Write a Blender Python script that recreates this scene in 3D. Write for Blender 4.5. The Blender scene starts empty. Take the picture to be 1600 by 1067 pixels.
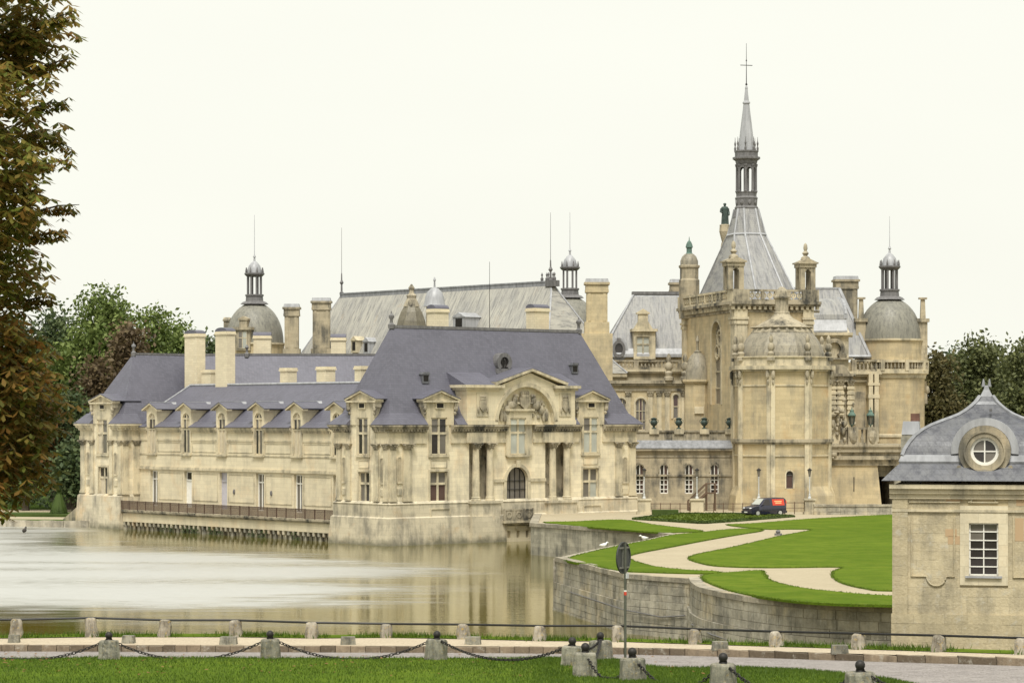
import bpy, bmesh, math, random
from mathutils import Vector, Matrix, noise
random.seed(7)
R = math.radians
scene = bpy.context.scene
COL = scene.collection

# ---------------------------------------------------------------- camera, sky, sun
F = 4100.0      # focal length expressed in pixels of a 1600 px wide picture
H = 12.2        # eye height above the lake (metres)
cam = bpy.data.cameras.new('camera')
cam.sensor_width = 36.0
cam.lens = F / 1600 * 36
cam.shift_y = (650 - 533.5) / 1600
cam.clip_start = 1.0
cam.clip_end = 6000
camo = bpy.data.objects.new('camera', cam)
camo.location = (0, 0, H)
camo.rotation_euler = (R(90), 0, 0)
COL.objects.link(camo)
scene.camera = camo

SUN_EL, SUN_AZ = R(60), R(184)     # high, behind the camera to the left, veiled by cloud
world = bpy.data.worlds.new('World'); scene.world = world; world.use_nodes = True
wn = world.node_tree.nodes; wl = world.node_tree.links; wn.clear()
sky = wn.new('ShaderNodeTexSky'); sky.sky_type = 'NISHITA'; sky.sun_disc = False
sky.sun_elevation = SUN_EL; sky.sun_rotation = SUN_AZ; sky.dust_density = 4.0; sky.air_density = 1.0
bg1 = wn.new('ShaderNodeBackground'); bg1.inputs[1].default_value = 0.05
bg2 = wn.new('ShaderNodeBackground'); bg2.inputs[0].default_value = (1.0, 1.0, 0.90, 1); bg2.inputs[1].default_value = 0.90
wmix = wn.new('ShaderNodeMixShader'); wmix.inputs[0].default_value = 0.93    # closed cloud cover over the sky
wo = wn.new('ShaderNodeOutputWorld')
tcw = wn.new('ShaderNodeTexCoord'); nzw = wn.new('ShaderNodeTexNoise'); nzw.inputs['Scale'].default_value = 2.2; nzw.inputs['Detail'].default_value = 4
mpw = wn.new('ShaderNodeMapping'); mpw.inputs['Scale'].default_value = (1, 1, 3.5)
mrw = wn.new('ShaderNodeMapRange'); mrw.inputs['To Min'].default_value = 0.87; mrw.inputs['To Max'].default_value = 1.01
wl.new(tcw.outputs['Generated'], mpw.inputs['Vector']); wl.new(mpw.outputs['Vector'], nzw.inputs['Vector'])
wl.new(nzw.outputs['Fac'], mrw.inputs['Value']); wl.new(mrw.outputs['Result'], bg2.inputs[1])
wl.new(sky.outputs[0], bg1.inputs[0]); wl.new(bg1.outputs[0], wmix.inputs[1]); wl.new(bg2.outputs[0], wmix.inputs[2]); wl.new(wmix.outputs[0], wo.inputs[0])

sun = bpy.data.lights.new('sun', 'SUN'); sun.energy = 3.5; sun.angle = R(18); sun.color = (1.0, 0.97, 0.90)
suno = bpy.data.objects.new('sun', sun)
sd = Vector((math.sin(SUN_AZ) * math.cos(SUN_EL), math.cos(SUN_AZ) * math.cos(SUN_EL), math.sin(SUN_EL)))
suno.rotation_euler = (-sd).to_track_quat('-Z', 'Y').to_euler()
suno.location = (-40, -40, 80)
COL.objects.link(suno)
scene.view_settings.view_transform = 'Standard'
scene.view_settings.look = 'None'
scene.view_settings.exposure = 0.15
scene.view_settings.gamma = 1.0
scene.view_settings.use_curve_mapping = False
scene.render.engine = 'CYCLES'
scene.cycles.max_bounces = 6
scene.cycles.use_denoising = True

# ---------------------------------------------------------------- materials
class NT:
    def __init__(s, name):
        s.m = bpy.data.materials.new(name); s.m.use_nodes = True
        s.n = s.m.node_tree.nodes; s.l = s.m.node_tree.links
        s.b = s.n['Principled BSDF']
    def node(s, t, **kw):
        nd = s.n.new('ShaderNode' + t)
        for k, v in kw.items():
            if k in nd.inputs: nd.inputs[k].default_value = v
            else: setattr(nd, k, v)
        return nd
    def link(s, a, b): s.l.new(a, b)
    def coord(s, kind='Object'): return s.node('TexCoord').outputs[kind]
    def mapping(s, vec, scale=(1, 1, 1), loc=(0, 0, 0), rot=(0, 0, 0)):
        nd = s.node('Mapping'); nd.inputs['Scale'].default_value = scale; nd.inputs['Location'].default_value = loc; nd.inputs['Rotation'].default_value = rot
        s.link(vec, nd.inputs['Vector']); return nd.outputs['Vector']
    def noise(s, vec, scale, detail=4, rough=0.55, dist=0.0):
        nd = s.node('TexNoise'); nd.inputs['Scale'].default_value = scale; nd.inputs['Detail'].default_value = detail
        nd.inputs['Roughness'].default_value = rough; nd.inputs['Distortion'].default_value = dist
        s.link(vec, nd.inputs['Vector']); return nd.outputs['Fac']
    def ramp(s, fac, stops):
        nd = s.node('ValToRGB'); e = nd.color_ramp.elements
        while len(e) < len(stops): e.new(0.5)
        for i, (p, c) in enumerate(stops):
            e[i].position = p; e[i].color = (c, c, c, 1) if not isinstance(c, tuple) else (*c, 1)
        s.link(fac, nd.inputs['Fac']); return nd.outputs['Color']
    def mix(s, fac, a, b, mode='MIX'):
        nd = s.node('Mix', data_type='RGBA', blend_type=mode)
        for sock, v in ((nd.inputs[0], fac), (nd.inputs[6], a), (nd.inputs[7], b)):
            if isinstance(v, (int, float)): sock.default_value = v
            elif isinstance(v, tuple): sock.default_value = (*v, 1)
            else: s.link(v, sock)
        return nd.outputs[2]
    def math(s, op, a, b=None, clamp=False):
        nd = s.node('Math', operation=op, use_clamp=clamp)
        for i, v in enumerate((a, b)):
            if v is None: continue
            if isinstance(v, (int, float)): nd.inputs[i].default_value = v
            else: s.link(v, nd.inputs[i])
        return nd.outputs[0]
    def wallvec(s, rnd=0.0):     # (x + y, z): unrolls walls that follow the object's axes; rnd unrolls round a tower of that radius
        sp = s.node('SeparateXYZ'); s.link(s.coord(), sp.inputs[0])
        cb = s.node('CombineXYZ'); u = s.math('MULTIPLY', s.math('ARCTAN2', sp.outputs[1], sp.outputs[0]), rnd) if rnd else s.math('ADD', sp.outputs[0], sp.outputs[1]); s.link(u, cb.inputs[0]); s.link(sp.outputs[2], cb.inputs[1])
        return cb.outputs[0], sp
    def bump(s, h, strength=0.3, dist=0.05, prev=None):
        nd = s.node('Bump'); nd.inputs['Strength'].default_value = strength; nd.inputs['Distance'].default_value = dist
        s.link(h, nd.inputs['Height'])
        if prev is not None: s.link(prev, nd.inputs['Normal'])
        return nd.outputs['Normal']
    def done(s, color=None, rough=0.8, normal=None, spec=0.3, metal=0.0):
        if color is not None:
            if isinstance(color, tuple): s.b.inputs['Base Color'].default_value = (*color, 1)
            else: s.link(color, s.b.inputs['Base Color'])
        if isinstance(rough, (int, float)): s.b.inputs['Roughness'].default_value = rough
        else: s.link(rough, s.b.inputs['Roughness'])
        s.b.inputs['Specular IOR Level'].default_value = spec
        s.b.inputs['Metallic'].default_value = metal
        if normal is not None: s.link(normal, s.b.inputs['Normal'])
        return s.m

def mul(c, k): return tuple(min(1, v * k) for v in c)

def stone_mat(name, base, dirt=0.35, dirtcol=(0.20, 0.185, 0.15), orange=0.25, block=(1.1, 0.42), contrast=0.10, fine=1.0, wet=False, rnd=0.0):
    t = NT(name); v, sp = t.wallvec(rnd); oc = t.coord()
    br = t.node('TexBrick'); br.offset = 0.5
    t.link(v, br.inputs['Vector'])
    br.inputs['Color1'].default_value = (*mul(base, 1 + contrast), 1); br.inputs['Color2'].default_value = (*mul(base, 1 - contrast), 1)
    br.inputs['Mortar'].default_value = (*mul(base, 0.80), 1)
    br.inputs['Scale'].default_value = 1.0; br.inputs['Mortar Size'].default_value = 0.012; br.inputs['Mortar Smooth'].default_value = 0.3
    br.inputs['Brick Width'].default_value = block[0]; br.inputs['Row Height'].default_value = block[1]; br.inputs['Bias'].default_value = -0.2
    c = br.outputs['Color']
    big = t.noise(oc, 0.22, 5, 0.6)
    c = t.mix(t.ramp(big, [(0.32, 0.0), (0.7, 0.55)]), c, mul(base, 0.80))
    om = t.ramp(t.noise(t.mapping(oc, loc=(13, 4, 7)), 0.33, 6, 0.65), [(0.53, 0.0), (0.68, orange)])
    c = t.mix(om, c, (base[0] * 0.92, base[1] * 0.66, base[2] * 0.42))
    streak = t.noise(t.mapping(oc, (1.1, 1.1, 0.16)), 1.1, 6, 0.7)
    patch = t.noise(oc, 0.5, 4, 0.6)
    d = t.math('MULTIPLY', streak, patch)
    d = t.ramp(d, [(0.205, 0.0), (0.36, dirt)])
    c = t.mix(d, c, dirtcol)
    if wet:
        wz = t.math('ADD', sp.outputs[2], t.math('MULTIPLY', t.noise(oc, 0.9, 5, 0.6), 1.6))
        c = t.mix(t.ramp(t.math('MULTIPLY', wz, 0.2), [(0.17, 0.8), (0.30, 0.0)]), c, (0.13, 0.125, 0.085))
    fn = t.noise(oc, 9.0 * fine, 4, 0.6)
    c = t.mix(0.22, c, t.ramp(fn, [(0.3, 0.25), (0.7, 0.8)]), 'SOFT_LIGHT')
    nb = t.bump(br.outputs['Fac'], -0.0 + 0.25, 0.03)
    nb = t.bump(fn, 0.25, 0.04, nb)
    return t.done(c, 0.88, nb, 0.2)

CREAM = (0.535, 0.445, 0.28)
M = {}
M['stone'] = stone_mat('cream_limestone', CREAM, 0.55, orange=0.22)
M['stone_palace'] = stone_mat('palace_limestone', (0.73, 0.645, 0.465), 0.46, (0.29, 0.27, 0.225), orange=0.28, contrast=0.11)
M['stone_clean'] = stone_mat('pale_limestone', (0.68, 0.60, 0.43), 0.28, orange=0.28, contrast=0.06)
M['trim'] = stone_mat('carved_limestone', (0.60, 0.525, 0.37), 0.75, (0.17, 0.16, 0.13), orange=0.1, block=(1.6, 3.0), contrast=0.05)
M['trim_dark'] = stone_mat('sooty_shaded_limestone', (0.40, 0.35, 0.255), 1.0, (0.06, 0.058, 0.05), orange=0.05, block=(1.3, 3.0))  # stained stone, with shade of cornices and recesses put into the colour
M['plinth'] = stone_mat('water_stained_limestone', (0.58, 0.515, 0.38), 0.8, (0.20, 0.185, 0.15), orange=0.55, block=(1.3, 0.5), wet=True)
M['old_stone'] = stone_mat('weathered_limestone', (0.43, 0.37, 0.26), 0.9, (0.11, 0.105, 0.088), orange=0.15)
M['stone_round'] = stone_mat('cream_limestone_drum', (0.51, 0.42, 0.26), 0.5, orange=0.4, contrast=0.13, rnd=4.6)
M['grey_stone'] = stone_mat('grey_lichen_stone', (0.40, 0.37, 0.29), 0.8, (0.10, 0.10, 0.085), orange=0.1, block=(1.0, 0.35), contrast=0.2)
M['chimney'] = stone_mat('chimney_limestone', (0.68, 0.60, 0.43), 0.08, orange=0.15, block=(0.6, 0.25), contrast=0.07)

def slate_mat(name, base, lichen=0.0, lichcol=(0.36, 0.34, 0.27), row=0.22, rust=0.0, sheen=0.45, fall=(1.6, 1.6, 0.22)):
    t = NT(name); v, sp = t.wallvec(); oc = t.coord()
    br = t.node('TexBrick'); br.offset = 0.5; t.link(v, br.inputs['Vector'])
    br.inputs['Color1'].default_value = (*mul(base, 1.13), 1); br.inputs['Color2'].default_value = (*mul(base, 0.88), 1); br.inputs['Mortar'].default_value = (*mul(base, 0.62), 1)
    br.inputs['Scale'].default_value = 1.0; br.inputs['Mortar Size'].default_value = 0.012; br.inputs['Brick Width'].default_value = 0.3; br.inputs['Row Height'].default_value = row
    c = br.outputs['Color']
    c = t.mix(t.ramp(t.noise(oc, 0.35, 5, 0.6), [(0.35, 0.0), (0.7, 0.5)]), c, mul(base, 1.22))
    if lichen:
        st = t.noise(t.mapping(oc, fall), 1.0, 7, 0.72)
        pt = t.noise(oc, 0.3, 5, 0.6)
        f = t.ramp(t.math('ADD', t.math('MULTIPLY', st, 0.65), t.math('MULTIPLY', pt, 0.35)), [(0.36, 0.0), (0.58, lichen)])
        c = t.mix(f, c, lichcol)
        sp2 = t.ramp(t.noise(t.mapping(oc, tuple(1.5 * q for q in fall), loc=(4, 4, 4)), 1.3, 6, 0.75), [(0.48, 0.0), (0.62, 0.85)])
        c = t.mix(sp2, c, mul(base, 0.66))
    if rust:
        rm = t.ramp(t.noise(t.mapping(oc, (1, 1, 0.25), loc=(3, 9, 2)), 0.55, 5, 0.7), [(0.6, 0.0), (0.75, rust)])
        c = t.mix(rm, c, (0.42, 0.25, 0.09))
    fn = t.noise(oc, 6.0, 4, 0.6)
    nb = t.bump(br.outputs['Fac'], 0.35, 0.03); nb = t.bump(fn, 0.3, 0.03, nb)
    return t.done(c, t.ramp(fn, [(0.3, 0.42), (0.7, 0.62)]), nb, sheen)
M['slate'] = slate_mat('blue_slate', (0.112, 0.110, 0.138))
M['slate_dark'] = slate_mat('dark_slate', (0.085, 0.088, 0.106), 0.45, (0.20, 0.20, 0.195))
M['slate_old'] = slate_mat('lichen_slate', (0.265, 0.26, 0.25), 0.85, (0.45, 0.43, 0.37), rust=0.35, fall=(0.28, 2.3, 0.28))
M['slate_grey'] = slate_mat('pale_grey_slate', (0.225, 0.225, 0.235), 0.7, (0.36, 0.35, 0.315), fall=(2.2, 0.28, 0.28))
M['slate_dome'] = slate_mat('scaled_dome_slate', (0.19, 0.185, 0.16), 0.5, (0.29, 0.275, 0.215))
M['moss_dome'] = slate_mat('mossy_dome', (0.135, 0.12, 0.085), 0.4, (0.24, 0.215, 0.15))
M['dome_stone'] = slate_mat('stone_dome_scales', (0.22, 0.20, 0.155), 0.55, (0.36, 0.315, 0.225))

def simple(name, col, rough=0.6, metal=0.0, var=0.25, scale=3.0, spec=0.3, bump=0.0, dark=0.6, streak=False):
    t = NT(name); oc = t.coord()
    f = t.noise(t.mapping(oc, (1.5, 1.5, 0.3)) if streak else oc, scale, 5, 0.65)
    c = t.mix(t.ramp(f, [(0.3, 0.0), (0.7, 1.0)]), mul(col, 1 - var), mul(col, 1 + var * 0.6))
    nb = t.bump(f, bump, 0.04) if bump else None
    return t.done(c, rough, nb, spec, metal)
M['lead'] = simple('lead_sheet', (0.36, 0.365, 0.38), 0.45, 0.0, 0.3, 1.6, 0.5, streak=True)
M['lead_mid'] = simple('weathered_lead', (0.26, 0.265, 0.28), 0.5, 0.0, 0.4, 1.6, 0.4, streak=True)
M['lead_dark'] = simple('dark_lead', (0.155, 0.15, 0.15), 0.5, 0.0, 0.4, 2.5, 0.4, streak=True)
M['iron'] = simple('wrought_iron', (0.035, 0.032, 0.03), 0.55, 0.3, 0.4, 8)
M['rail_iron'] = simple('black_iron_rail', (0.02, 0.02, 0.019), 0.5, 0.2, 0.3, 8)
M['rust'] = simple('brown_painted_iron', (0.115, 0.075, 0.055), 0.7, 0.0, 0.35, 5)
M['copper'] = simple('verdigris_copper', (0.11, 0.175, 0.145), 0.7, 0.0, 0.45, 2.5)
M['bronze'] = simple('green_bronze', (0.06, 0.085, 0.075), 0.5, 0.2, 0.5, 2.5)
M['white'] = simple('white_paint', (0.78, 0.76, 0.70), 0.5, 0, 0.08, 3)
M['grey_paint'] = simple('pale_grey_paint', (0.52, 0.53, 0.52), 0.5, 0, 0.15, 3)
M['lilac'] = simple('grey_door_paint', (0.50, 0.48, 0.52), 0.5, 0, 0.1, 3)
M['wood'] = simple('brown_wood', (0.13, 0.085, 0.055), 0.75, 0, 0.35, 6)
M['brick_red'] = simple('terracotta_pot', (0.16, 0.085, 0.06), 0.85, 0, 0.4, 5)
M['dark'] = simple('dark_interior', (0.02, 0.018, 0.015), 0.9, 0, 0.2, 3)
def glass(name, col, rough=0.06):
    t = NT(name); oc = t.coord()
    f = t.noise(oc, 0.8, 3); nb = t.bump(t.noise(oc, 1.5, 2), 0.06, 0.05)
    return t.done(t.mix(f, mul(col, 0.7), mul(col, 1.3)), rough, nb, 0.5)
M['glass'] = glass('dark_window_glass', (0.035, 0.03, 0.028))
M['glass_mid'] = glass('mid_window_glass', (0.15, 0.135, 0.115))  # mid-tone glass, between the dark and pale panes
M['glass_brown'] = glass('glass_over_brown_curtain', (0.085, 0.05, 0.045))
M['glass_pale'] = glass('glass_over_pale_curtain', (0.40, 0.41, 0.36), 0.12)
M['curtain'] = simple('linen_curtain', (0.52, 0.45, 0.33), 0.9, 0, 0.15, 2)
M['paint_navy'] = None
t = NT('navy_car_paint'); M['paint_navy'] = t.done((0.014, 0.014, 0.034), 0.25, None, 0.6); t.b.inputs['Coat Weight'].default_value = 0.6
M['paint_red'] = simple('red_vinyl', (0.56, 0.065, 0.035), 0.45, 0, 0.08, 2)
M['paint_yellow'] = simple('pale_yellow_vinyl', (0.75, 0.42, 0.20), 0.5, 0, 0.1, 2)
M['rubber'] = simple('tyre_rubber', (0.02, 0.02, 0.02), 0.9, 0, 0.3, 8)
M['plastic'] = simple('dark_bumper_plastic', (0.035, 0.035, 0.04), 0.7, 0, 0.2, 8)
M['alloy'] = simple('silver_hubcap', (0.55, 0.55, 0.53), 0.35, 0.5, 0.1, 8)
M['lamp_glass'] = simple('headlight_lens', (0.75, 0.75, 0.75), 0.2, 0, 0.05, 4, 0.6)
M['bird'] = simple('white_feathers', (0.78, 0.77, 0.74), 0.8, 0, 0.1, 10)
M['bird_grey'] = simple('dark_feathers', (0.06, 0.055, 0.05), 0.8, 0, 0.3, 10)
M['sign_back'] = simple('dark_sign_back', (0.075, 0.08, 0.075), 0.5, 0.2, 0.25, 3)
M['sign_rail'] = simple('aluminium_rail', (0.22, 0.22, 0.19), 0.45, 0.4, 0.2, 3)
M['post_green'] = simple('green_grey_post', (0.095, 0.10, 0.075), 0.6, 0, 0.3, 4)

# ground materials
def grass_mat(name, a, b, c2, scale=0.5):
    t = NT(name); oc = t.coord('Object')
    n1 = t.noise(oc, scale, 5, 0.6); n2 = t.noise(oc, 5.0, 5, 0.7); n3 = t.noise(oc, 0.09, 3, 0.5)
    c = t.mix(t.ramp(n1, [(0.38, 0.0), (0.62, 1.0)]), a, b)
    c = t.mix(t.ramp(n2, [(0.42, 0.0), (0.75, 0.6)]), c, c2)
    n4 = t.noise(t.mapping(oc, loc=(7, 2, 0)), 1.3, 6, 0.75)
    c = t.mix(t.ramp(n4, [(0.48, 0.0), (0.7, 0.5)]), c, (b[0] * 1.5, b[1] * 1.12, b[2] * 1.8))
    c = t.mix(t.ramp(n3, [(0.4, 0.0), (0.65, 0.45)]), c, mul(a, 0.88))
    return t.done(c, 0.95, t.bump(n2, 0.6, 0.08), 0.02)
M['lawn'] = grass_mat('mown_lawn', (0.080, 0.132, 0.012), (0.122, 0.176, 0.018), (0.060, 0.098, 0.010))
M['lawn_near'] = grass_mat('near_lawn', (0.076, 0.13, 0.012), (0.11, 0.165, 0.016), (0.056, 0.08, 0.012), 0.7)
t = NT('gravel'); oc = t.coord(); g1 = t.noise(oc, 0.4, 5, 0.6); g2 = t.noise(oc, 14, 4, 0.8)
c = t.mix(g1, (0.36, 0.305, 0.21), (0.50, 0.435, 0.31)); c = t.mix(t.ramp(g2, [(0.42, 0.0), (0.62, 0.6)]), c, (0.27, 0.23, 0.16)); c = t.mix(t.ramp(t.noise(t.mapping(oc, loc=(3, 1, 0)), 1.7, 6, 0.75), [(0.52, 0.0), (0.7, 0.5)]), c, (0.29, 0.25, 0.17))
M['gravel'] = t.done(c, 0.95, t.bump(g2, 0.5, 0.03), 0.1)
t = NT('sand_pavement'); oc = t.coord(); g1 = t.noise(oc, 0.6, 6, 0.65); g2 = t.noise(oc, 9, 4, 0.8)
c = t.mix(g1, (0.40, 0.335, 0.245), (0.56, 0.48, 0.36)); c = t.mix(t.ramp(g2, [(0.45, 0.0), (0.65, 0.6)]), c, (0.24, 0.20, 0.14))
M['sand'] = t.done(c, 0.95, t.bump(g2, 0.5, 0.03), 0.1)
t = NT('cobbled_road'); oc = t.coord(); 
wob = t.node('TexNoise'); wob.inputs['Scale'].default_value = 2.3; wob.inputs['Detail'].default_value = 3; t.link(oc, wob.inputs['Vector']); vm_ = t.node('VectorMath', operation='SCALE'); t.link(wob.outputs['Color'], vm_.inputs[0]); vm_.inputs['Scale'].default_value = 0.5; va_ = t.node('VectorMath', operation='ADD'); t.link(t.mapping(oc, (1, 1, 1), rot=(0, 0, R(8))), va_.inputs[0]); t.link(vm_.outputs[0], va_.inputs[1])
br = t.node('TexBrick'); br.offset = 0.5; t.link(va_.outputs[0], br.inputs['Vector'])
br.inputs['Scale'].default_value = 1.0; br.inputs['Brick Width'].default_value = 0.24; br.inputs['Row Height'].default_value = 0.17; br.inputs['Mortar Size'].default_value = 0.022; br.inputs['Mortar Smooth'].default_value = 0.6
br.inputs['Color1'].default_value = (0.37, 0.335, 0.32, 1); br.inputs['Color2'].default_value = (0.20, 0.18, 0.175, 1); br.inputs['Mortar'].default_value = (0.14, 0.12, 0.10, 1)
g2 = t.noise(oc, 0.5, 5, 0.65); g3 = t.noise(t.mapping(oc, (0.35, 2.0, 1)), 1.2, 5, 0.7)
c = t.mix(t.ramp(g2, [(0.4, 0.0), (0.7, 0.6)]), br.outputs['Color'], (0.32, 0.29, 0.27))
c = t.mix(t.ramp(g3, [(0.5, 0.0), (0.75, 0.45)]), c, (0.16, 0.14, 0.12))
M['cobble'] = t.done(c, 0.75, t.bump(br.outputs['Fac'], 0.6, -0.05), 0.35)
t = NT('lake_bed'); M['bed'] = t.done((0.10, 0.09, 0.05), 0.95)
M['earth'] = grass_mat('parkland_grass', (0.06, 0.10, 0.02), (0.085, 0.13, 0.025), (0.05, 0.07, 0.02))
# lake: turbid olive water, ruffled by wind out on the open side
t = NT('lake_water'); oc = t.coord('Object')
n1 = t.noise(t.mapping(oc, (0.55, 1.5, 1)), 1.0, 4, 0.55, 0.4); n2 = t.noise(t.mapping(oc, (0.12, 0.33, 1)), 1.0, 3, 0.5); n3 = t.noise(t.mapping(oc, (1.8, 3.6, 1)), 1.0, 3, 0.5)
hgt = t.math('ADD', t.math('MULTIPLY', n1, 0.6), t.math('ADD', t.math('MULTIPLY', n2, 0.7), t.math('MULTIPLY', n3, 0.2)))
bp = t.node('Bump'); bp.inputs['Distance'].default_value = 0.45; t.link(hgt, bp.inputs['Height']); bp.inputs['Strength'].default_value = 0.035
at_ = t.node('Attribute'); at_.attribute_name = 'ruffle'; wr = t.math('ADD', t.math('MULTIPLY', at_.outputs['Fac'], 0.34), 0.05); t.link(wr, t.b.inputs['Coat Roughness'])
M['water'] = t.done((0.105, 0.088, 0.010), wr, bp.outputs['Normal'], 0.5)
t.b.inputs['IOR'].default_value = 1.36; t.link(t.math('ADD', t.math('MULTIPLY', at_.outputs['Fac'], 0.9), 0.0), t.b.inputs['Coat Weight']); t.b.inputs['Coat Roughness'].default_value = 0.06; t.b.inputs['Coat IOR'].default_value = 1.8; t.link(bp.outputs['Normal'], t.b.inputs['Coat Normal'])

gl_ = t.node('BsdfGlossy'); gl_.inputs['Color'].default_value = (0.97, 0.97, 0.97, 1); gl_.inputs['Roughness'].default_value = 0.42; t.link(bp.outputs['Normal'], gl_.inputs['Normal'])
mx_ = t.node('MixShader'); t.link(t.math('MULTIPLY', at_.outputs['Fac'], 0.62), mx_.inputs[0]); t.link(t.b.outputs[0], mx_.inputs[1]); t.link(gl_.outputs[0], mx_.inputs[2]); t.link(mx_.outputs[0], t.n['Material Output'].inputs[0])   # white gloss added where ruffled: sky sheen brighter than plain water reflects

def leaf_mat(name, cols, rough=0.6, sss=0.25):
    t = NT(name); oi = t.coord(); geo = t.node('NewGeometry')
    n1 = t.noise(oi, 0.55, 4, 0.6)
    k = len(cols)
    c = t.ramp(geo.outputs['Random Per Island'], [(i / (k - 1) if k > 1 else 0, cols[i]) for i in range(k)])
    c = t.mix(t.ramp(n1, [(0.35, 0.0), (0.65, 0.6)]), c, mul(cols[0], 0.75))
    tr = t.node('BsdfTranslucent'); t.link(c, tr.inputs[0])
    mx = t.node('MixShader'); mx.inputs[0].default_value = sss
    t.done(c, rough, None, 0.25)
    out = t.n['Material Output']; t.link(t.b.outputs[0], mx.inputs[1]); t.link(tr.outputs[0], mx.inputs[2]); t.link(mx.outputs[0], out.inputs[0])
    return t.m
M['leaf_green'] = leaf_mat('green_leaves', [(0.10, 0.145, 0.034), (0.175, 0.23, 0.06), (0.26, 0.31, 0.10)])
M['leaf_bluegreen'] = leaf_mat('deep_green_leaves', [(0.06, 0.09, 0.042), (0.11, 0.15, 0.064), (0.18, 0.21, 0.085)])
M['leaf_brown'] = leaf_mat('copper_leaves', [(0.10, 0.072, 0.042), (0.16, 0.112, 0.062), (0.20, 0.155, 0.075)])
M['leaf_orange'] = leaf_mat('turning_leaves', [(0.045, 0.055, 0.016), (0.11, 0.055, 0.016), (0.19, 0.075, 0.018)])
M['leaf_tan'] = leaf_mat('tan_olive_leaves', [(0.075, 0.07, 0.028), (0.13, 0.115, 0.045), (0.17, 0.135, 0.055)])
M['leaf_rust'] = leaf_mat('rusty_chestnut_leaves', [(0.11, 0.12, 0.03), (0.18, 0.165, 0.04), (0.30, 0.145, 0.04), (0.38, 0.18, 0.045), (0.15, 0.16, 0.036)], 0.5, 0.5)
M['leaf_olive'] = leaf_mat('olive_leaves', [(0.08, 0.095, 0.04), (0.145, 0.16, 0.062), (0.21, 0.22, 0.082)])
M['leaf_chestnut'] = leaf_mat('chestnut_leaves', [(0.13, 0.165, 0.032), (0.21, 0.175, 0.042), (0.33, 0.165, 0.048), (0.38, 0.25, 0.065), (0.22, 0.27, 0.055)], 0.5, 0.5)
M['hedge'] = leaf_mat('box_hedge', [(0.045, 0.075, 0.016), (0.07, 0.11, 0.022), (0.10, 0.145, 0.03)])
M['hedge_light'] = leaf_mat('clipped_box_tops', [(0.11, 0.155, 0.022), (0.16, 0.215, 0.03)])
M['blades'] = leaf_mat('grass_blades', [(0.058, 0.108, 0.010), (0.09, 0.152, 0.014), (0.125, 0.18, 0.02)])
M['edge_blades'] = leaf_mat('lawn_edge_blades', [(0.070, 0.120, 0.008), (0.10, 0.16, 0.012), (0.13, 0.19, 0.016)])
M['fallen'] = leaf_mat('fallen_leaves', [(0.20, 0.09, 0.03), (0.28, 0.16, 0.05)])
M['bark'] = simple('bark', (0.085, 0.07, 0.052), 0.95, 0, 0.4, 5, 0.1, 0.6)

def block_mat(name, base, spread=0.25, dirt=0.6, dirtcol=(0.11, 0.105, 0.09), lich=0.0, warm=0.0, sc=1.0):
    t = NT(name); oc = t.coord('Object'); oi = t.node('ObjectInfo'); geo = t.node('NewGeometry')
    # world position keeps stains running from stone to stone
    wp = t.mapping(geo.outputs['Position'], (sc, sc, sc))
    c = t.ramp(oi.outputs['Random'], [(0.0, mul(base, 1 - spread)), (0.5, base), (1.0, mul(base, 1 + spread))])
    if warm:
        wmask = t.ramp(t.noise(wp, 0.35, 4, 0.6), [(0.5, 0.0), (0.66, warm)]); c = t.mix(wmask, c, (0.60, 0.49, 0.30))
    st = t.noise(t.mapping(wp, (1.8, 1.8, 0.22)), 1.0, 6, 0.7); pt = t.noise(wp, 0.9, 5, 0.65)
    c = t.mix(t.ramp(t.math('MULTIPLY', st, pt), [(0.18, 0.0), (0.34, dirt)]), c, dirtcol)
    if lich:
        c = t.mix(t.ramp(t.noise(t.mapping(wp, loc=(5, 3, 1)), 3.0, 5, 0.7), [(0.56, 0.0), (0.68, lich)]), c, (0.50, 0.34, 0.07))
    w2 = t.ramp(t.noise(t.mapping(wp, loc=(8, 1, 4)), 2.2, 6, 0.75), [(0.55, 0.0), (0.68, 0.55)]); c = t.mix(w2, c, (0.50, 0.48, 0.41))
    fn = t.noise(wp, 9, 5, 0.7)
    c = t.mix(0.3, c, t.ramp(fn, [(0.3, 0.2), (0.7, 0.8)]), 'SOFT_LIGHT')
    return t.done(c, 0.92, t.bump(fn, 0.6, 0.05), 0.15)
M['wall_block'] = block_mat('retaining_wall_stone', (0.40, 0.37, 0.295), 0.16, 0.75, (0.13, 0.125, 0.105), warm=0.7)
M['ashlar'] = block_mat('pavilion_ashlar', (0.53, 0.455, 0.305), 0.08, 0.6, (0.21, 0.19, 0.145), warm=0.3)
M['quoin'] = block_mat('pavilion_quoin', (0.48, 0.41, 0.27), 0.08, 0.35, (0.22, 0.20, 0.15))
M['kerb'] = block_mat('kerb_stone', (0.21, 0.165, 0.115), 0.5, 0.6, (0.12, 0.095, 0.07))
M['bollard'] = block_mat('lichened_bollard_stone', (0.27, 0.255, 0.205), 0.18, 0.85, (0.085, 0.085, 0.07), lich=0.35, sc=3.2)
M['post'] = block_mat('pale_post_stone', (0.38, 0.34, 0.275), 0.2, 0.85, (0.12, 0.105, 0.08), lich=0.8, sc=3.0)
M['coping'] = block_mat('coping_stone', (0.38, 0.34, 0.26), 0.2, 0.7, (0.13, 0.12, 0.10))
t = NT('terracotta_bleed'); M['bleed'] = t.done((0.47, 0.335, 0.20), 0.9)

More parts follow.
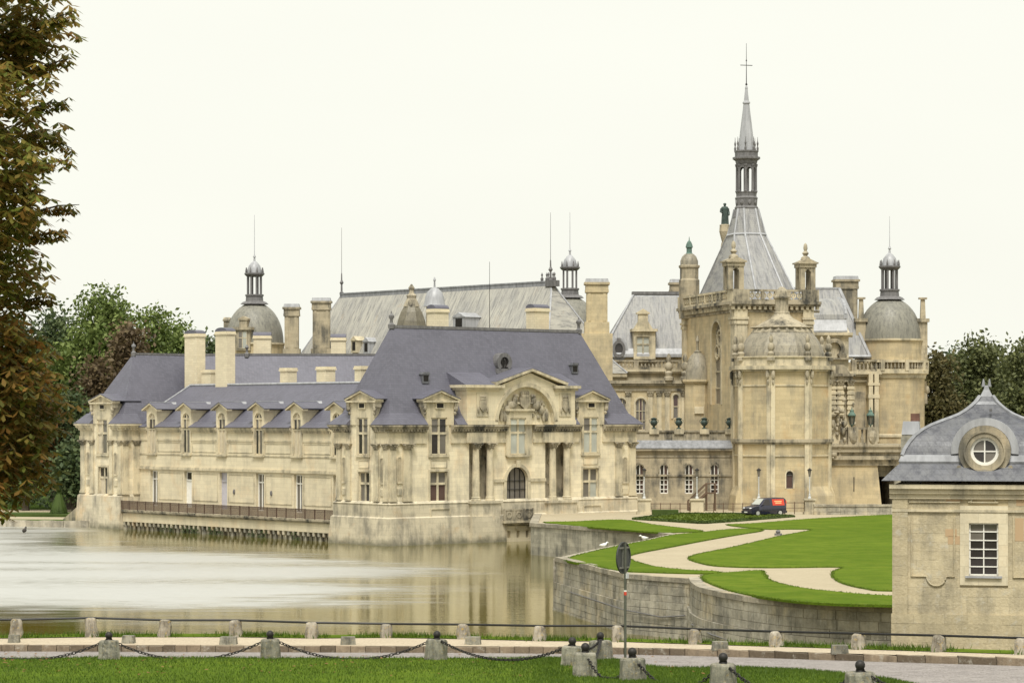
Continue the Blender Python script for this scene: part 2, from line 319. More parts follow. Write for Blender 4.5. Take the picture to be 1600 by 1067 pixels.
# ---------------------------------------------------------------- mesh building
class MB:
    """collects geometry in (a, o, z): a along a facade, o out of it, z up; fc maps it into the thing's own axes"""
    def __init__(s, fc=None): s.v = []; s.f = []; s.fc = fc
    def p(s, a, o, z):
        if s.fc is None: s.v.append((a, o, z))
        else: s.v.append(s.fc(a, o, z))
        return len(s.v) - 1
    def quad(s, *pts): s.f.append([s.p(*q) for q in pts]); return s
    def box(s, a0, a1, o0, o1, z0, z1, ta=0.0, to=0.0):
        b = [s.p(*q) for q in ((a0, o0, z0), (a1, o0, z0), (a1, o1, z0), (a0, o1, z0), (a0 + ta, o0 + to, z1), (a1 - ta, o0 + to, z1), (a1 - ta, o1 - to, z1), (a0 + ta, o1 - to, z1))]
        for q in ((3, 2, 1, 0), (4, 5, 6, 7), (0, 1, 5, 4), (1, 2, 6, 5), (2, 3, 7, 6), (3, 0, 4, 7)): s.f.append([b[i] for i in q])
        return s
    def prism(s, poly, o0, o1):           # polygon in (a, z) pushed from o0 to o1
        n = len(poly); A = [s.p(a, o0, z) for a, z in poly]; B = [s.p(a, o1, z) for a, z in poly]
        s.f.append(A[::-1]); s.f.append(B)
        for i in range(n): s.f.append([A[i], A[(i + 1) % n], B[(i + 1) % n], B[i]])
        return s
    def slab(s, poly, z0, z1):            # polygon in (a, o) pushed from z0 to z1 (numbers or functions)
        n = len(poly); g = lambda z, q: z(*q) if callable(z) else z
        A = [s.p(a, o, g(z0, (a, o))) for a, o in poly]; B = [s.p(a, o, g(z1, (a, o))) for a, o in poly]
        s.f.append(A[::-1]); s.f.append(B)
        for i in range(n): s.f.append([A[i], A[(i + 1) % n], B[(i + 1) % n], B[i]])
        return s
    def prof(s, poly, a0, a1):            # profile in (o, z) run from a0 to a1
        n = len(poly); A = [s.p(a0, o, z) for o, z in poly]; B = [s.p(a1, o, z) for o, z in poly]
        s.f.append(A[::-1]); s.f.append(B)
        for i in range(n): s.f.append([A[i], A[(i + 1) % n], B[(i + 1) % n], B[i]])
        return s
    def profm(s, poly, a0, a1, m0=False, m1=False):     # profile run whose ends are mitred for a corner
        n = len(poly); A = [s.p(a0 - o if m0 else a0, o, z) for o, z in poly]; B = [s.p(a1 + o if m1 else a1, o, z) for o, z in poly]
        s.f.append(A[::-1]); s.f.append(B)
        for i in range(n): s.f.append([A[i], A[(i + 1) % n], B[(i + 1) % n], B[i]])
        return s
    def rings(s, rings, cap=True, close=True):
        ids = [[s.p(*q) for q in r] for r in rings]
        for r0, r1 in zip(ids, ids[1:]):
            n = len(r0)
            for i in range(n if close else n - 1): s.f.append([r0[i], r0[(i + 1) % n], r1[(i + 1) % n], r1[i]])
        if cap: s.f.append(ids[0][::-1]); s.f.append(ids[-1])
        return s
    def lathe(s, prof, seg=12, c=(0, 0), a0=0.0, sx=1.0, sy=1.0):
        return s.rings([[(c[0] + r * sx * math.cos(a0 + 2 * math.pi * i / seg), c[1] + r * sy * math.sin(a0 + 2 * math.pi * i / seg), z) for i in range(seg)] for r, z in prof])
    def tube(s, pts, r, seg=6):
        pts = [Vector(p) for p in pts]; rr = []
        for i, p in enumerate(pts):
            d = (pts[min(i + 1, len(pts) - 1)] - pts[max(i - 1, 0)]).normalized()
            u = d.cross(Vector((0, 0, 1)) if abs(d.z) < 0.95 else Vector((1, 0, 0))).normalized(); w = d.cross(u)
            ri = r[i] if isinstance(r, (list, tuple)) else r
            rr.append([tuple(p + u * (ri * math.cos(2 * math.pi * k / seg)) + w * (ri * math.sin(2 * math.pi * k / seg))) for k in range(seg)])
        return s.rings(rr)
    def arcband(s, ca, cz, r0, r1, o0, o1, t0=0.0, t1=math.pi, n=14):   # archivolt
        for i in range(n):
            x, y = t0 + (t1 - t0) * i / n, t0 + (t1 - t0) * (i + 1) / n
            s.prism([(ca + r0 * math.cos(x), cz + r0 * math.sin(x)), (ca + r1 * math.cos(x), cz + r1 * math.sin(x)), (ca + r1 * math.cos(y), cz + r1 * math.sin(y)), (ca + r0 * math.cos(y), cz + r0 * math.sin(y))], o0, o1)
        return s
    def blob(s, c, r, seg=8, jit=0.12):
        rings = []
        for j in range(1, 6):
            t = math.pi * j / 6
            rings.append([(c[0] + r[0] * math.sin(t) * math.cos(2 * math.pi * i / seg) * (1 + random.uniform(-jit, jit)), c[1] + r[1] * math.sin(t) * math.sin(2 * math.pi * i / seg) * (1 + random.uniform(-jit, jit)), c[2] - r[2] * math.cos(t)) for i in range(seg)])
        return s.rings(rings)
    def build(s, name, mat, parent=None, smooth=False, fix=True):
        me = bpy.data.meshes.new(name); me.from_pydata(s.v, [], s.f)
        if fix:
            bm = bmesh.new(); bm.from_mesh(me); bmesh.ops.recalc_face_normals(bm, faces=bm.faces); bm.to_mesh(me); bm.free()
        if smooth:
            for p in me.polygons: p.use_smooth = True
            try: me.set_sharp_from_angle(angle=R(40))
            except Exception: pass
        me.materials.append(M[mat] if isinstance(mat, str) else mat)
        o = bpy.data.objects.new(name, me); COL.objects.link(o)
        if parent is not None: o.parent = parent
        return o

def tag(o, label=None, cat=None, group=None, kind=None):
    if label: o['label'] = label
    if cat: o['category'] = cat
    if group: o['group'] = group
    if kind: o['kind'] = kind
    return o
def empty(name, label, cat, loc=(0, 0, 0), rz=0.0, group=None):
    o = bpy.data.objects.new(name, None); o.location = loc; o.rotation_euler = (0, 0, rz); o.empty_display_size = 0.5
    COL.objects.link(o); return tag(o, label, cat, group)
def inst(src, name, parent=None, loc=None, rot=None, scl=None):
    o = bpy.data.objects.new(name, src.data); COL.objects.link(o)
    if parent is not None: o.parent = parent
    if loc is not None: o.location = loc
    if rot is not None: o.rotation_euler = rot
    if scl is not None: o.scale = scl
    return o
def copy_tree(o, parent=None):
    c = o.copy(); COL.objects.link(c)
    if parent is not None: c.parent = parent
    for ch in list(o.children): copy_tree(ch, c)
    return c

def at(px, py, Y): return Vector(((px - 800) * Y / F, Y, H - (py - 650) * Y / F))
class Frame:
    """a building's own axes: x along its front, y into it"""
    def __init__(s, X, Y, deg): s.o = (X, Y); s.r = R(deg); s.c = math.cos(s.r); s.s = math.sin(s.r)
    def world(s, x, y): return (s.o[0] + x * s.c - y * s.s, s.o[1] + x * s.s + y * s.c)
    def fx(s, px, y=0.0):      # local x where the sight line through column px meets the plane y
        k = (px - 800) / F; X0 = s.o[0] - y * s.s; Y0 = s.o[1] + y * s.c
        return (k * Y0 - X0) / (s.c - k * s.s)
    def fy(s, px, x=0.0):      # local y on the plane x
        k = (px - 800) / F; X0 = s.o[0] + x * s.c; Y0 = s.o[1] + x * s.s
        return (X0 - k * Y0) / (s.s + k * s.c)
    def z(s, py, x, y): return H - (py - 650) * s.world(x, y)[1] / F
    def front(s, y=0.0): return lambda a, o, z: (a, y - o, z)
    def left(s, x=0.0): return lambda a, o, z: (x - o, a, z)
    def right(s, x=0.0): return lambda a, o, z: (x + o, a, z)

def wall(mb, a0, a1, z0, z1, ops=(), depth=0.45, o=0.0):
    """facade sheet with openings (a0, a1, z0, z1, arched) that have real reveals"""
    As = sorted({a0, a1, *[v for q in ops for v in q[:2]]}); Zs = sorted({z0, z1, *[v for q in ops for v in q[2:4]]})
    As = [v for v in As if a0 - 1e-6 <= v <= a1 + 1e-6]; Zs = [v for v in Zs if z0 - 1e-6 <= v <= z1 + 1e-6]
    for i in range(len(As) - 1):
        for j in range(len(Zs) - 1):
            ca, cz = (As[i] + As[i + 1]) / 2, (Zs[j] + Zs[j + 1]) / 2
            if any(q[0] < ca < q[1] and q[2] < cz < q[3] for q in ops): continue
            mb.quad((As[i], o, Zs[j]), (As[i + 1], o, Zs[j]), (As[i + 1], o, Zs[j + 1]), (As[i], o, Zs[j + 1]))
    for q in ops:
        b0, b1, y0, y1 = q[:4]; arch = len(q) > 4 and q[4]; i = o - depth
        r = (b1 - b0) / 2; zs = y1 - r if arch else min(y1, z1); m = (b0 + b1) / 2
        mb.quad((b0, o, y0), (b0, o, zs), (b0, i, zs), (b0, i, y0)); mb.quad((b1, o, y0), (b1, o, zs), (b1, i, zs), (b1, i, y0))
        mb.quad((b0, o, y0), (b1, o, y0), (b1, i, y0), (b0, i, y0))
        if arch:
            n = 10; P = [(m + r * math.cos(math.pi * k / n), zs + r * math.sin(math.pi * k / n)) for k in range(n + 1)]
            for k in range(n):
                (x0, u0), (x1, u1) = P[k], P[k + 1]
                mb.quad((x0, o, u0), (x1, o, u1), (x1, i, u1), (x0, i, u0))
                mb.quad((x0, o, u0), (x1, o, u1), (x1, o, y1 + 1e-4), (x0, o, y1 + 1e-4))
        elif y1 < z1 - 1e-6:
            mb.quad((b0, o, y1), (b1, o, y1), (b1, i, y1), (b0, i, y1))
    return mb

def window(parent, fc, a0, a1, z0, z1, o=-0.3, arch=False, nx=2, zs=(0.62,), bar=0.10, edge=0.10, fmat='trim', panes=('glass',), name='window', thick=0.12, label=None):
    """frame with bars, and each pane a piece of its own"""
    mb = MB(fc); m = (a0 + a1) / 2; r = (a1 - a0) / 2
    def top(a):
        return z1 if not arch else z1 - r + math.sqrt(max(0.0, r * r - (a - m) ** 2))
    mb.box(a0, a0 + edge, o, o + thick, z0, top(a0 + edge * 0.5) if arch else z1); mb.box(a1 - edge, a1, o, o + thick, z0, top(a1 - edge * 0.5) if arch else z1)
    mb.box(a0, a1, o, o + thick, z0, z0 + edge)
    if arch: mb.arcband(m, z1 - r, r - edge, r, o, o + thick)
    else: mb.box(a0, a1, o, o + thick, z1 - edge, z1)
    xs = [a0 + edge + (a1 - a0 - 2 * edge) * i / nx for i in range(nx + 1)]
    for x in xs[1:-1]: mb.box(x - bar / 2, x + bar / 2, o + 0.01, o + thick + 0.012, z0 + edge * 0.5, top(x) - 0.02)
    hz = [z0 + edge] + [z0 + (z1 - z0) * q for q in zs] + [z1 - edge]
    for q in hz[1:-1]:
        ha = a0; hb = a1
        if arch and q > z1 - r: d = math.sqrt(max(0, r * r - (q - z1 + r) ** 2)); ha, hb = m - d, m + d
        mb.box(ha + 0.01, hb - 0.01, o + 0.015, o + thick + 0.02, q - bar / 2, q + bar / 2)
    w = mb.build(name, fmat, parent)
    if label: w['label'] = label
    k = 0
    for i in range(nx):
        for j in range(len(hz) - 1):
            b0, b1 = xs[i] + 0.0, xs[i + 1]; q0, q1 = hz[j], hz[j + 1]
            if arch and q0 >= top((b0 + b1) / 2) - 0.03: continue
            g = MB(fc)
            if arch and q1 > z1 - r:
                pts = [(b0, q0), (b1, q0)] + [(b1 + (b0 - b1) * u / 4, max(q0 + 0.01, min(q1 if j < len(hz) - 2 else 99, top(b1 + (b0 - b1) * u / 4)))) for u in range(5)]
                g.prism(pts, o + 0.03, o + 0.05)
            else: g.box(b0, b1, o + 0.03, o + 0.05, q0, q1)
            g.build('pane', panes[(j * nx + i) % len(panes)], w); k += 1
    return w

def capital(mb, a, z0, z1, w, o):
    h = z1 - z0
    mb.box(a - w * 0.42, a + w * 0.42, -0.05, o + 0.02, z0 - 0.08, z0)
    b = [(a - w * 0.40, a + w * 0.40, o), (a - w * 0.62, a + w * 0.62, o + w * 0.24)]
    mb.rings([[(b[0][0], -0.05, z0), (b[0][1], -0.05, z0), (b[0][1], b[0][2], z0), (b[0][0], b[0][2], z0)], [(b[1][0], -0.05, z1 - h * 0.15), (b[1][1], -0.05, z1 - h * 0.15), (b[1][1], b[1][2], z1 - h * 0.15), (b[1][0], b[1][2], z1 - h * 0.15)]])
    mb.box(a - w * 0.72, a + w * 0.72, -0.05, o + w * 0.34, z1 - h * 0.15, z1)
    for row in range(2):
        for k in range(3):
            x = a + (k - 1) * w * (0.36 + 0.1 * row); zz = z0 + h * (0.28 + 0.34 * row); oo = o + w * (0.07 + 0.10 * row)
            mb.box(x - w * 0.12, x + w * 0.12, o - 0.05, oo + w * 0.10, zz - h * 0.10, zz + h * 0.13, 0.02, 0.0)
    for sgn in (-1, 1): mb.blob((a + sgn * w * 0.58, o + w * 0.24, z1 - h * 0.27), (w * 0.17, w * 0.17, h * 0.13), 6)

def hip_roof(mb, x0, x1, y0, y1, z0, xr0, xr1, z1, yr=None, kick=0.0, kz=0.0):
    yr = (y0 + y1) / 2 if yr is None else yr
    rings = [[(x0, y0, z0), (x1, y0, z0), (x1, y1, z0), (x0, y1, z0)]]
    if kick: rings.append([(x0 + kick, y0 + kick, z0 + kz), (x1 - kick, y0 + kick, z0 + kz), (x1 - kick, y1 - kick, z0 + kz), (x0 + kick, y1 - kick, z0 + kz)])
    rings.append([(xr0, yr - 0.02, z1), (xr1, yr - 0.02, z1), (xr1, yr + 0.02, z1), (xr0, yr + 0.02, z1)])
    return mb.rings(rings)

def chimney(parent, x0, x1, y0, y1, z0, z1, mat='chimney', hood=True, capmat='chimney', base=None):
    mb = MB(); mb.box(x0, x1, y0, y1, z0, z1 - 0.45)
    mb.box(x0 - 0.10, x1 + 0.10, y0 - 0.10, y1 + 0.10, z1 - 0.45, z1 - 0.28); mb.box(x0 - 0.05, x1 + 0.05, y0 - 0.05, y1 + 0.05, z1 - 0.28, z1 - 0.10)
    c = mb.build('chimney', mat, parent)
    if hood:
        h = MB(); d = (y1 - y0) / 2
        h.prof([(y0 - 0.04, z1 - 0.10)] + [((y0 + y1) / 2 - (d + 0.04) * math.cos(math.pi * k / 8), z1 - 0.06 + 0.38 * math.sin(math.pi * k / 8)) for k in range(9)] + [(y1 + 0.04, z1 - 0.10)], x0 - 0.04, x1 + 0.04)
        h.build('chimney_hood', 'slate' if mat == 'chimney' else 'lead', c)
    return c

def spike(mb, x, y, z0, z1, r0=0.16):
    h = z1 - z0
    mb.lathe([(r0, z0), (r0 * 1.5, z0 + 0.15), (r0 * 0.7, z0 + 0.3), (r0 * 0.6, z0 + h * 0.14), (r0 * 1.4, z0 + h * 0.17), (r0 * 0.5, z0 + h * 0.21), (r0 * 0.4, z0 + h * 0.3), (0.035, z0 + h * 0.32), (0.02, z1)], 6, (x, y))
# ================================================================ the setting
def struct(o): o['kind'] = 'structure'; return o
def road_z(Y): return 8.84 - 0.055 * Y
def road_Y(py): return 3.36 / ((py - 650) / F - 0.055)
def garden_z(Y): return 3.3 - 0.007 * (Y - 150)
def G(px, py, lift=0.0):
    Y = (7.85 - lift) / ((py - 650) / F - 0.007); return ((px - 800) * Y / F, Y)
def smooth_poly(pts, n=4, closed=True):
    out = []; N = len(pts)
    for i in range(N if closed else N - 1):
        p0, p1, p2, p3 = (pts[(i - 1) % N], pts[i], pts[(i + 1) % N], pts[(i + 2) % N]) if closed else (pts[max(i - 1, 0)], pts[i], pts[i + 1], pts[min(i + 2, N - 1)])
        for k in range(n):
            t = k / n
            out.append(tuple(0.5 * ((2 * p1[j]) + (-p0[j] + p2[j]) * t + (2 * p0[j] - 5 * p1[j] + 4 * p2[j] - p3[j]) * t * t + (-p0[j] + 3 * p1[j] - 3 * p2[j] + p3[j]) * t ** 3) for j in range(2)))
    if not closed: out.append(pts[-1])
    return out

# terrain that reaches the horizon, under everything
g = MB(); g.quad((-2500, -300, -0.9), (2500, -300, -0.9), (2500, 4000, -0.9), (-2500, 4000, -0.9)); struct(g.build('terrain', 'bed'))
# lake: wind ruffles the open water into real wavelets; the lee of the palace walls and of the quay stays smooth
def sst(v, a, b): k = max(0.0, min(1.0, (v - a) / (b - a))); return k * k * (3 - 2 * k)
RUF = []; w = MB(); LX0, LX1, LY0, LY1, nx_, ny_ = -70.0, 14.0, 140.0, 293.0, 160, 1300
for i in range(nx_ + 1):
    x = LX0 + (LX1 - LX0) * i / nx_
    for j in range(ny_ + 1):
        y = LY0 + (LY1 - LY0) * j / ny_; z = 0.0
        if 0 < i < nx_ and 0 < j < ny_:
            d = -(x + 11.57) * 0.766 - (y - 247.0) * 0.643; n_ = noise.noise((x * 0.035, y * 0.10, 5.0))
            n2_ = noise.noise((x * 0.25, y * 0.8, 2.0)); ruf = max(sst(d + 8 * n_ + 5 * n2_, 11, 27), sst(-x + 3 * n2_, 41, 50)) * sst(y + 10 * n_ + 5 * n2_, 154, 180) * sst(-x + 10 * n_ + 6 * n2_, 2, 20)
            if ruf > 0.01:
                ruf *= 0.85 + 0.35 * noise.noise((x * 0.8, y * 2.6, 7.0)) + 0.8 * noise.noise((x * 0.02 + 9, y * 0.17, 1.0))
                z = ruf * (0.010 * noise.noise((x * 0.6 + y * 0.12, y * 1.5, 0.0)) + 0.026 * noise.noise((x * 1.3, y * 3.3, 4.0)))
        w.v.append((x, y, z)); RUF.append(min(1.0, max(0.0, ruf)) if 0 < i < nx_ and 0 < j < ny_ else 0.0)
S_ = ny_ + 1
for i in range(nx_):
    for j in range(ny_): w.f.append((i * S_ + j, (i + 1) * S_ + j, (i + 1) * S_ + j + 1, i * S_ + j + 1))
for x0, x1, y0, y1 in ((-260, LX0, 98, 330), (LX1, 90, 98, 330), (LX0, LX1, 98, LY0), (LX0, LX1, LY1, 330)): w.quad((x0, y0, 0), (x1, y0, 0), (x1, y1, 0), (x0, y1, 0))
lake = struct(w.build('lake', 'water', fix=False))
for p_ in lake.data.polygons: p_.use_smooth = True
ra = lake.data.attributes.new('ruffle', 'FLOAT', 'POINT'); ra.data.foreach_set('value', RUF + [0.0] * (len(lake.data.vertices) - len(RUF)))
# parkland behind the palace (left bank, low) and beyond
bank = [(-260, 296), (-70, 292.6), (-56.5, 291.0), (-49.2, 288.4), (-46.2, 288.0), (-40, 300), (-20, 330), (80, 330), (2400, 330), (2400, 3900), (-2400, 3900), (-2400, 296)]
b = MB(); b.slab(bank, -0.88, 0.62); struct(b.build('parkland', 'earth'))
# stone edge of the left bank
edge = empty('bank_edging', 'low grey stone edging of the far left bank at the waterline', 'edging')
ep = [(-78, 292.9), (-70, 292.55), (-56.5, 290.95), (-49.2, 288.3), (-46.4, 287.9)]
for i in range(len(ep) - 1):
    (x0, y0), (x1, y1) = ep[i], ep[i + 1]; L = math.hypot(x1 - x0, y1 - y0); n = int(L / 1.6) + 1
    for k in range(n):
        t0, t1 = k / n, (k + 0.985) / n; e = MB(); h = random.uniform(0.66, 0.74)
        a = (x0 + (x1 - x0) * t0, y0 + (y1 - y0) * t0); c = (x0 + (x1 - x0) * t1, y0 + (y1 - y0) * t1); nx, ny = (y1 - y0) / L, -(x1 - x0) / L
        j = random.uniform(0.10, 0.2)
        e.slab([(a[0] + nx * j, a[1] + ny * j), (c[0] + nx * j, c[1] + ny * j), (c[0] - nx * 0.8, c[1] - ny * 0.8), (a[0] - nx * 0.8, a[1] - ny * 0.8)], -0.6, h)
        e.build('stone', 'coping', edge)
pth = MB(); pth.slab([(-75, 297.5), (-50, 294.2), (-44, 293), (-43, 300.5), (-58, 303), (-76, 303)], 0.60, 0.628); struct(pth.build('bank_path', 'gravel'))
pth = MB(); pth.slab([(-80, 318), (-43, 316), (-43, 324), (-80, 327)], 0.60, 0.63); struct(pth.build('park_path', 'gravel'))
hd = MB(); hd.slab([(-62, 303.5), (-46.5, 299.6), (-45.0, 303.0), (-62, 308)], 0.55, 0.95); tag(hd.build('hedge', 'hedge'), 'low clipped dark hedge beside the cone topiary on the left bank', 'hedge')

# castle court and garden terrace: one gravel platform held by stone walls
curve = smooth_poly([(9.55, 138.5), (9.75, 134.6), (10.7, 130.2), (12.35, 125.9), (14.5, 122.9), (17.6, 120.9), (23, 119.4), (34, 118.6)], 5, False)
A_, B_, C_ = (2.8, 165.7), (6.5, 147.6), (9.75, 143.4)
plat = [A_, B_, C_] + curve + [(75, 118.6), (75, 329.5), (-12, 329.5), (-12, 300), (2.6, 262), (2.2, 245), (1.9, 231.7), (11.4, 211.9), (12.6, 206.5), (9.77, 194.0), (6.4, 181.8)]
p = MB(); p.slab(plat, -0.85, lambda x, y: garden_z(y)); struct(p.build('garden_terrace', 'gravel'))
LAWNS = {
 'far': [(852, 817.5), (905, 815), (970, 812.5), (1020, 820), (1065, 825.5), (1098, 830.5), (1060, 832), (1018, 832)],
 'bend': [(884, 875), (925, 884), (968, 892.5), (1030, 895.5), (1098, 897), (1126, 896.5), (1118, 893.5), (1070, 891), (1020, 885.5), (990, 877), (981, 871), (1000, 864.5), (1050, 855), (1110, 843.5), (1160, 835), (1192, 829.5), (1172, 826.5), (1140, 827.5), (1102, 831.5), (1052, 836.5), (1007, 846), (946, 858)],
 'big': [(1135, 820.5), (1180, 818), (1260, 811.5), (1330, 807.5), (1400, 804.5), (1520, 803), (1560, 860), (1600, 924), (1395, 924), (1352, 920.5), (1316, 912), (1302, 902), (1304, 893), (1316, 888), (1300, 886.5), (1200, 887.5), (1125, 885.5), (1092, 880), (1076, 872.5), (1098, 865), (1150, 854.5), (1220, 838), (1268, 828.5), (1240, 827.2), (1192, 827)],
 'near': [(1096, 902), (1116, 897), (1150, 894.5), (1188, 892), (1194, 898), (1206, 909), (1250, 919), (1300, 925), (1395, 932), (1600, 936), (1600, 949.5), (1395, 947), (1280, 943.5), (1205, 936), (1150, 926), (1110, 913)],
}
LPOLY = []
for nm, pts in LAWNS.items():
    poly = smooth_poly([G(a, b_) for a, b_ in pts], 4)
    m_ = MB(); m_.slab(poly, lambda x, y: garden_z(y) - 0.05, lambda x, y: garden_z(y) + 0.07); struct(m_.build('lawn', 'lawn')); LPOLY.append(poly)

# ---- retaining walls laid stone by stone
def laid_wall(name, label, path, ztop, zbot, course, length, mat='wall_block', coping=True, batter=0.03, rows=None):
    t = empty(name, label, 'wall', (path[0][0], path[0][1], 0))
    ox, oy = path[0]
    seg = []; S = 0
    for (x0, y0), (x1, y1) in zip(path, path[1:]):
        L = math.hypot(x1 - x0, y1 - y0); seg.append((S, S + L, (x0, y0), (x1, y1))); S += L
    def pt(s):
        for s0, s1, a, b_ in seg:
            if s <= s1 + 1e-6: k = (s - s0) / max(1e-6, s1 - s0); break
        return (a[0] + (b_[0] - a[0]) * k, a[1] + (b_[1] - a[1]) * k), ((b_[1] - a[1]) / (s1 - s0), -(b_[0] - a[0]) / (s1 - s0))
    def piece(mb, s0, s1, z0, z1, outw, back=0.5, tf=None):
        (xa, ya), n0 = pt(s0); (xb, yb), n1 = pt(min(s1, S))
        za0 = tf(ya, z0) if tf else z0
        mb.slab([(xa + n0[0] * outw - ox, ya + n0[1] * outw - oy), (xb + n1[0] * outw - ox, yb + n1[1] * outw - oy), (xb - n1[0] * back - ox, yb - n1[1] * back - oy), (xa - n0[0] * back - ox, ya - n0[1] * back - oy)], z0, z1)
    core = MB(); s = 0
    while s < S - 1e-3: piece(core, s, min(S, s + 1.5), zbot, ztop - 0.05, -0.035, 0.8); s += 1.5
    core.build('mortar_core', 'grey_stone', t)
    z = zbot; r = 0
    while z < ztop - 0.3:
        h = course * random.uniform(0.88, 1.14); h = min(h, ztop - 0.26 - z) if ztop - 0.26 - z < course * 1.4 else h
        s = -random.uniform(0, length)
        while s < S:
            L = length * random.uniform(0.65, 1.4); s0 = max(s, 0); s1 = min(S, s + L) - 0.025
            if s1 - s0 > 0.1:
                b_ = MB(); piece(b_, s0, s1, z + 0.012, z + h - 0.012, 0.02 + random.uniform(-0.015, 0.02) + (ztop - z) * batter + (0.10 if z < 1.7 else 0), 0.35); b_.build('stone', mat, t)
            s += L
        z += h; r += 1
        if z > ztop - 0.27: break
    if coping:
        s = 0
        while s < S - 0.05:
            L = min(1.5 * random.uniform(0.8, 1.2), S - s)
            b_ = MB(); piece(b_, s, s + L - 0.02, ztop - 0.25, ztop + random.uniform(0.0, 0.03), 0.10, 0.5); b_.build('coping_stone', 'coping', t); s += L
    return t
laid_wall('retaining_wall', 'stone retaining wall with a sharp corner rising from the lake behind the road sign', [A_, B_], 3.30, -0.6, 0.40, 1.0)
laid_wall('retaining_wall', 'short stone wall stretch in shade between the corner and the curved bastion', [B_, C_], 3.32, -0.6, 0.42, 0.95)
laid_wall('retaining_wall', 'curved stone bastion wall under the near lawn beside the small pavilion', [C_] + curve[:36], 3.42, 0.3, 0.42, 1.05)
# farther wall: stones are too small to tell apart singly, material carries the courses
fw = empty('retaining_wall', 'farther stone wall below the lawn strip in front of the lakeside facade', 'wall')
m_ = MB()
fpath = [(2.6, 262), (2.2, 245), (1.9, 231.7), (5.1, 225.1), (8.3, 218.4), (11.4, 211.9), (12.6, 206.5)]
for (x0, y0), (x1, y1) in zip(fpath, fpath[1:]):
    L = math.hypot(x1 - x0, y1 - y0); nx, ny = -(y1 - y0) / L, (x1 - x0) / L
    if nx * -1 + ny * -1 < 0: nx, ny = -nx, -ny
    m_.slab([(x0 + nx * 0.25, y0 + ny * 0.25), (x1 + nx * 0.25, y1 + ny * 0.25), (x1 - nx * 0.5, y1 - ny * 0.5), (x0 - nx * 0.5, y0 - ny * 0.5)], -0.7, lambda x, y: garden_z(y) - 0.25)
m_.build('wall_face', 'grey_stone', fw)
for (x0, y0), (x1, y1) in zip(fpath, fpath[1:]):
    L = math.hypot(x1 - x0, y1 - y0); nx, ny = -(y1 - y0) / L, (x1 - x0) / L
    if nx * -1 + ny * -1 < 0: nx, ny = -nx, -ny
    n = max(1, int(L / 1.5))
    for k in range(n):
        a, c = k / n, (k + 0.98) / n; q = MB()
        q.slab([(x0 + (x1 - x0) * a + nx * 0.36, y0 + (y1 - y0) * a + ny * 0.36), (x0 + (x1 - x0) * c + nx * 0.36, y0 + (y1 - y0) * c + ny * 0.36), (x0 + (x1 - x0) * c - nx * 0.4, y0 + (y1 - y0) * c - ny * 0.4), (x0 + (x1 - x0) * a - nx * 0.4, y0 + (y1 - y0) * a - ny * 0.4)], lambda x, y: garden_z(y) - 0.25, lambda x, y: garden_z(y) + 0.06)
        q.build('coping_stone', 'coping', fw)
# back edge of the inlet
m_ = MB()
for (x0, y0), (x1, y1) in zip([(12.6, 206.5), (9.77, 194.0), (6.4, 181.8), A_][0:], [(9.77, 194.0), (6.4, 181.8), A_]):
    L = math.hypot(x1 - x0, y1 - y0); nx, ny = -(y1 - y0) / L, (x1 - x0) / L
    if nx > 0: nx, ny = -nx, -ny
    m_.slab([(x0 + nx * 0.2, y0 + ny * 0.2), (x1 + nx * 0.2, y1 + ny * 0.2), (x1 - nx * 0.4, y1 - ny * 0.4), (x0 - nx * 0.4, y0 - ny * 0.4)], -0.7, lambda x, y: garden_z(y) + 0.02)
tag(m_.build('retaining_wall', 'coping'), 'stone wall edging the lawn along the narrow inlet', 'wall')
# old pipe running along the walls
pp = [(x - 0.16, y - 0.25, z) for (x, y), z in (((3.6, 161.5), 1.45), ((6.42, 147.6), 1.35), ((7.6, 146.1), 1.22), ((8.4, 145.1), 1.12), ((9.6, 143.6), 1.32))]
m_ = MB(); m_.tube(pp, 0.035, 5); tag(m_.build('cable', 'lead_dark'), 'dark cable sagging across the stone retaining wall', 'cable')
cp = [(curve[i][0] - 0.22, curve[i][1] - 0.22, z) for i, z in ((2, 1.35), (8, 1.25), (14, 1.0), (20, 0.85), (28, 0.7))]
m_ = MB(); m_.tube(cp, 0.035, 5); tag(m_.build('cable', 'lead_dark'), 'grey cable running along the curved bastion wall', 'cable')

# ---- foreground: quay pavement, kerb, cobbled road, lawn bank
kerb_px = [(-250, 1016.5), (0, 1017), (300, 1018), (600, 1019), (800, 1020), (1000, 1022.3), (1150, 1026), (1300, 1031), (1450, 1035.5), (1600, 1040), (1900, 1050)]
kerb = smooth_poly([((a - 800) * road_Y(b_) / F, road_Y(b_)) for a, b_ in kerb_px], 6, False)
def kerb_at(x):
    for (x0, y0), (x1, y1) in zip(kerb, kerb[1:]):
        if x0 <= x <= x1: return y0 + (y1 - y0) * (x - x0) / (x1 - x0)
    return kerb[0][1] if x < kerb[0][0] else kerb[-1][1]
posts_px = [(25, 996, 965), (143, 994, 963), (257, 994, 966), (369, 994, 967), (487, 996, 970), (604, 995, 973), (724, 997, 973), (843, 1000, 976), (966, 1001, 975), (1086, 1005, 981), (1213, 1009, 984), (1341, 1013, 988), (1467, 1017, 990), (1597, 1021, 995)]
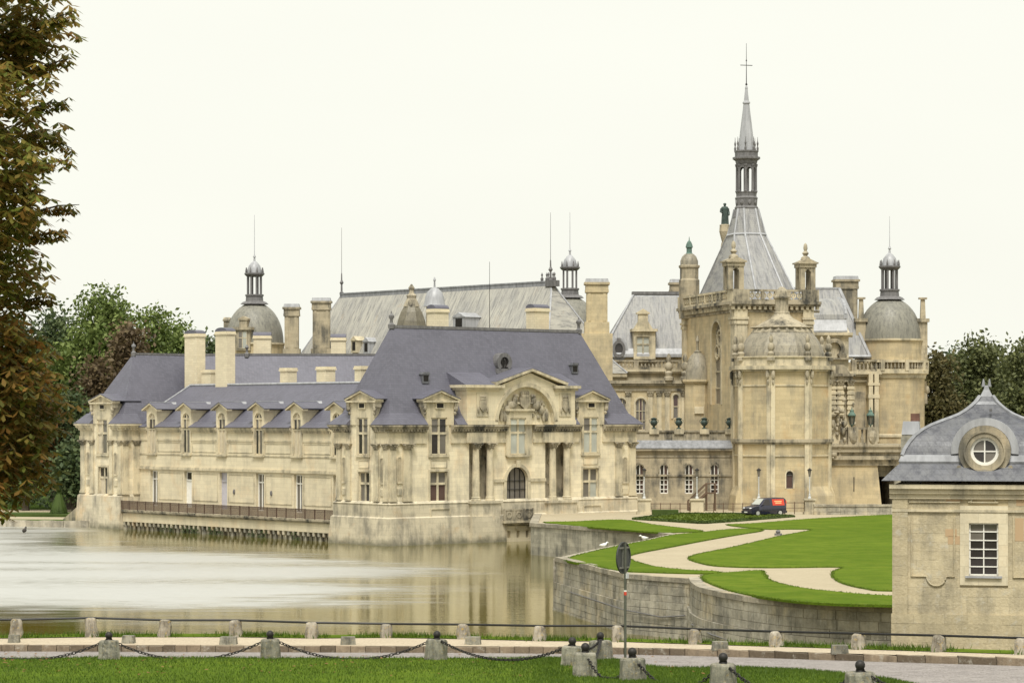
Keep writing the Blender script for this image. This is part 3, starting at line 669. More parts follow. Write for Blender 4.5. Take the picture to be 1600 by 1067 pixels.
# pavement surface: level with the kerb top, running back to the quay edge
def pave_z(x): return road_z(kerb_at(x)) + 0.22
posts = []
for px, py, pt_ in posts_px:
    x = (px - 800) * 98 / F
    for _ in range(6):
        z = pave_z(x); Y = (H - z) * F / (py - 650); x = (px - 800) * Y / F
    posts.append((x, Y, z, (H - (pt_ - 650) * Y / F) - z))
def quay_at(x):
    P = [(p_[0], p_[1]) for p_ in posts]; P = [(-60, P[0][1])] + P + [(60, P[-1][1] - 6)]
    for (x0, y0), (x1, y1) in zip(P, P[1:]):
        if x0 <= x <= x1: return y0 + (y1 - y0) * (x - x0) / (x1 - x0) + 1.0
    return 100
xs = [kerb[0][0] + (kerb[-1][0] - kerb[0][0]) * i / 60 for i in range(61)]
m_ = MB(); m_.rings([[(x, kerb_at(x) + 0.30, pave_z(x)) for x in xs], [(x, quay_at(x), pave_z(x) - 0.02) for x in xs], [(x, quay_at(x) + 0.02, -0.7) for x in xs]], cap=False, close=False)
struct(m_.build('pavement', 'sand', fix=False))
m_ = MB(); m_.rings([[(x, quay_at(x) - 1.15, pave_z(x) + 0.012) for x in xs], [(x, quay_at(x) - 0.03, pave_z(x) + 0.03) for x in xs]], cap=False, close=False)
struct(m_.build('verge', 'lawn_near', fix=False))
m_ = MB(); ys = [97.9 - 1.2 * i for i in range(28)]
rr = []
for x in xs:
    k = kerb_at(x); rr.append([(x, k + 0.05 + (40 - k) * j / 30, road_z(k + 0.05 + (40 - k) * j / 30)) for j in range(31)])
m_.rings(rr, cap=False, close=False); struct(m_.build('road', 'cobble', fix=False))
kb = empty('kerb', 'row of brown kerb stones along the cobbled road', 'kerb'); kb['kind'] = 'structure'
s = 0; x = kerb[0][0]
while x < kerb[-1][0] - 0.6:
    L = random.uniform(0.42, 0.62) if x < 6 else random.uniform(0.7, 1.1); x1 = x + L - 0.02
    h = 0.22 + random.uniform(-0.02, 0.015); j = random.uniform(-0.02, 0.02)
    q = MB(); y0, y1 = kerb_at(x), kerb_at(x1); z = road_z((y0 + y1) / 2)
    q.slab([(x, y0 - 0.02 + j), (x1, y1 - 0.02 + j), (x1, y1 + 0.33), (x, y0 + 0.33)], z - 0.2, z + h); q.build('stone', 'kerb', kb); x += L
# lawn bank sloping up to the camera
lawn_px = [(-300, 1030), (0, 1031), (200, 1029), (400, 1031), (600, 1030), (800, 1031), (875, 1031.5), (950, 1034), (1000, 1043), (1080, 1046.5), (1155, 1045), (1242, 1051), (1327, 1059), (1395, 1066), (1480, 1082), (1600, 1110)]
ledge = smooth_poly([((a - 800) * road_Y(b_) / F, road_Y(b_)) for a, b_ in lawn_px], 4, False)
m_ = MB(); rr = []
for x, y in ledge:
    col = [(x, y + 0.0, road_z(y) - 0.03)]
    for j in range(41):
        yy = y + (20 - y) * (j / 40) ** 1.3 - 0.04; xx = x * (1 - 0.15 * j / 40); col.append((xx, yy, road_z(yy) + 0.07 + 0.05 * math.sin(xx * 0.5) * math.cos(yy * 0.37)))
    rr.append(col)
m_.rings(rr, cap=False, close=False); struct(m_.build('lawn_bank', 'lawn_near', smooth=True, fix=False))
# grass blades on the bank and tufts on the verge
def blades(name, spots, mat, label, hmin, hmax, wd=0.02):
    b = MB()
    for x, y, z in spots:
        h = random.uniform(hmin, hmax); a = random.uniform(0, math.pi); dx, dy = math.cos(a) * wd, math.sin(a) * wd; lx, ly = random.uniform(-0.5, 0.5) * h, random.uniform(-0.5, 0.5) * h
        b.f.append([b.p(x - dx, y - dy, z), b.p(x + dx, y + dy, z), b.p(x + lx, y + ly, z + h)])
    o = b.build(name, mat, fix=False); tag(o, label, 'grass', kind='stuff')
sp_ = []
L0, L1 = ledge[0][0], ledge[-1][0]
while len(sp_) < 90000:
    i = random.randrange(len(ledge) - 1); u = random.random(); x = ledge[i][0] + (ledge[i + 1][0] - ledge[i][0]) * u; y = ledge[i][1] + (ledge[i + 1][1] - ledge[i][1]) * u
    d = random.random() ** 1.4 * 22; yy = y - d
    if yy < 58 or not (-25 * yy / 88 < x < 20): continue
    sp_.append((x, yy, road_z(yy) + 0.07 + 0.05 * math.sin(x * 0.5) * math.cos(yy * 0.37) - 0.02))
blades('grass_blades', sp_, 'blades', 'short green grass covering the near bank', 0.05, 0.13, 0.014)
sp_ = []
for k in range(9000):
    x = random.uniform(-22, 20); n_ = noise.noise(Vector((x * 0.35, 3, 0)))
    if random.random() > 0.45 + n_ * 1.2: continue
    y = quay_at(x) - 1.2 * random.random() ** 0.7; sp_.append((x, y, pave_z(x)))
for (x, Y, z, h) in posts:
    for k in range(90): sp_.append((x + random.gauss(0.2, 0.35), Y + random.gauss(0.1, 0.2), z))
ed_ = []
for poly in LPOLY:
    for (x0, y0), (x1, y1) in zip(poly, poly[1:] + poly[:1]):
        L = math.hypot(x1 - x0, y1 - y0)
        for k in range(int(L * 26)):
            q = random.random(); x, y = x0 + (x1 - x0) * q + random.gauss(0, 0.07), y0 + (y1 - y0) * q + random.gauss(0, 0.12); ed_.append((x, y, garden_z(y) + 0.04))
blades('lawn_edge_grass', ed_, 'edge_blades', 'ragged grass along the edges of the garden lawns', 0.03, 0.09, 0.04)
blades('verge_grass', sp_, 'blades', 'grass tufts along the quay edge around the stone posts', 0.08, 0.26, 0.02)
b = MB()
for k in range(420):
    x = random.uniform(-22, 6) if k % 3 else random.uniform(-22, -10); y = random.uniform(74, 96.5); a = random.uniform(0, 6.28); r = random.uniform(0.03, 0.07); z = road_z(y) + 0.10
    if y > 89.5: z = road_z(y) + 0.012
    b.f.append([b.p(x + r * math.cos(a + q), y + r * math.sin(a + q), z + random.uniform(0, 0.04)) for q in (0, 1.6, 3.1, 4.7)])
tag(b.build('fallen_leaves', 'fallen', fix=False), 'scattered brown fallen leaves on the near lawn and gutter', 'leaves', kind='stuff')
# ================================================================ the lakeside palace (front pavilion, gallery wing, corner pavilion)
PF = Frame(-11.57, 247.0, 40.0)
ROT = PF.r
def cornice(parent, fc, segs, zt, mat='trim_dark', drop=1.75, proj=0.62, dent=True, slate='slate', trim='trim', m0=False, m1=False, slates=None):
    """entablature run in pieces: architrave, frieze, toothed cornice and the first course of slates"""
    for i, (a0, a1) in enumerate(segs):
        k0, k1 = m0 and i == 0, m1 and i == len(segs) - 1
        m = MB(fc)
        m.profm([(-0.1, zt - drop), (0.16, zt - drop), (0.16, zt - drop + 0.42), (0.10, zt - drop + 0.42), (0.10, zt - 0.72), (-0.1, zt - 0.72)], a0, a1, k0, k1)
        m.build('architrave', trim, parent)
        m = MB(fc)
        m.profm([(-0.1, zt - 0.72), (0.22, zt - 0.72), (0.26, zt - 0.52), (proj * 0.75, zt - 0.40), (proj * 0.8, zt - 0.22), (proj, zt - 0.16), (proj, zt), (-0.1, zt)], a0, a1, k0, k1)
        c = m.build('cornice', mat, parent)
        if dent:
            m = MB(fc); n = max(1, int((a1 - a0) / 0.34))
            for q in range(n):
                x = a0 + (a1 - a0) * (q + 0.5) / n; m.box(x - 0.09, x + 0.09, 0.2, proj * 0.72, zt - 0.58, zt - 0.42)
            tag(m.build('dentils', mat, c), kind='stuff')
    for i, (a0, a1) in enumerate(slates or segs):
        k0, k1 = m0 and i == 0, m1 and i == len(slates or segs) - 1
        m = MB(fc); m.profm([(proj - 0.02, zt + 0.003), (proj + 0.02, zt + 0.05), (-0.45, zt + 1.14), (-0.7, zt + 0.6), (-0.1, zt + 0.003)], a0, a1, k0, k1)
        m.build('eave_slates', slate, parent)

def pilaster(parent, fc, a0, a1, z0, zc, zt, o=0.16, mat='trim'):
    m = MB(fc); m.box(a0, a1, -0.05, o, z0 + 0.35, zc); m.box(a0 - 0.08, a1 + 0.08, -0.05, o + 0.08, z0, z0 + 0.2); m.box(a0 - 0.04, a1 + 0.04, -0.05, o + 0.04, z0 + 0.2, z0 + 0.35)
    p_ = m.build('pilaster', mat, parent)
    m = MB(fc); capital(m, (a0 + a1) / 2, zc, zt, a1 - a0, o); m.build('capital', 'trim_dark', p_)

def niche(parent, fc, a0, a1, z0, z1, o=0.02):
    m = MB(fc); mid = (a0 + a1) / 2; r = (a1 - a0) / 2
    m.box(a0, a1, -0.02, o + 0.10, z0 - 0.25, z0 - 0.1)
    m.arcband(mid, z1 - r, r * 0.72, r, -0.02, o + 0.06, n=8); m.box(a0, a0 + r * 0.28, -0.02, o + 0.06, z0 - 0.1, z1 - r); m.box(a1 - r * 0.28, a1, -0.02, o + 0.06, z0 - 0.1, z1 - r)
    m.box(a0 + 0.05, a1 - 0.05, -0.02, o + 0.07, z0 - 1.35, z0 - 0.75)
    n_ = m.build('niche', 'trim', parent)
    m = MB(fc); m.prism([(a0 + r * 0.28, z0 - 0.1), (a1 - r * 0.28, z0 - 0.1)] + [(mid + r * 0.72 * math.cos(math.pi * k / 8), z1 - r + r * 0.72 * math.sin(math.pi * k / 8)) for k in range(9)], -0.05, o + 0.012)
    m.build('niche_back', 'old_stone', n_)

def dormer(parent, fc, a0, a1, zb, zp, za, wa0, wa1, wz1, depth=3.2, o=0.12, ov=0.55, mat='trim', volute=True, slot=True, flip=False):
    """stone dormer front that breaks the eave, with pediment, scroll brackets and its own slate ridge"""
    mid = (a0 + a1) / 2
    m = MB(fc); wall(m, a0, a1, zb, zp, [(wa0, wa1, zb, wz1)], 0.4, o)
    m.quad((a0, o, zb), (a0, o, zp), (a0, -depth, zp), (a0, -depth, zb)); m.quad((a1, o, zb), (a1, o, zp), (a1, -depth, zp), (a1, -depth, zb))
    d = m.build('dormer', mat, parent)
    m = MB(fc)
    m.box(a0 - ov * 0.8, a1 + ov * 0.8, -0.6, o + 0.28, zp, zp + 0.16)
    m.prism([(a0 - ov * 0.6, zp + 0.16), (a1 + ov * 0.6, zp + 0.16), (mid, za - 0.12)], -0.5, o + 0.06)
    for s_, e in ((-1, a0 - ov), (1, a1 + ov)):
        m.prism([(e, zp + 0.14), (mid, za - 0.12), (mid, za + 0.06), (e, zp + 0.32)], -0.5, o + 0.30)
    m.build('pediment', mat, d)
    if slot:
        m = MB(fc); m.box(mid - 0.55, mid + 0.55, o, o + 0.10, zp - 0.62, zp - 0.02); m.build('panel_frame', mat, d)
        m = MB(fc); m.box(mid - 0.40, mid + 0.40, o + 0.095, o + 0.112, zp - 0.52, zp - 0.12); m.build('slot', 'dark', d)
    if volute:
        for s_ in (-1, 1):
            e = a0 if s_ < 0 else a1; m = MB(fc)
            m.box(min(e, e + s_ * 0.38), max(e, e + s_ * 0.38), -0.4, o + 0.22, zp - 0.45, zp); m.blob((e + s_ * 0.16, o + 0.12, zp - 0.62), (0.22, 0.2, 0.28), 8); m.blob((e + s_ * 0.08, o + 0.08, zp - 1.05), (0.15, 0.14, 0.2), 8)
            m.build('scroll_bracket', 'trim_dark', d)
    m = MB(fc); e0, e1 = a0 - ov - 0.06, a1 + ov + 0.06
    m.prism([(e0, zp + 0.30), (mid, za + 0.065), (mid, za + 0.14), (e0, zp + 0.38)], -depth, o + 0.34); m.prism([(e1, zp + 0.30), (mid, za + 0.065), (mid, za + 0.14), (e1, zp + 0.38)], -depth, o + 0.34)
    m.build('dormer_slates', 'slate', d)
    return d

def sill(parent, fc, a0, a1, z, o=0.16):
    m = MB(fc); m.box(a0 - 0.28, a1 + 0.28, -0.1, o, z - 0.2, z - 0.02); m.box(a0 - 0.2, a1 + 0.2, -0.1, o - 0.06, z - 0.32, z - 0.2); m.build('sill', 'trim', parent)
def surround(parent, fc, a0, a1, z0, z1, w=0.22, o=0.07, head=True, mat='trim', name='window_surround'):
    if not head:
        for e0, e1 in ((a0 - w, a0), (a1, a1 + w)): m = MB(fc); m.box(e0, e1, -0.1, o, z0, z1); m.build('window_jamb', mat, parent)
        return
    m = MB(fc); m.box(a0 - w, a0, -0.1, o, z0, z1); m.box(a1, a1 + w, -0.1, o, z0, z1)
    if head: m.box(a0 - w, a1 + w, -0.1, o, z1, z1 + w)
    m.build(name, mat, parent)
def panel(parent, fc, a0, a1, z0, z1, o=0.05, w=0.09, mat='trim', name='panel'):
    m = MB(fc); m.box(a0, a1, -0.02, o, z0, z0 + w); m.box(a0, a1, -0.02, o, z1 - w, z1); m.box(a0, a0 + w, -0.02, o, z0 + w, z1 - w); m.box(a1 - w, a1, -0.02, o, z0 + w, z1 - w); m.build(name, mat, parent)

# ---------------------------------------------------------------- front pavilion
ZT, ZPL, ZBD = 11.35, 4.13, 2.55
WD = PF.fx(992); DP = PF.fy(525)
P = empty('palace_pavilion', 'large steep-roofed stone pavilion with an arched portal standing in the lake', 'building', (PF.o[0], PF.o[1], 0), ROT)
fF, fL = PF.front(), PF.left()
fx = PF.fx; fy = PF.fy
zf = lambda px, py: PF.z(py, fx(px), 0)
zl = lambda px, py: PF.z(py, 0, fy(px))
b1u = (fx(672.5), fx(697.6), zf(685, 710.5), ZT); b1l = (fx(672), fx(699), zf(685, 788), zf(685, 736.5))
b2u = (fx(910.6), fx(933.8), zf(922, 708), ZT); b2l = (fx(910.6), fx(935), zf(922, 783), zf(922, 731))
cu = (fx(795), fx(820), zf(807, 710), ZT); dr = (fx(790.8), fx(824), zf(807, 793), zf(807, 729))
rcL = (fx(733), fx(770), zf(750, 782), 9.55); rcR = (fx(852), fx(889), zf(870, 781), 9.55)
m = MB(fF); wall(m, 0, WD, ZPL - 0.2, ZT, [b1u, b1l, b2u, b2l, cu, (*dr, True), rcL, rcR], 0.5)
for q in (rcL, rcR):
    rb_ = MB(fF); rb_.quad((q[0], -0.9, q[2]), (q[1], -0.9, q[2]), (q[1], -0.9, q[3]), (q[0], -0.9, q[3])); rb_.build('recess_back', 'trim_dark', P); m.quad((q[0], 0, q[2]), (q[1], 0, q[2]), (q[1], -0.9, q[2]), (q[0], -0.9, q[2]))  # darker stone on the back wall carries the recess's shade
    for e in q[:2]: m.quad((e, -0.4, q[2]), (e, -0.9, q[2]), (e, -0.9, q[3]), (e, -0.4, q[3]))
    m.quad((q[0], 0, q[3]), (q[1], 0, q[3]), (q[1], -0.9, q[3]), (q[0], -0.9, q[3]))
m.build('wall', 'stone_palace', P)
lu = (fy(576), fy(560), zl(568, 710.5), ZT); ll = (fy(577.6), fy(560), zl(568, 804), zl(568, 737))
m = MB(fL); wall(m, 0, DP, ZPL - 0.2, ZT, [lu, ll]); m.build('wall', 'stone_palace', P)
m = MB(); m.quad((WD, 0, 0), (WD, DP, 0), (WD, DP, ZT), (WD, 0, ZT)); m.quad((0, DP, 0), (WD, DP, 0), (WD, DP, ZT), (0, DP, ZT)); m.build('wall', 'stone_palace', P)
# plinth: stepped, standing in the water
m = MB(); o1, o2, o3 = 0.22, 0.38, 0.62
m.rings([[(-o3, -o3, -0.8), (WD + o3, -o3, -0.8), (WD + o3, DP + o3, -0.8), (-o3, DP + o3, -0.8)], [(-o2, -o2, ZBD), (WD + o2, -o2, ZBD), (WD + o2, DP + o2, ZBD), (-o2, DP + o2, ZBD)],
         [(-o1, -o1, ZBD + 0.12), (WD + o1, -o1, ZBD + 0.12), (WD + o1, DP + o1, ZBD + 0.12), (-o1, DP + o1, ZBD + 0.12)], [(-o1, -o1, ZPL - 0.3), (WD + o1, -o1, ZPL - 0.3), (WD + o1, DP + o1, ZPL - 0.3), (-o1, DP + o1, ZPL - 0.3)],
         [(-o1 - 0.06, -o1 - 0.06, ZPL - 0.25), (WD + o1, -o1 - 0.06, ZPL - 0.25), (WD + o1, DP + o1, ZPL - 0.25), (-o1 - 0.06, DP + o1, ZPL - 0.25)], [(0, 0, ZPL), (WD, 0, ZPL), (WD, DP, ZPL), (0, DP, ZPL)]])
m.build('plinth', 'plinth', P)
# giant order at the corners
ZC0, ZC1 = 9.05, 9.6
for a, b_ in ((0.0, fx(618)), (fx(629), fx(642)), (fx(961), fx(970.5)), (fx(982), WD)): pilaster(P, fF, a, b_, ZPL, ZC0, ZC1)
for a, b_ in ((fy(607), 0.75), (fy(593), fy(585.5)), (fy(549), fy(542)), (fy(534), fy(527.5))): pilaster(P, fL, min(a, b_) if a > 0.2 else 0.0, max(a, b_), ZPL, ZC0, ZC1)
for a, b_ in ((fx(619.5), fx(628)), (fx(971.5), fx(981))): niche(P, fF, a, b_, zf(624 if a < 9 else 976, 751), zf(624 if a < 9 else 976, 713))
for a, b_ in ((fy(601), fy(594.5)), (fy(541), fy(535))): niche(P, fL, a, b_, 6.0, 8.3)
cornice(P, fF, [(0.0, fx(665)), (fx(704), fx(790)), (fx(832), fx(905)), (fx(941), WD)], ZT, m0=True, m1=True, slates=[(0.0, fx(663)), (fx(709), fx(724.5)), (fx(894.5), fx(900)), (fx(943.5), WD)])
cornice(P, fL, [(0.0, fy(587)), (fy(549), DP)], ZT, m0=True, m1=True)
# string at the door's springing
for a, b_ in ((fx(770), fx(787)), (fx(828), fx(852))):
    m = MB(fF); m.box(a, b_, -0.05, 0.14, zf(780, 753), zf(780, 748)); m.build('impost_band', 'trim', P)
# windows
W0 = dict(bar=0.22, edge=0.12, nx=2, fmat='trim', o=-0.06)
W1 = dict(bar=0.22, edge=0.12, nx=2, fmat='trim')
window(P, fF, b1u[0], b1u[1], b1u[2], zf(685, 652.5), zs=(0.58,), panes=('glass', 'glass_mid', 'glass_mid', 'glass'), **W0)
window(P, fF, *b1l, zs=(0.63,), panes=('glass_brown', 'glass_brown', 'glass_mid', 'glass_mid'), **W1)
window(P, fF, b2u[0], b2u[1], b2u[2], zf(922, 651.5), zs=(0.60,), panes=('glass_pale', 'glass_pale', 'glass_mid', 'glass_pale'), **W0)
window(P, fF, *b2l, zs=(0.60,), panes=('glass_mid', 'glass_pale', 'glass_mid', 'glass_mid'), **W1)
window(P, fL, lu[0], lu[1], lu[2], zl(568, 652.5), zs=(0.58,), panes=('glass_mid', 'glass'), **W0)
window(P, fL, *ll, zs=(0.73,), panes=('glass', 'glass_mid'), **W1)
for q, f_ in ((b1u, fF), (b1l, fF), (b2u, fF), (b2l, fF), (lu, fL), (ll, fL)): sill(P, f_, q[0], q[1], q[2])
for q, f_ in ((b1l, fF), (b2l, fF), (ll, fL)):
    surround(P, f_, *q, w=0.2, o=0.06); panel(P, f_, q[0] + 0.05, q[1] - 0.05, q[3] + 0.35, q[3] + 1.15)
for q in (b1l, b2l): panel(P, fF, q[0] - 0.15, q[1] + 0.15, q[2] - 1.6, q[2] - 0.36, o=0.30)
for q, f_ in ((b1u, fF), (b2u, fF), (lu, fL)): surround(P, f_, q[0], q[1], q[2], ZT, w=0.24, o=0.10, head=False)
# dormers
dormer(P, fF, fx(663), fx(708), ZT, zf(686, 628.5), zf(686, 611), b1u[0], b1u[1], zf(685, 652.5))
dormer(P, fF, fx(901), fx(943), ZT, zf(922, 628), zf(922, 611), b2u[0], b2u[1], zf(922, 651.5))
dormer(P, fL, fy(587), fy(549), ZT, zl(568, 628.5), zl(568, 611), lu[0], lu[1], zl(568, 652.5))
# roof
ZR, XR0, XR1 = 20.9, 3.5, WD - 3.9
m = MB(); hip_roof(m, 0.02, WD - 0.02, 0.02, DP - 0.02, ZT + 0.1, XR0, XR1, ZR); roof = m.build('roof', 'slate', P)
m = MB(); ym = DP / 2; m.box(XR0 - 0.1, XR1 + 0.1, ym - 0.18, ym + 0.18, ZR - 0.22, ZR + 0.06); m.lathe([(0.13, XR0), (0.13, XR1)], 6) if False else None
m.build('ridge_cap', 'lead_dark', roof)
for xq in (XR0, XR1):
    m = MB(); m.lathe([(0.3, ZR - 0.3), (0.34, ZR + 0.1), (0.16, ZR + 0.25), (0.14, ZR + 0.6), (0.28, ZR + 0.8), (0.26, ZR + 1.0), (0.08, ZR + 1.15), (0.05, ZR + 1.4)], 8, (xq, ym)); m.build('finial', 'lead_dark', roof, True)
m = MB(); m.lathe([(0.035, ZR), (0.02, ZR + 6.6)], 5, (fx(765, ym), ym)); m.build('aerial', 'iron', roof)
def roof_pt(px, py):     # point on the front slope seen at px, py
    lo, hi = 0.0, 1.0
    for _ in range(40):
        t_ = (lo + hi) / 2; y = ym * t_; z = ZT + 0.1 + (ZR - ZT - 0.1) * t_
        if PF.z(py, PF.fx(px, y), y) > z: lo = t_
        else: hi = t_
    return PF.fx(px, y), y, z
for px, py in ((663, 594), (896, 579)):
    x, y, z = roof_pt(px, py); m = MB(); m.box(x - 0.42, x + 0.42, y - 0.25, y + 0.5, z - 0.3, z + 0.55); m.prism([(x - 0.5, z + 0.55), (x + 0.5, z + 0.55), (x + 0.35, z + 0.78), (x - 0.35, z + 0.78)], y - 0.35, y + 0.6); sk = m.build('skylight', 'slate_dark', P)
    m = MB(); m.box(x - 0.28, x + 0.28, y - 0.27, y - 0.24, z - 0.1, z + 0.45); m.build('louvre', 'dark', sk)
x, y, z = roof_pt(784, 572)
m = MB(); m.fc = PF.front(y - 0.35)
m.arcband(x, z + 0.35, 0.55, 0.95, -1.2, 0.12, R(-50), R(230), 18); m.box(x - 1.0, x + 1.0, -0.9, 0.08, z - 0.75, z - 0.25)
e = m.build('bulls_eye_dormer', 'lead_dark', P)
m = MB(PF.front(y - 0.35)); m.prism([(x + 0.56 * math.cos(k * math.pi / 8), z + 0.35 + 0.56 * math.sin(k * math.pi / 8)) for k in range(16)], -0.2, -0.1); m.build('pane', 'glass', e)
m = MB(PF.front(y - 0.35)); m.box(x - 0.03, x + 0.03, -0.1, -0.04, z - 0.18, z + 0.88); m.box(x - 0.55, x + 0.55, -0.1, -0.04, z + 0.32, z + 0.38); m.arcband(x, z + 0.35, 0.2, 0.26, -0.1, -0.04, 0, 2 * math.pi, 12); m.build('glazing_bar', 'iron', e)
# portal: paired columns in dark recesses
for q, cs in ((rcL, (743.5, 765.5)), (rcR, (863.5, 885.5))):
    pd = MB(fF); pd.box(q[0] - 0.15, q[1] + 0.55, -0.1, 0.60, ZBD, q[2] - 0.25); pd.box(q[0] - 0.3, q[1] + 0.7, -0.1, 0.72, q[2] - 0.25, q[2]); pd.box(q[0] - 0.3, q[1] + 1.0, -0.1, 0.95, -0.8, ZBD, 0.0, 0.1); pd.build('column_pedestal', 'plinth', P)
    for c in cs:
        x = fx(c, -0.15); m = MB(); r = 0.38
        m.lathe([(r * 1.35, q[2]), (r * 1.35, q[2] + 0.16), (r * 1.15, q[2] + 0.2), (r * 1.2, q[2] + 0.34), (r, q[2] + 0.4), (r, q[2] + 1.8), (r * 0.84, ZC0)], 14, (x, -0.15)); col = m.build('column', 'trim', P, True)
        m = MB(fF); capital(m, x, ZC0, ZC1 + 0.02, 0.78, 0.42); m.build('capital', 'trim_dark', col)
    m = MB(fF); mid = (q[0] + q[1]) / 2; m.box(mid - 0.5, mid + 0.5, -0.9, -0.72, q[2] + 1.6, q[2] + 1.8); m.build('niche_ledge', 'trim', P); m = MB(fF); m.arcband(mid, q[2] + 3.6, 0.34, 0.48, -0.9, -0.78, n=8); m.build('niche', 'trim', P)
    m = MB(fF); m.box(q[0] - 0.5, q[1] + 0.25, 0.08, 0.34, 9.62, 10.62); m.build('frieze_block', 'trim', P)
# door grille with archivolt
mid = (dr[0] + dr[1]) / 2; rr_ = (dr[1] - dr[0]) / 2
m = MB(fF); m.arcband(mid, dr[3] - rr_, rr_, rr_ + 0.34, -0.05, 0.14); m.box(mid - 0.22, mid + 0.22, -0.05, 0.3, dr[3] - 0.05, dr[3] + 0.6); m.box(dr[0] - 0.34, dr[0], -0.05, 0.1, dr[2], dr[3] - rr_); m.box(dr[1], dr[1] + 0.34, -0.05, 0.1, dr[2], dr[3] - rr_); m.build('archivolt', 'trim', P)
gd = window(P, fF, *dr, o=-0.4, arch=True, nx=4, zs=(0.22, 0.45, 0.66), bar=0.05, edge=0.08, fmat='iron', panes=('glass_mid',), name='arched_door')
gd['label'] = 'arched iron-barred glazed door of the portal'
# upper central window in its tall surround
m = MB(fF); ha, hb = fx(789), fx(829)
zt_ = zf(807, 642)
m.box(ha, cu[0], -0.5, 0.24, cu[2] - 0.1, zt_); m.box(cu[1], hb, -0.5, 0.24, cu[2] - 0.1, zt_); m.box(cu[0], cu[1], -0.5, 0.24, zf(807, 653), zt_); m.box(ha - 0.2, hb + 0.2, -0.4, 0.42, zt_, zt_ + 0.2); m.build('window_surround', 'trim', P)
window(P, fF, cu[0], cu[1], cu[2], zf(807, 653), zs=(0.60,), panes=('glass_pale',), **{**W0, 'o': 0.06}); sill(P, fF, cu[0] - 0.1, cu[1] + 0.1, cu[2], 0.34)
# attic with the great arched tympanum
a0, a1 = fx(725), fx(894); zb = ZT + 0.02; zc = zf(810, 609); n0, n1 = fx(773), fx(861.5); nr = (n1 - n0) / 2; nm = (n0 + n1) / 2; za = zf(819, 580)
m = MB(fF); at_top = max(zc, ZT + nr + 0.16)
wall(m, a0, a1, zb, at_top, [(n0, n1, zb, zb + nr + 0.06, True)], 0.55, 0.45)
m.quad((a0, 0.45, zb), (a0, 0.45, zc), (a0, -5, zc), (a0, -5, zb)); m.quad((a1, 0.45, zb), (a1, 0.45, zc), (a1, -5, zc), (a1, -5, zb))
m.quad((n0, 0.03, zb), (n1, 0.03, zb), (n1, 0.03, at_top), (n0, 0.03, at_top))
m.box(a0 - 0.06, n0 - 0.02, -0.5, 0.55, zb, zb + 0.45); m.box(n1 + 0.02, a1 + 0.06, -0.5, 0.55, zb, zb + 0.45)
attic_ = m.build('attic', 'stone_clean', P)
g0, g1 = fx(770), fx(876); gm = (g0 + g1) / 2
m = MB(fF); m.prism([(g0 + 0.3, at_top - 0.05), (g1 - 0.3, at_top - 0.05), (gm, za - 0.15)], -0.6, 0.46); m.build('gable', 'stone_clean', P)
m = MB(fF)
m.box(a0 - 0.45, n0 + 0.6, -3.5, 0.85, at_top - 0.22, at_top + 0.06); m.box(n1 - 0.2, a1 + 0.45, -3.5, 0.85, at_top - 0.22, at_top + 0.06); m.box(a0 - 0.25, n0 + 0.2, -3, 0.65, at_top - 0.45, at_top - 0.22); m.box(n1, a1 + 0.25, -3, 0.65, at_top - 0.45, at_top - 0.22)
m.prism([(g0 - 0.2, at_top + 0.07), (gm, za), (gm, za + 0.24), (g0 - 0.3, at_top + 0.33)], -0.8, 0.86); m.prism([(g1 + 0.2, at_top + 0.07), (gm, za), (gm, za + 0.24), (g1 + 0.3, at_top + 0.33)], -0.8, 0.86)
m.arcband(nm, zb + 0.06, nr, nr + 0.4, 0.3, 0.55, R(3), R(177), 20)
m.build('attic_cornice', 'trim', P)
m = MB(fF); m.prism([(g0 - 0.25, at_top + 0.34), (gm, za + 0.25), (gm, za + 0.33), (g0 - 0.25, at_top + 0.42)], -5.5, 0.8); m.prism([(g1 + 0.25, at_top + 0.34), (gm, za + 0.25), (gm, za + 0.33), (g1 + 0.25, at_top + 0.42)], -5.5, 0.8)
m.prof([(-3.6, at_top + 1.9), (0.7, at_top + 0.07), (-3.6, at_top + 0.07)], a0 - 0.4, g0 + 0.2); m.prof([(-3.6, at_top + 1.9), (0.7, at_top + 0.07), (-3.6, at_top + 0.07)], g1 - 0.2, a1 + 0.4)
m.build('attic_slates', 'slate', P)
# carved relief: crowned shield between two supporters
rel = MB(lambda a, o, z: (a, -(o * 0.62 + 0.62), z)); random.seed(3)
zc_ = zt_ + 0.2
rel.prism([(nm - 0.65, zc_ + 1.15), (nm + 0.65, zc_ + 1.15), (nm + 0.6, zc_ + 0.4), (nm, zc_ - 0.1), (nm - 0.6, zc_ + 0.4)], -0.95, -0.45); rel.box(nm - 0.5, nm + 0.5, -0.9, -0.4, zc_ + 1.15, zc_ + 1.4)
for k in range(5): rel.blob((nm - 0.45 + k * 0.225, -0.6, zc_ + 1.55), (0.11, 0.15, 0.2), 6)
for s_ in (-1, 1):
    rel.blob((nm + s_ * 1.55, -0.72, zc_ + 0.35), (0.62, 0.42, 0.48), 8); rel.blob((nm + s_ * 1.2, -0.68, zc_ + 0.85), (0.3, 0.35, 0.5), 8); rel.blob((nm + s_ * 1.1, -0.6, zc_ + 1.25), (0.33, 0.25, 0.2), 8)
    rel.blob((nm + s_ * 2.2, -0.75, zc_ - 0.1), (0.36, 0.35, 0.5), 8); rel.blob((nm + s_ * 2.5, -0.75, zc_ - 0.75), (0.2, 0.3, 0.6), 7); rel.blob((nm + s_ * 2.9, -0.8, zc_ - 0.6), (0.25, 0.25, 0.7), 7); rel.blob((nm + s_ * 0.85, -0.62, zc_ + 0.55), (0.3, 0.2, 0.13), 6)
    for k in range(9): rel.blob((nm + s_ * random.uniform(0.9, 3.0), -0.85, zc_ + random.uniform(-1.3, 0.9) * 0.8), (0.22, 0.22, 0.22), 6)
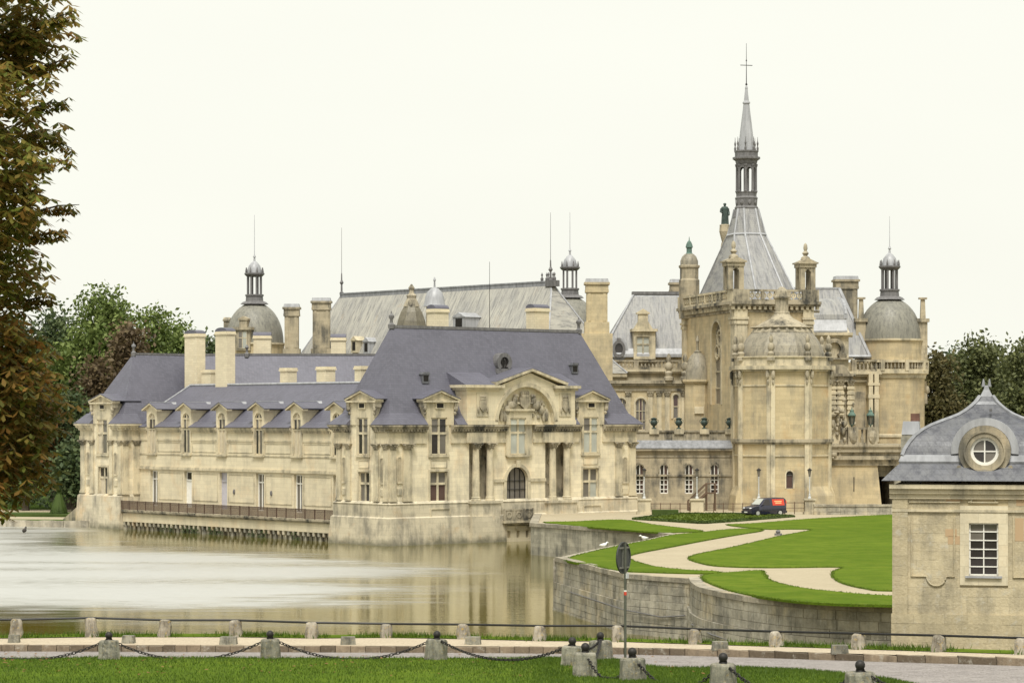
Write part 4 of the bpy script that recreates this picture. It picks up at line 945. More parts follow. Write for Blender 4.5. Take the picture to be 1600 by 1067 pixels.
rel.build('relief_carving', 'trim_dark', P, True)
for mid_ in ((a0 + n0) / 2, (a1 + n1) / 2):
    m = MB(lambda a, o, z: (a, -(o + 0.34), z)); zq = (zb + at_top) / 2 + 0.05; m.box(mid_ - 0.75, mid_ + 0.75, -0.1, 0.17, zq - 1.15, zq + 1.15); sh = m.build('shield_panel', 'trim', P)
    m = MB(lambda a, o, z: (a, -(o + 0.34), z)); m.prism([(mid_ - 0.45, zq + 0.4), (mid_ + 0.45, zq + 0.4), (mid_ + 0.42, zq - 0.3), (mid_, zq - 0.75), (mid_ - 0.42, zq - 0.3)], 0.1, 0.3); m.box(mid_ - 0.38, mid_ + 0.38, 0.1, 0.28, zq + 0.45, zq + 0.65)
    for k in range(4): m.blob((mid_ - 0.3 + 0.2 * k, 0.22, zq + 0.78), (0.1, 0.1, 0.15), 6)
    for s_ in (-1, 1): m.blob((mid_ + s_ * 0.55, 0.2, zq - 0.5), (0.14, 0.1, 0.35), 6)
    m.build('shield', 'trim_dark', sh)
# balcony below the door and its base with three slots
ba, bb = PF.fx(787.5, -1.15), PF.fx(834, -1.15); zb0, zb1 = zf(811, 812), zf(811, 794)
m = MB(fF); m.box(ba, bb, 0.1, 1.25, zb0 - 0.22, zb0); m.box(ba + 0.2, bb - 0.2, 0.1, 1.0, zb0 - 0.42, zb0 - 0.22)
for k in range(3):
    x = ba + 0.5 + (bb - ba - 1.0) * k / 2; m.box(x - 0.18, x + 0.18, 0.1, 0.85, zb0 - 0.85, zb0 - 0.42, 0, 0.1)
bal = m.build('balcony', 'trim', P)
m = MB(fF); m.box(ba, bb, 1.08, 1.2, zb1 - 0.13, zb1); m.box(ba, bb, 1.08, 1.2, zb0 + 0.002, zb0 + 0.12)
for k in range(4): x = ba + 0.08 + (bb - ba - 0.16) * k / 3; m.box(x - 0.08, x + 0.08, 1.07, 1.22, zb0 + 0.003, zb1 + 0.05)
n_ = 22
for k in range(n_): x = ba + 0.2 + (bb - ba - 0.4) * k / (n_ - 1); m.box(x - 0.05, x + 0.05, 1.10, 1.18, zb0 + 0.1, zb1 - 0.1)
for k in range(3): x = ba + (bb - ba) * (k + 0.5) / 3; m.arcband(x, (zb0 + zb1) / 2, 0.22, 0.34, 1.09, 1.21, 0, 2 * math.pi, 10)
tag(m.build('balcony_grille', 'trim_dark', bal))
sa, sb = PF.fx(789, -0.75), PF.fx(832, -0.75); szz = zf(811, 843), zf(811, 833)
m = MB(fF); sl = [(sa + (sb - sa) * (k + 0.27) / 3, sa + (sb - sa) * (k + 0.62) / 3, zf(811, 839), zf(811, 828)) for k in range(3)]
wall(m, sa, sb, -0.8, zb0 - 0.5, sl, 0.3, 0.75); m.quad((sa, 0.75, -0.8), (sa, 0.75, zb0 - 0.5), (sa, 0.1, zb0 - 0.5), (sa, 0.1, -0.8)); m.quad((sb, 0.75, -0.8), (sb, 0.75, zb0 - 0.5), (sb, 0.1, zb0 - 0.5), (sb, 0.1, -0.8)); m.quad((sa, 0.75, zb0 - 0.5), (sb, 0.75, zb0 - 0.5), (sb, 0.1, zb0 - 0.5), (sa, 0.1, zb0 - 0.5)); m.build('water_gate_base', 'stone_clean', P)
for q in sl:
    m = MB(fF); m.box(q[0], q[1], 0.44, 0.47, q[2], q[3]); m.build('slot', 'dark', P)
# chimneys on the far slope
for p0, p1, pt_, yl in ((668, 701, 481, DP / 2 + 1.6), (823, 858, 480, DP / 2 + 1.6)):
    x0, x1 = PF.fx(p0 + 12, yl), PF.fx(p1, yl); chimney(P, x0, x1, yl, yl + 1.3, 16, PF.z(pt_, (x0 + x1) / 2, yl))

# ---------------------------------------------------------------- gallery wing over the water
RX = 2.2
V0, V1 = DP, PF.fy(190.5)
GZ = 11.0
gl = PF.left(RX); gy = lambda px: PF.fy(px, RX); gz = lambda px, py: PF.z(py, RX, gy(px))
Gw = empty('gallery_wing', 'long low stone wing with a row of small slate dormers above the water balcony', 'building', (PF.o[0], PF.o[1], 0), ROT)
wpx = [238.2, 292.1, 346.9, 405.0, 464.6, 527]; dpx = [240.5, 294.4, 349.2, 408.6, 468.4, 527.5]
vs = [gy(p) for p in wpx]; sp_v = (vs[0] - vs[-1]) / 5; vs = [vs[0] - sp_v * i for i in range(6)]
ds = [gy(p) for p in dpx]; sd_ = (ds[0] - ds[-1]) / 5; ds = [ds[0] - sd_ * i for i in range(6)]
uz0, uzt = gz(405, 710.5), gz(405, 645); ops = []
HW = 0.68
for v in vs: ops.append((v - HW, v + HW, uz0, GZ))
lz0, lz1 = gz(405, 798), gz(405, 739.5)
for v in ds: ops.append((v - 0.72, v + 0.72, lz0, lz1))
m = MB(gl); wall(m, V0, V1, 1.2, GZ, ops, 0.5); m.build('wall', 'stone_clean', Gw)
m = MB(); m.quad((RX, V0, 0), (RX + 11, V0, 0), (RX + 11, V0, GZ), (RX, V0, GZ)); m.quad((RX + 11, V0, 0), (RX + 11, V1, 0), (RX + 11, V1, GZ), (RX + 11, V0, GZ)); m.build('wall', 'stone', Gw)
bnd = sorted(vs); gaps = [(V0, bnd[0] - 0.95)] + [(bnd[i] + 0.95, bnd[i + 1] - 0.95) for i in range(5)] + [(bnd[5] + 0.95, V1)]
for a, b_ in gaps:
    m = MB(gl); m.box(a, b_, -0.1, 0.30, GZ - 0.22, GZ); m.box(a, b_, -0.1, 0.20, GZ - 0.36, GZ - 0.22); m.box(a, b_, -0.1, 0.07, gz(405, 690), gz(405, 687.5)); m.build('cornice', 'trim', Gw)
    m = MB(gl); n = max(1, int((b_ - a) / 0.3))
    for i in range(n): x = a + (b_ - a) * (i + 0.5) / n; m.box(x - 0.08, x + 0.08, 0.0, 0.18, GZ - 0.52, GZ - 0.37)
    tag(m.build('dentils', 'trim', Gw), kind='stuff')
    m = MB(gl); m.prof([(0.42, GZ + 0.003), (0.45, GZ + 0.06), (-0.5, GZ + 0.62), (-0.7, GZ + 0.4), (-0.1, GZ + 0.003)], a + 0.02, b_ - 0.02); m.build('eave_slates', 'slate', Gw)
    if b_ - a > 2: panel(Gw, gl, a + 0.15, b_ - 0.15, gz(405, 708), gz(405, 692), o=0.045, w=0.07)
for py, hh, oo in ((713, 0.12, 0.06), (737.5, 0.26, 0.16), (734.5, 0.12, 0.10)):
    z = gz(405, py); m = MB(gl); m.box(V0, V1, -0.05, oo, z, z + hh); m.build('string_course', 'trim', Gw)
for i, v in enumerate(vs):
    w_ = window(Gw, gl, v - HW, v + HW, uz0, uzt, o=-0.12, arch=True, nx=2, zs=(0.60, 0.86), bar=0.17, edge=0.13, fmat='trim', panes=('glass_mid', 'glass', 'curtain', 'glass_mid') if i % 2 else ('curtain', 'curtain', 'glass_mid', 'glass'))
    sill(Gw, gl, v - HW, v + HW, uz0, 0.22)
    surround(Gw, gl, v - HW, v + HW, uz0, GZ, w=0.26, o=0.07, head=False)
    zp, za_ = gz(405, 640.5), gz(405, 631)
    m = MB(gl); wall(m, v - HW - 0.32, v + HW + 0.32, GZ, zp, [(v - HW, v + HW, GZ, uzt, True)], 0.5, 0.10)
    for e in (v - HW - 0.32, v + HW + 0.32): m.quad((e, 0.10, GZ), (e, 0.10, zp), (e, -3.2, zp), (e, -3.2, GZ))
    m.prism([(v - HW - 0.6, zp), (v + HW + 0.6, zp), (v, za_)], -0.3, 0.12); d_ = m.build('dormer', 'stone_clean', Gw)
    m = MB(gl)
    for s_ in (-1, 1): m.prism([(v + s_ * (HW + 0.85), zp - 0.08), (v, za_), (v, za_ + 0.16), (v + s_ * (HW + 0.85), zp + 0.10)], -0.2, 0.42)
    m.build('pediment', 'trim', d_)
    m = MB(gl)
    for s_ in (-1, 1): m.prism([(v + s_ * (HW + 0.9), zp + 0.09), (v, za_ + 0.17), (v, za_ + 0.24), (v + s_ * (HW + 0.9), zp + 0.17)], -3.0, 0.45)
    m.build('dormer_slates', 'slate', d_)
    m = MB(gl); m.box(v - 0.09, v + 0.09, -3.0, 0.3, za_ + 0.22, za_ + 0.29); m.prism([(v - 1.5, za_ - 0.55), (v + 1.5, za_ - 0.55), (v, za_ + 0.3)], -2.95, -2.35); m.build('flashing', 'lead', d_)
for i, v in enumerate(ds):
    kind = [('glass_mid', 'white'), ('white', 'white'), ('white', 'grey_paint'), ('glass_mid', 'white'), ('glass_mid', 'white'), ('glass_mid', 'white')][i]
    w_ = window(Gw, gl, v - 0.72, v + 0.72, lz0, lz1, o=-0.42, nx=2 if i in (0, 3, 4, 5) else 1, zs=(0.76,), bar=0.12, edge=0.13, fmat=kind[1] if i != 2 else 'lilac', panes=('glass', 'glass_mid', 'glass', 'glass_mid') if i in (0, 3, 4, 5) else (('white', 'glass') if i == 1 else ('lilac',)), name='balcony_door')
for i in range(6):
    a = (ds[i] - 0.98); b_ = (ds[i + 1] + 0.98) if i < 5 else V0 + 0.2
    if a - b_ > 1.5: panel(Gw, gl, b_, a, lz0 + 0.75, lz1 - 0.12, o=0.05, w=0.09)
    if i in (2, 3): 
        m = MB(gl); x = a - 1.1; m.blob((x, 0.06, lz0 + 1.85), (0.14, 0.12, 0.3), 7); m.build('wall_ornament', 'lead_dark', Gw)
# roof of the wing
RDG = 15.5; YRX = RX + 5.0
m = MB(); m.rings([[(RX + 0.05, V0, GZ + 0.1), (RX + 0.05, V1 + 2, GZ + 0.1)], [(YRX, V0, RDG), (YRX, V1 - 2.4, RDG)], [(RX + 11, V0, GZ + 1.5), (RX + 11, V1 + 2, GZ + 1.5)]], cap=False, close=False); rf = m.build('roof', 'slate', Gw)
m = MB(); m.tube([(YRX, V0 + 0.3, RDG + 0.06), (YRX, V1 - 2.4, RDG + 0.06)], 0.14, 6); m.tube([(YRX, V1 - 2.4, RDG + 0.05), (YRX - 2.2, V1 - 0.2, RDG - 2.0), (RX + 0.9, V1 + 1.2, GZ + 0.9)], 0.13, 6); m.build('lead_ridge', 'lead', rf)
for p0, p1, pt_ in ((437.5, 462, 573), (494.5, 522, 571), (554, 577, 570)):
    x = YRX + 0.2; v0, v1 = PF.fy(p1 - 13, x), PF.fy(p0, x); chimney(Gw, x, x + 1.2, v0, v1, RDG - 0.8, PF.z(pt_, x, v0), hood=False)
x = YRX + 0.3; chimney(Gw, x, x + 1.2, PF.fy(329, x), PF.fy(315, x), RDG - 1.2, PF.z(576, x, PF.fy(328, x)), hood=False)
# balcony on piers over the water
Bz = PF.z(813.5, 0, V0)
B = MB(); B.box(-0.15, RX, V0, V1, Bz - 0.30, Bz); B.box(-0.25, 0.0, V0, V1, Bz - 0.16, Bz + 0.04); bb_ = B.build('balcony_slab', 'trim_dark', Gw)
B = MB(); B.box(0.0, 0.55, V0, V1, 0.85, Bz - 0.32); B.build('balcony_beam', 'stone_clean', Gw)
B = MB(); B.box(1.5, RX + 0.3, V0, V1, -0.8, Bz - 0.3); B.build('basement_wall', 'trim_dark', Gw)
n = 46
for k in range(n):
    v = V0 + 0.4 + (V1 - V0 - 0.8) * k / (n - 1); B = MB(); hh = random.uniform(0.26, 0.36)
    B.box(0.02, 1.6, v - hh / 2, v + hh / 2, 0.45, 0.86); B.box(0.10 + random.uniform(0, 0.25), 1.6, v - hh * 0.7, v + hh * 0.7, -0.8, 0.45); B.build('pier', 'plinth' if k % 3 else 'grey_stone', Gw)
m = MB()
rng = random.Random(9)
for k in range(900):
    v = rng.uniform(V0 + 6, V1 - 4); 
    if noise.noise(Vector((v * 0.25, 0, 0))) < 0.02: continue
    x = rng.uniform(-0.1, 0.2); z = rng.uniform(0.02, 0.75); r = rng.uniform(0.05, 0.14); a = rng.uniform(0, 6.28)
    m.f.append([m.p(x - 0.02, v + r * math.cos(a + q), z + r * math.sin(a + q)) for q in (0, 2.1, 4.2)])
tag(m.build('water_weeds', 'leaf_bluegreen', Gw, fix=False), kind='stuff')
rt = PF.z(797, 0, V0)
m = MB(); m.box(-0.2, -0.13, V0, V1 - 0.1, rt - 0.06, rt); m.box(-0.19, -0.14, V0, V1 - 0.1, Bz + 0.10, Bz + 0.15); m.box(-0.19, -0.14, V0, V1 - 0.1, rt - 0.25, rt - 0.22); m.box(-0.2, RX, V1 - 0.1, V1 - 0.03, rt - 0.06, rt)
n = 24
for k in range(n + 1): v = V0 + 0.05 + (V1 - V0 - 0.2) * k / n; m.box(-0.20, -0.12, v - 0.04, v + 0.04, Bz, rt + 0.02)
rl = m.build('railing', 'rust', Gw)
m = MB(); n = 330
for k in range(n): v = V0 + 0.1 + (V1 - V0 - 0.3) * k / (n - 1); m.box(-0.18, -0.15, v - 0.023, v + 0.023, Bz + 0.1, rt - 0.04)
tag(m.build('balusters', 'rust', rl), kind='stuff')

# ---------------------------------------------------------------- corner pavilion at the far end of the wing
V2 = PF.fy(127)
Cp = empty('corner_pavilion', 'smaller stone corner pavilion with slate hipped roof at the far left end of the wing', 'building', (PF.o[0], PF.o[1], 0), ROT)
cz = lambda px, py: PF.z(py, 0, PF.fy(px)); CW = 15.0
lu2 = (fy(168.5), fy(153), cz(160, 709), ZT); ll2 = (fy(168.5), fy(154), cz(160, 793), cz(160, 729))
m = MB(fL); wall(m, V1, V2, 3.6, ZT, [lu2, ll2]); m.build('wall', 'stone_palace', Cp)
fS = PF.front(V1)
m = MB(fS); wall(m, 0, CW, 1.0, ZT); m.quad((CW, 0, 0), (CW, V1 - V2, 0), (CW, V1 - V2, ZT), (CW, 0, ZT)); m.quad((0, V1 - V2, 0), (CW, V1 - V2, 0), (CW, V1 - V2, ZT), (0, V1 - V2, ZT)); m.build('wall', 'stone_palace', Cp)
m = MB(); m.rings([[(-0.55, V1 - 0.25, -0.8), (CW, V1 - 0.25, -0.8), (CW, V2 + 0.5, -0.8), (-0.55, V2 + 0.5, -0.8)], [(-0.3, V1 - 0.12, 3.5), (CW, V1 - 0.12, 3.5), (CW, V2 + 0.3, 3.5), (-0.3, V2 + 0.3, 3.5)], [(0, V1, 3.75), (CW, V1, 3.75), (CW, V2, 3.75), (0, V2, 3.75)]]); m.build('plinth', 'plinth', Cp)
for p0, p1 in ((192, 185.5), (177, 172), (147.5, 142), (134, 127.5)): pilaster(Cp, fL, fy(p0) if p0 != 192 else V1, fy(p1), 3.75, ZC0, ZC1)
pilaster(Cp, fS, 0.0, 0.75, 3.75, ZC0, ZC1); pilaster(Cp, fS, RX - 0.75, RX - 0.02, 3.75, ZC0, ZC1)
for p0, p1 in ((184, 178), (141, 135)): niche(Cp, fL, fy(p0), fy(p1), 6.0, 8.3)
cornice(Cp, fL, [(V1, fy(177)), (fy(147), V2)], ZT, mat='trim', m0=True, m1=True); cornice(Cp, fS, [(0.0, RX)], ZT, mat='trim', m0=True)
window(Cp, fL, lu2[0], lu2[1], lu2[2], cz(160, 655), zs=(0.60,), panes=('glass_mid', 'curtain'), **W0); window(Cp, fL, *ll2, zs=(0.74,), panes=('glass_mid', 'curtain', 'glass', 'glass'), **W1)
for q in (lu2, ll2): sill(Cp, fL, q[0], q[1], q[2])
surround(Cp, fL, *ll2, w=0.2, o=0.06); surround(Cp, fL, lu2[0], lu2[1], lu2[2], ZT, w=0.24, o=0.1, head=False)
dormer(Cp, fL, fy(177), fy(147), ZT, cz(160, 631), cz(160, 617), lu2[0], lu2[1], cz(160, 655))
ZR2 = 19.1; vm = (V1 + V2) / 2
m = MB(); hip_roof(m, 0.02, 26, V1 + 0.02, V2 - 0.02, ZT + 0.1, 4.1, 23, ZR2); rf = m.build('roof', 'slate', Cp)
m = MB(); m.box(4.0, 22, vm - 0.15, vm + 0.15, ZR2 - 0.15, ZR2 + 0.08); m.build('ridge_cap', 'lead_dark', rf)
m = MB(); m.lathe([(0.28, ZR2 - 0.3), (0.3, ZR2 + 0.1), (0.14, ZR2 + 0.25), (0.12, ZR2 + 0.55), (0.26, ZR2 + 0.75), (0.22, ZR2 + 0.95), (0.05, ZR2 + 1.1), (0.04, ZR2 + 1.3)], 8, (4.1, vm)); m.build('finial', 'lead_dark', rf, True)
# outer stair ramp down to the bank
m = MB(); m.prof([(0.4, 0.3), (0.4, 2.0), (0.7, 2.0), (3.6, 0.9), (3.6, 0.3)], 0, 0) if False else None
m.rings([[(-0.3, V2 + 0.3, -0.5), (-0.3, V2 + 0.3, 2.1), (-0.3, V2 + 0.6, 2.1), (-0.3, V2 + 3.4, 0.75), (-0.3, V2 + 3.4, -0.5)], [(0.3, V2 + 0.3, -0.5), (0.3, V2 + 0.3, 2.1), (0.3, V2 + 0.6, 2.1), (0.3, V2 + 3.4, 0.75), (0.3, V2 + 3.4, -0.5)]]); m.build('stair_wall', 'old_stone', Cp)
# tall chimneys between the pavilion and the wing
for p0, p1, pt_, x in ((288.5, 319, 519.5, 7.6), (336.5, 365.5, 516, 7.0)):
    v0, v1 = PF.fy(p1 - 11.5, x), PF.fy(p0, x); chimney(Cp, x, x + 1.1, v0, v1, 12, PF.z(pt_, x, v0))

# ---------------------------------------------------------------- rear range: slate roof seen behind the wing
RF = Frame((300 - 800) * 292 / F, 292.0, 1.0)
Rr = empty('rear_range', 'long plain blue slate roof range rising behind the gallery wing', 'building', (RF.o[0], RF.o[1], 0), RF.r)
Lr = RF.fx(600); zr = RF.z(554, 0, 0)
m = MB(); m.box(0, Lr, -4.4, 4.4, 0, 13.6); m.build('wall', 'stone', Rr)
m = MB(); m.rings([[(-0.2, -4.6, 13.5), (Lr, -4.6, 13.5)], [(-0.2, 0, zr), (Lr, 0, zr)], [(-0.2, 4.6, 13.5), (Lr, 4.6, 13.5)]], cap=False, close=False); rf = m.build('roof', 'slate', Rr)
m = MB(); m.box(-0.2, Lr, -0.16, 0.16, zr - 0.1, zr + 0.12); m.build('ridge_cap', 'lead_dark', rf)
xq = RF.fx(386); m = MB(); m.lathe([(0.28, zr - 0.3), (0.3, zr + 0.1), (0.13, zr + 0.25), (0.12, zr + 0.6), (0.24, zr + 0.8), (0.05, zr + 1.1)], 8, (xq, -0.2)); m.build('finial', 'lead_dark', rf, True)
for p0, p1, pt_ in ((396, 423, 523), (517, 540, 526)):
    x0, x1 = RF.fx(p0, 2.0), RF.fx(p1, 2.0); chimney(Rr, x0, x1, 2.0, 3.2, 14, RF.z(pt_, x0, 2.0))
# ================================================================ the great chateau behind
GZ0 = 2.3
def balustrade(parent, fc, a0, a1, z0, z1, o0=0.0, th=0.3, mat='trim_dark', step=0.42, pier=3.2, bal=0.11):
    m = MB(fc); m.box(a0, a1, o0 - th / 2, o0 + th / 2, z0, z0 + 0.2); m.box(a0, a1, o0 - th / 2 - 0.03, o0 + th / 2 + 0.03, z1 - 0.2, z1)
    n = max(1, round((a1 - a0) / pier))
    for k in range(n + 1):
        x = a0 + (a1 - a0) * k / n; m.box(x - 0.28, x + 0.28, o0 - th / 2 - 0.05, o0 + th / 2 + 0.05, z0, z1 + 0.02)
    b_ = m.build('balustrade', mat, parent)
    m = MB(fc); n = int((a1 - a0) / step)
    for k in range(n):
        x = a0 + (k + 0.5) * (a1 - a0) / n; zm = (z0 + z1) / 2; h = z1 - z0 - 0.4
        m.rings([[(x - w_, o0 - w_, z0 + 0.2 + h * t_), (x + w_, o0 - w_, z0 + 0.2 + h * t_), (x + w_, o0 + w_, z0 + 0.2 + h * t_), (x - w_, o0 + w_, z0 + 0.2 + h * t_)] for t_, w_ in ((0, bal * 0.8), (0.3, bal), (0.7, bal * 0.45), (1, bal * 0.7))], cap=False)
    tag(m.build('balusters', mat, b_), kind='stuff'); return b_
def bands(parent, fc, a0, a1, rows, mat='trim', name='cornice'):
    for z0, z1, o in rows: m = MB(fc); m.box(a0, a1, -0.1, o, z0, z1); m.build(name, mat, parent)
def arch_trim(parent, fc, a0, a1, z0, z1, w=0.2, o=0.08, mat='trim'):
    mid = (a0 + a1) / 2; r = (a1 - a0) / 2; m = MB(fc); m.arcband(mid, z1 - r, r, r + w, -0.05, o); m.box(a0 - w, a0, -0.05, o, z0, z1 - r); m.box(a1, a1 + w, -0.05, o, z0, z1 - r); m.build('arch_moulding', mat, parent)
def finial(parent, x, y, z0, h, mat='trim_dark', r=0.3, name='finial'):
    m = MB(); m.lathe([(r * 1.1, z0), (r * 1.1, z0 + h * 0.12), (r * 0.7, z0 + h * 0.15), (r * 0.9, z0 + h * 0.28), (r * 0.5, z0 + h * 0.36), (r * 0.85, z0 + h * 0.45), (r * 0.8, z0 + h * 0.6), (r * 0.35, z0 + h * 0.68), (r * 0.55, z0 + h * 0.78), (r * 0.45, z0 + h * 0.9), (r * 0.1, z0 + h)], 8, (x, y)); return m.build(name, mat, parent, True)

# ---------------------------------------------------------------- main block with the lichened roof
MF = Frame(4.54, 300.0, 40.0); Mb = empty('main_block', 'big weathered lichen-streaked hipped roof block rising behind the lakeside pavilion', 'building', (*MF.o, 0), MF.r)
ZE, ZRm, LR = 16.7, 27.4, 40.5
m = MB(); m.box(-5.6, 5.6, -5.6, LR + 4.1, 0, ZE); m.build('wall', 'stone', Mb)
m = MB(); m.box(-6.1, 6.1, -6.1, LR + 4.6, ZE - 0.05, ZE + 0.35); m.box(-5.9, 5.9, -5.9, LR + 4.4, ZE - 0.4, ZE - 0.05); m.build('cornice', 'trim', Mb)
m = MB(); m.rings([[(-6.15, -6.15, ZE + 0.36), (6.15, -6.15, ZE + 0.36), (6.15, LR + 4.6, ZE + 0.36), (-6.15, LR + 4.6, ZE + 0.36)], [(-5.0, -5.0, ZE + 1.7), (5.0, -5.0, ZE + 1.7), (5.0, LR + 3.7, ZE + 1.7), (-5.0, LR + 3.7, ZE + 1.7)], [(-0.1, 0, ZRm), (0.1, 0, ZRm), (0.1, LR, ZRm), (-0.1, LR, ZRm)]]); rf = m.build('roof', 'slate_old', Mb)
m = MB(); m.box(-0.28, 0.28, 0, LR, ZRm - 0.55, ZRm + 0.12); m.box(-0.34, 0.34, 0, LR, ZRm + 0.12, ZRm + 0.28); m.prism([(-0.95, ZRm - 2.0), (0.95, ZRm - 2.0), (0.3, ZRm - 0.2), (-0.3, ZRm - 0.2)], -0.3, 0.6) if False else None
m.build('lead_ridge', 'lead_mid', rf)
m = MB(); m.rings([[(-0.62, -0.05, ZRm - 1.25), (-0.62, LR, ZRm - 1.25)], [(-0.24, -0.05, ZRm - 0.42), (-0.24, LR, ZRm - 0.42)]], cap=False, close=False); m.build('ridge_flashing', 'lead', rf)
for y_, zt_ in ((0.2, MF.z(332, 0, 0)), (LR, MF.z(356, 0, LR))):
    m = MB(); spike(m, 0, y_, ZRm + 0.2, zt_, 0.2); m.build('roof_spike', 'lead_dark', rf)
m = MB()
for k in range(5): m.lathe([(0.14, ZRm + 0.2), (0.2, ZRm + 0.55), (0.06, ZRm + 0.8), (0.14, ZRm + 1.0), (0.02, ZRm + 1.25)], 6, (0.0 + 0.25 * (k % 2), -0.5 + 0.55 * k))
m.box(-0.5, 0.5, -0.8, 0.6, ZRm - 0.4, ZRm + 0.3); m.build('ridge_crest', 'lead_dark', rf)
# hips in lead
for q in ([(0, 0, ZRm), (-5.0, -5.0, ZE + 1.72), (-6.1, -6.1, ZE + 0.42)], [(0, 0, ZRm), (5.0, -5.0, ZE + 1.72), (6.1, -6.1, ZE + 0.42)], [(0, LR, ZRm), (-5.0, LR + 3.7, ZE + 1.72), (-6.1, LR + 4.5, ZE + 0.42)]):
    m = MB(); m.tube(q, 0.13, 5); m.build('lead_hip', 'lead', rf)
# small lucarnes low on the slope
for px, py in ((497, 540), (525, 545), (556, 541), (575, 543), (720, 505)):
    x = -4.2; y_ = MF.fy(px, x); z = MF.z(py, x, y_); m = MB(MF.left(x))
    w_ = 0.55 if px < 700 else 1.1
    m.box(y_ - w_, y_ + w_, -2.0, 0.3, z - 0.8, z + 0.7); m.prism([(y_ - w_ - 0.15, z + 0.7), (y_ + w_ + 0.15, z + 0.7), (y_, z + 1.25)], -2.2, 0.4); lu_ = m.build('lucarne', 'lead' if px != 556 else 'trim', rf)
    m = MB(MF.left(x)); m.box(y_ - w_ * 0.55, y_ + w_ * 0.55, 0.3, 0.33, z - 0.5, z + 0.55); m.build('louvre', 'dark', lu_)
# chimneys of the main block
def stack(parent, fr, p0, p1, pt_, pb, yl, mat='old_stone', dep=1.8):
    x0, x1 = fr.fx(p0, yl), fr.fx(p1, yl); z1 = fr.z(pt_, (x0 + x1) / 2, yl); z0 = fr.z(pb, (x0 + x1) / 2, yl)
    m = MB(); m.box(x0 + 0.25, x1 - 0.25, yl + 0.25, yl + dep - 0.25, z0, z1 - 1.2); m.box(x0 + 0.12, x1 - 0.12, yl + 0.12, yl + dep - 0.12, z1 - 1.5, z1 - 1.2); m.box(x0 + 0.15, x1 - 0.15, yl + 0.15, yl + dep - 0.15, z1 - 1.2, z1 - 0.65); m.box(x0, x1, yl, yl + dep, z1 - 0.65, z1 - 0.4); m.box(x0 + 0.05, x1 - 0.05, yl + 0.05, yl + dep - 0.05, z0 - 1, z0 + 1.2)
    for k in range(2): xx = x0 + 0.42 + k * (x1 - x0 - 0.84 - 0.3); m.box(xx, xx + 0.3, yl + 0.19, yl + 0.26, z0 + 1.3, z1 - 1.6)
    c = m.build('chimney', mat, parent); m = MB(); m.box(x0 + 0.12, x1 - 0.12, yl + 0.12, yl + dep - 0.12, z1 - 0.4, z1, 0.08, 0.08); m.build('chimney_hood', 'lead', c)
ZF = Frame(0, 318.0, 0.0); Zc = empty('chimney_range', 'carved stone chimneys standing behind the left domed tower and old roof', 'chimneys', (0, 318, 0), 0)
stack(Zc, ZF, 441, 469, 474.5, 560, 2.0); stack(Zc, ZF, 485, 518, 465, 560, 6.0)
TF = Frame(0, 287.0, 0.0); Tc = empty('tall_chimney', 'tall tan panelled stone chimney beside the old roof and thin lantern', 'chimney', (0, 287, 0), 0)
stack(Tc, TF, 913, 953, 435, 520, 0.0, 'stone', 2.6)
m = MB(); m.box(TF.fx(909), TF.fx(957), -0.3, 3.0, 0, TF.z(521, 9, 0)); m.build('base', 'stone', Tc)
# bell-roofed turret and white lead cupola in front of the old roof
b = at(643, 512, 286); o_ = empty('bell_turret', 'dark mossy bell-shaped stone dome with carved finial behind the pavilion ridge', 'turret', (b.x, b.y, 0))
s_ = 286 / F
m = MB(); m.lathe([(24 * s_, 16), (24 * s_, H + 140 * s_)], 8, a0=R(22.5)); m.build('drum', 'stone', o_)
m = MB(); m.lathe([(25 * s_, H + 138 * s_), (23 * s_, H + 148 * s_), (18 * s_, H + 162 * s_), (13 * s_, H + 170 * s_), (12 * s_, H + 172 * s_)], 8, a0=R(22.5)); m.build('dome', 'moss_dome', o_)
m = MB(); m.lathe([(13 * s_, H + 171 * s_), (10 * s_, H + 178 * s_), (7 * s_, H + 184 * s_), (8 * s_, H + 188 * s_), (4 * s_, H + 192 * s_), (3.4 * s_, H + 196 * s_), (5 * s_, H + 200 * s_), (1 * s_, H + 206 * s_)], 8); m.build('finial', 'trim_dark', o_)
b = at(679, 512, 289); o_ = empty('lead_cupola', 'small white lead-covered cupola with spike behind the pavilion ridge', 'cupola', (b.x, b.y, 0)); s_ = 289 / F
m = MB(); m.lathe([(13 * s_, 17), (13 * s_, H + 172 * s_)], 12); m.build('drum', 'stone', o_)
m = MB(); m.lathe([(18 * s_, H + 171 * s_), (16 * s_, H + 176 * s_), (15 * s_, H + 184 * s_), (12 * s_, H + 193 * s_), (6 * s_, H + 199 * s_), (1.6 * s_, H + 201 * s_), (1.2 * s_, H + 210 * s_), (2.2 * s_, H + 212 * s_), (0.5 * s_, H + 217 * s_)], 14); m.build('dome', 'lead', o_, True)

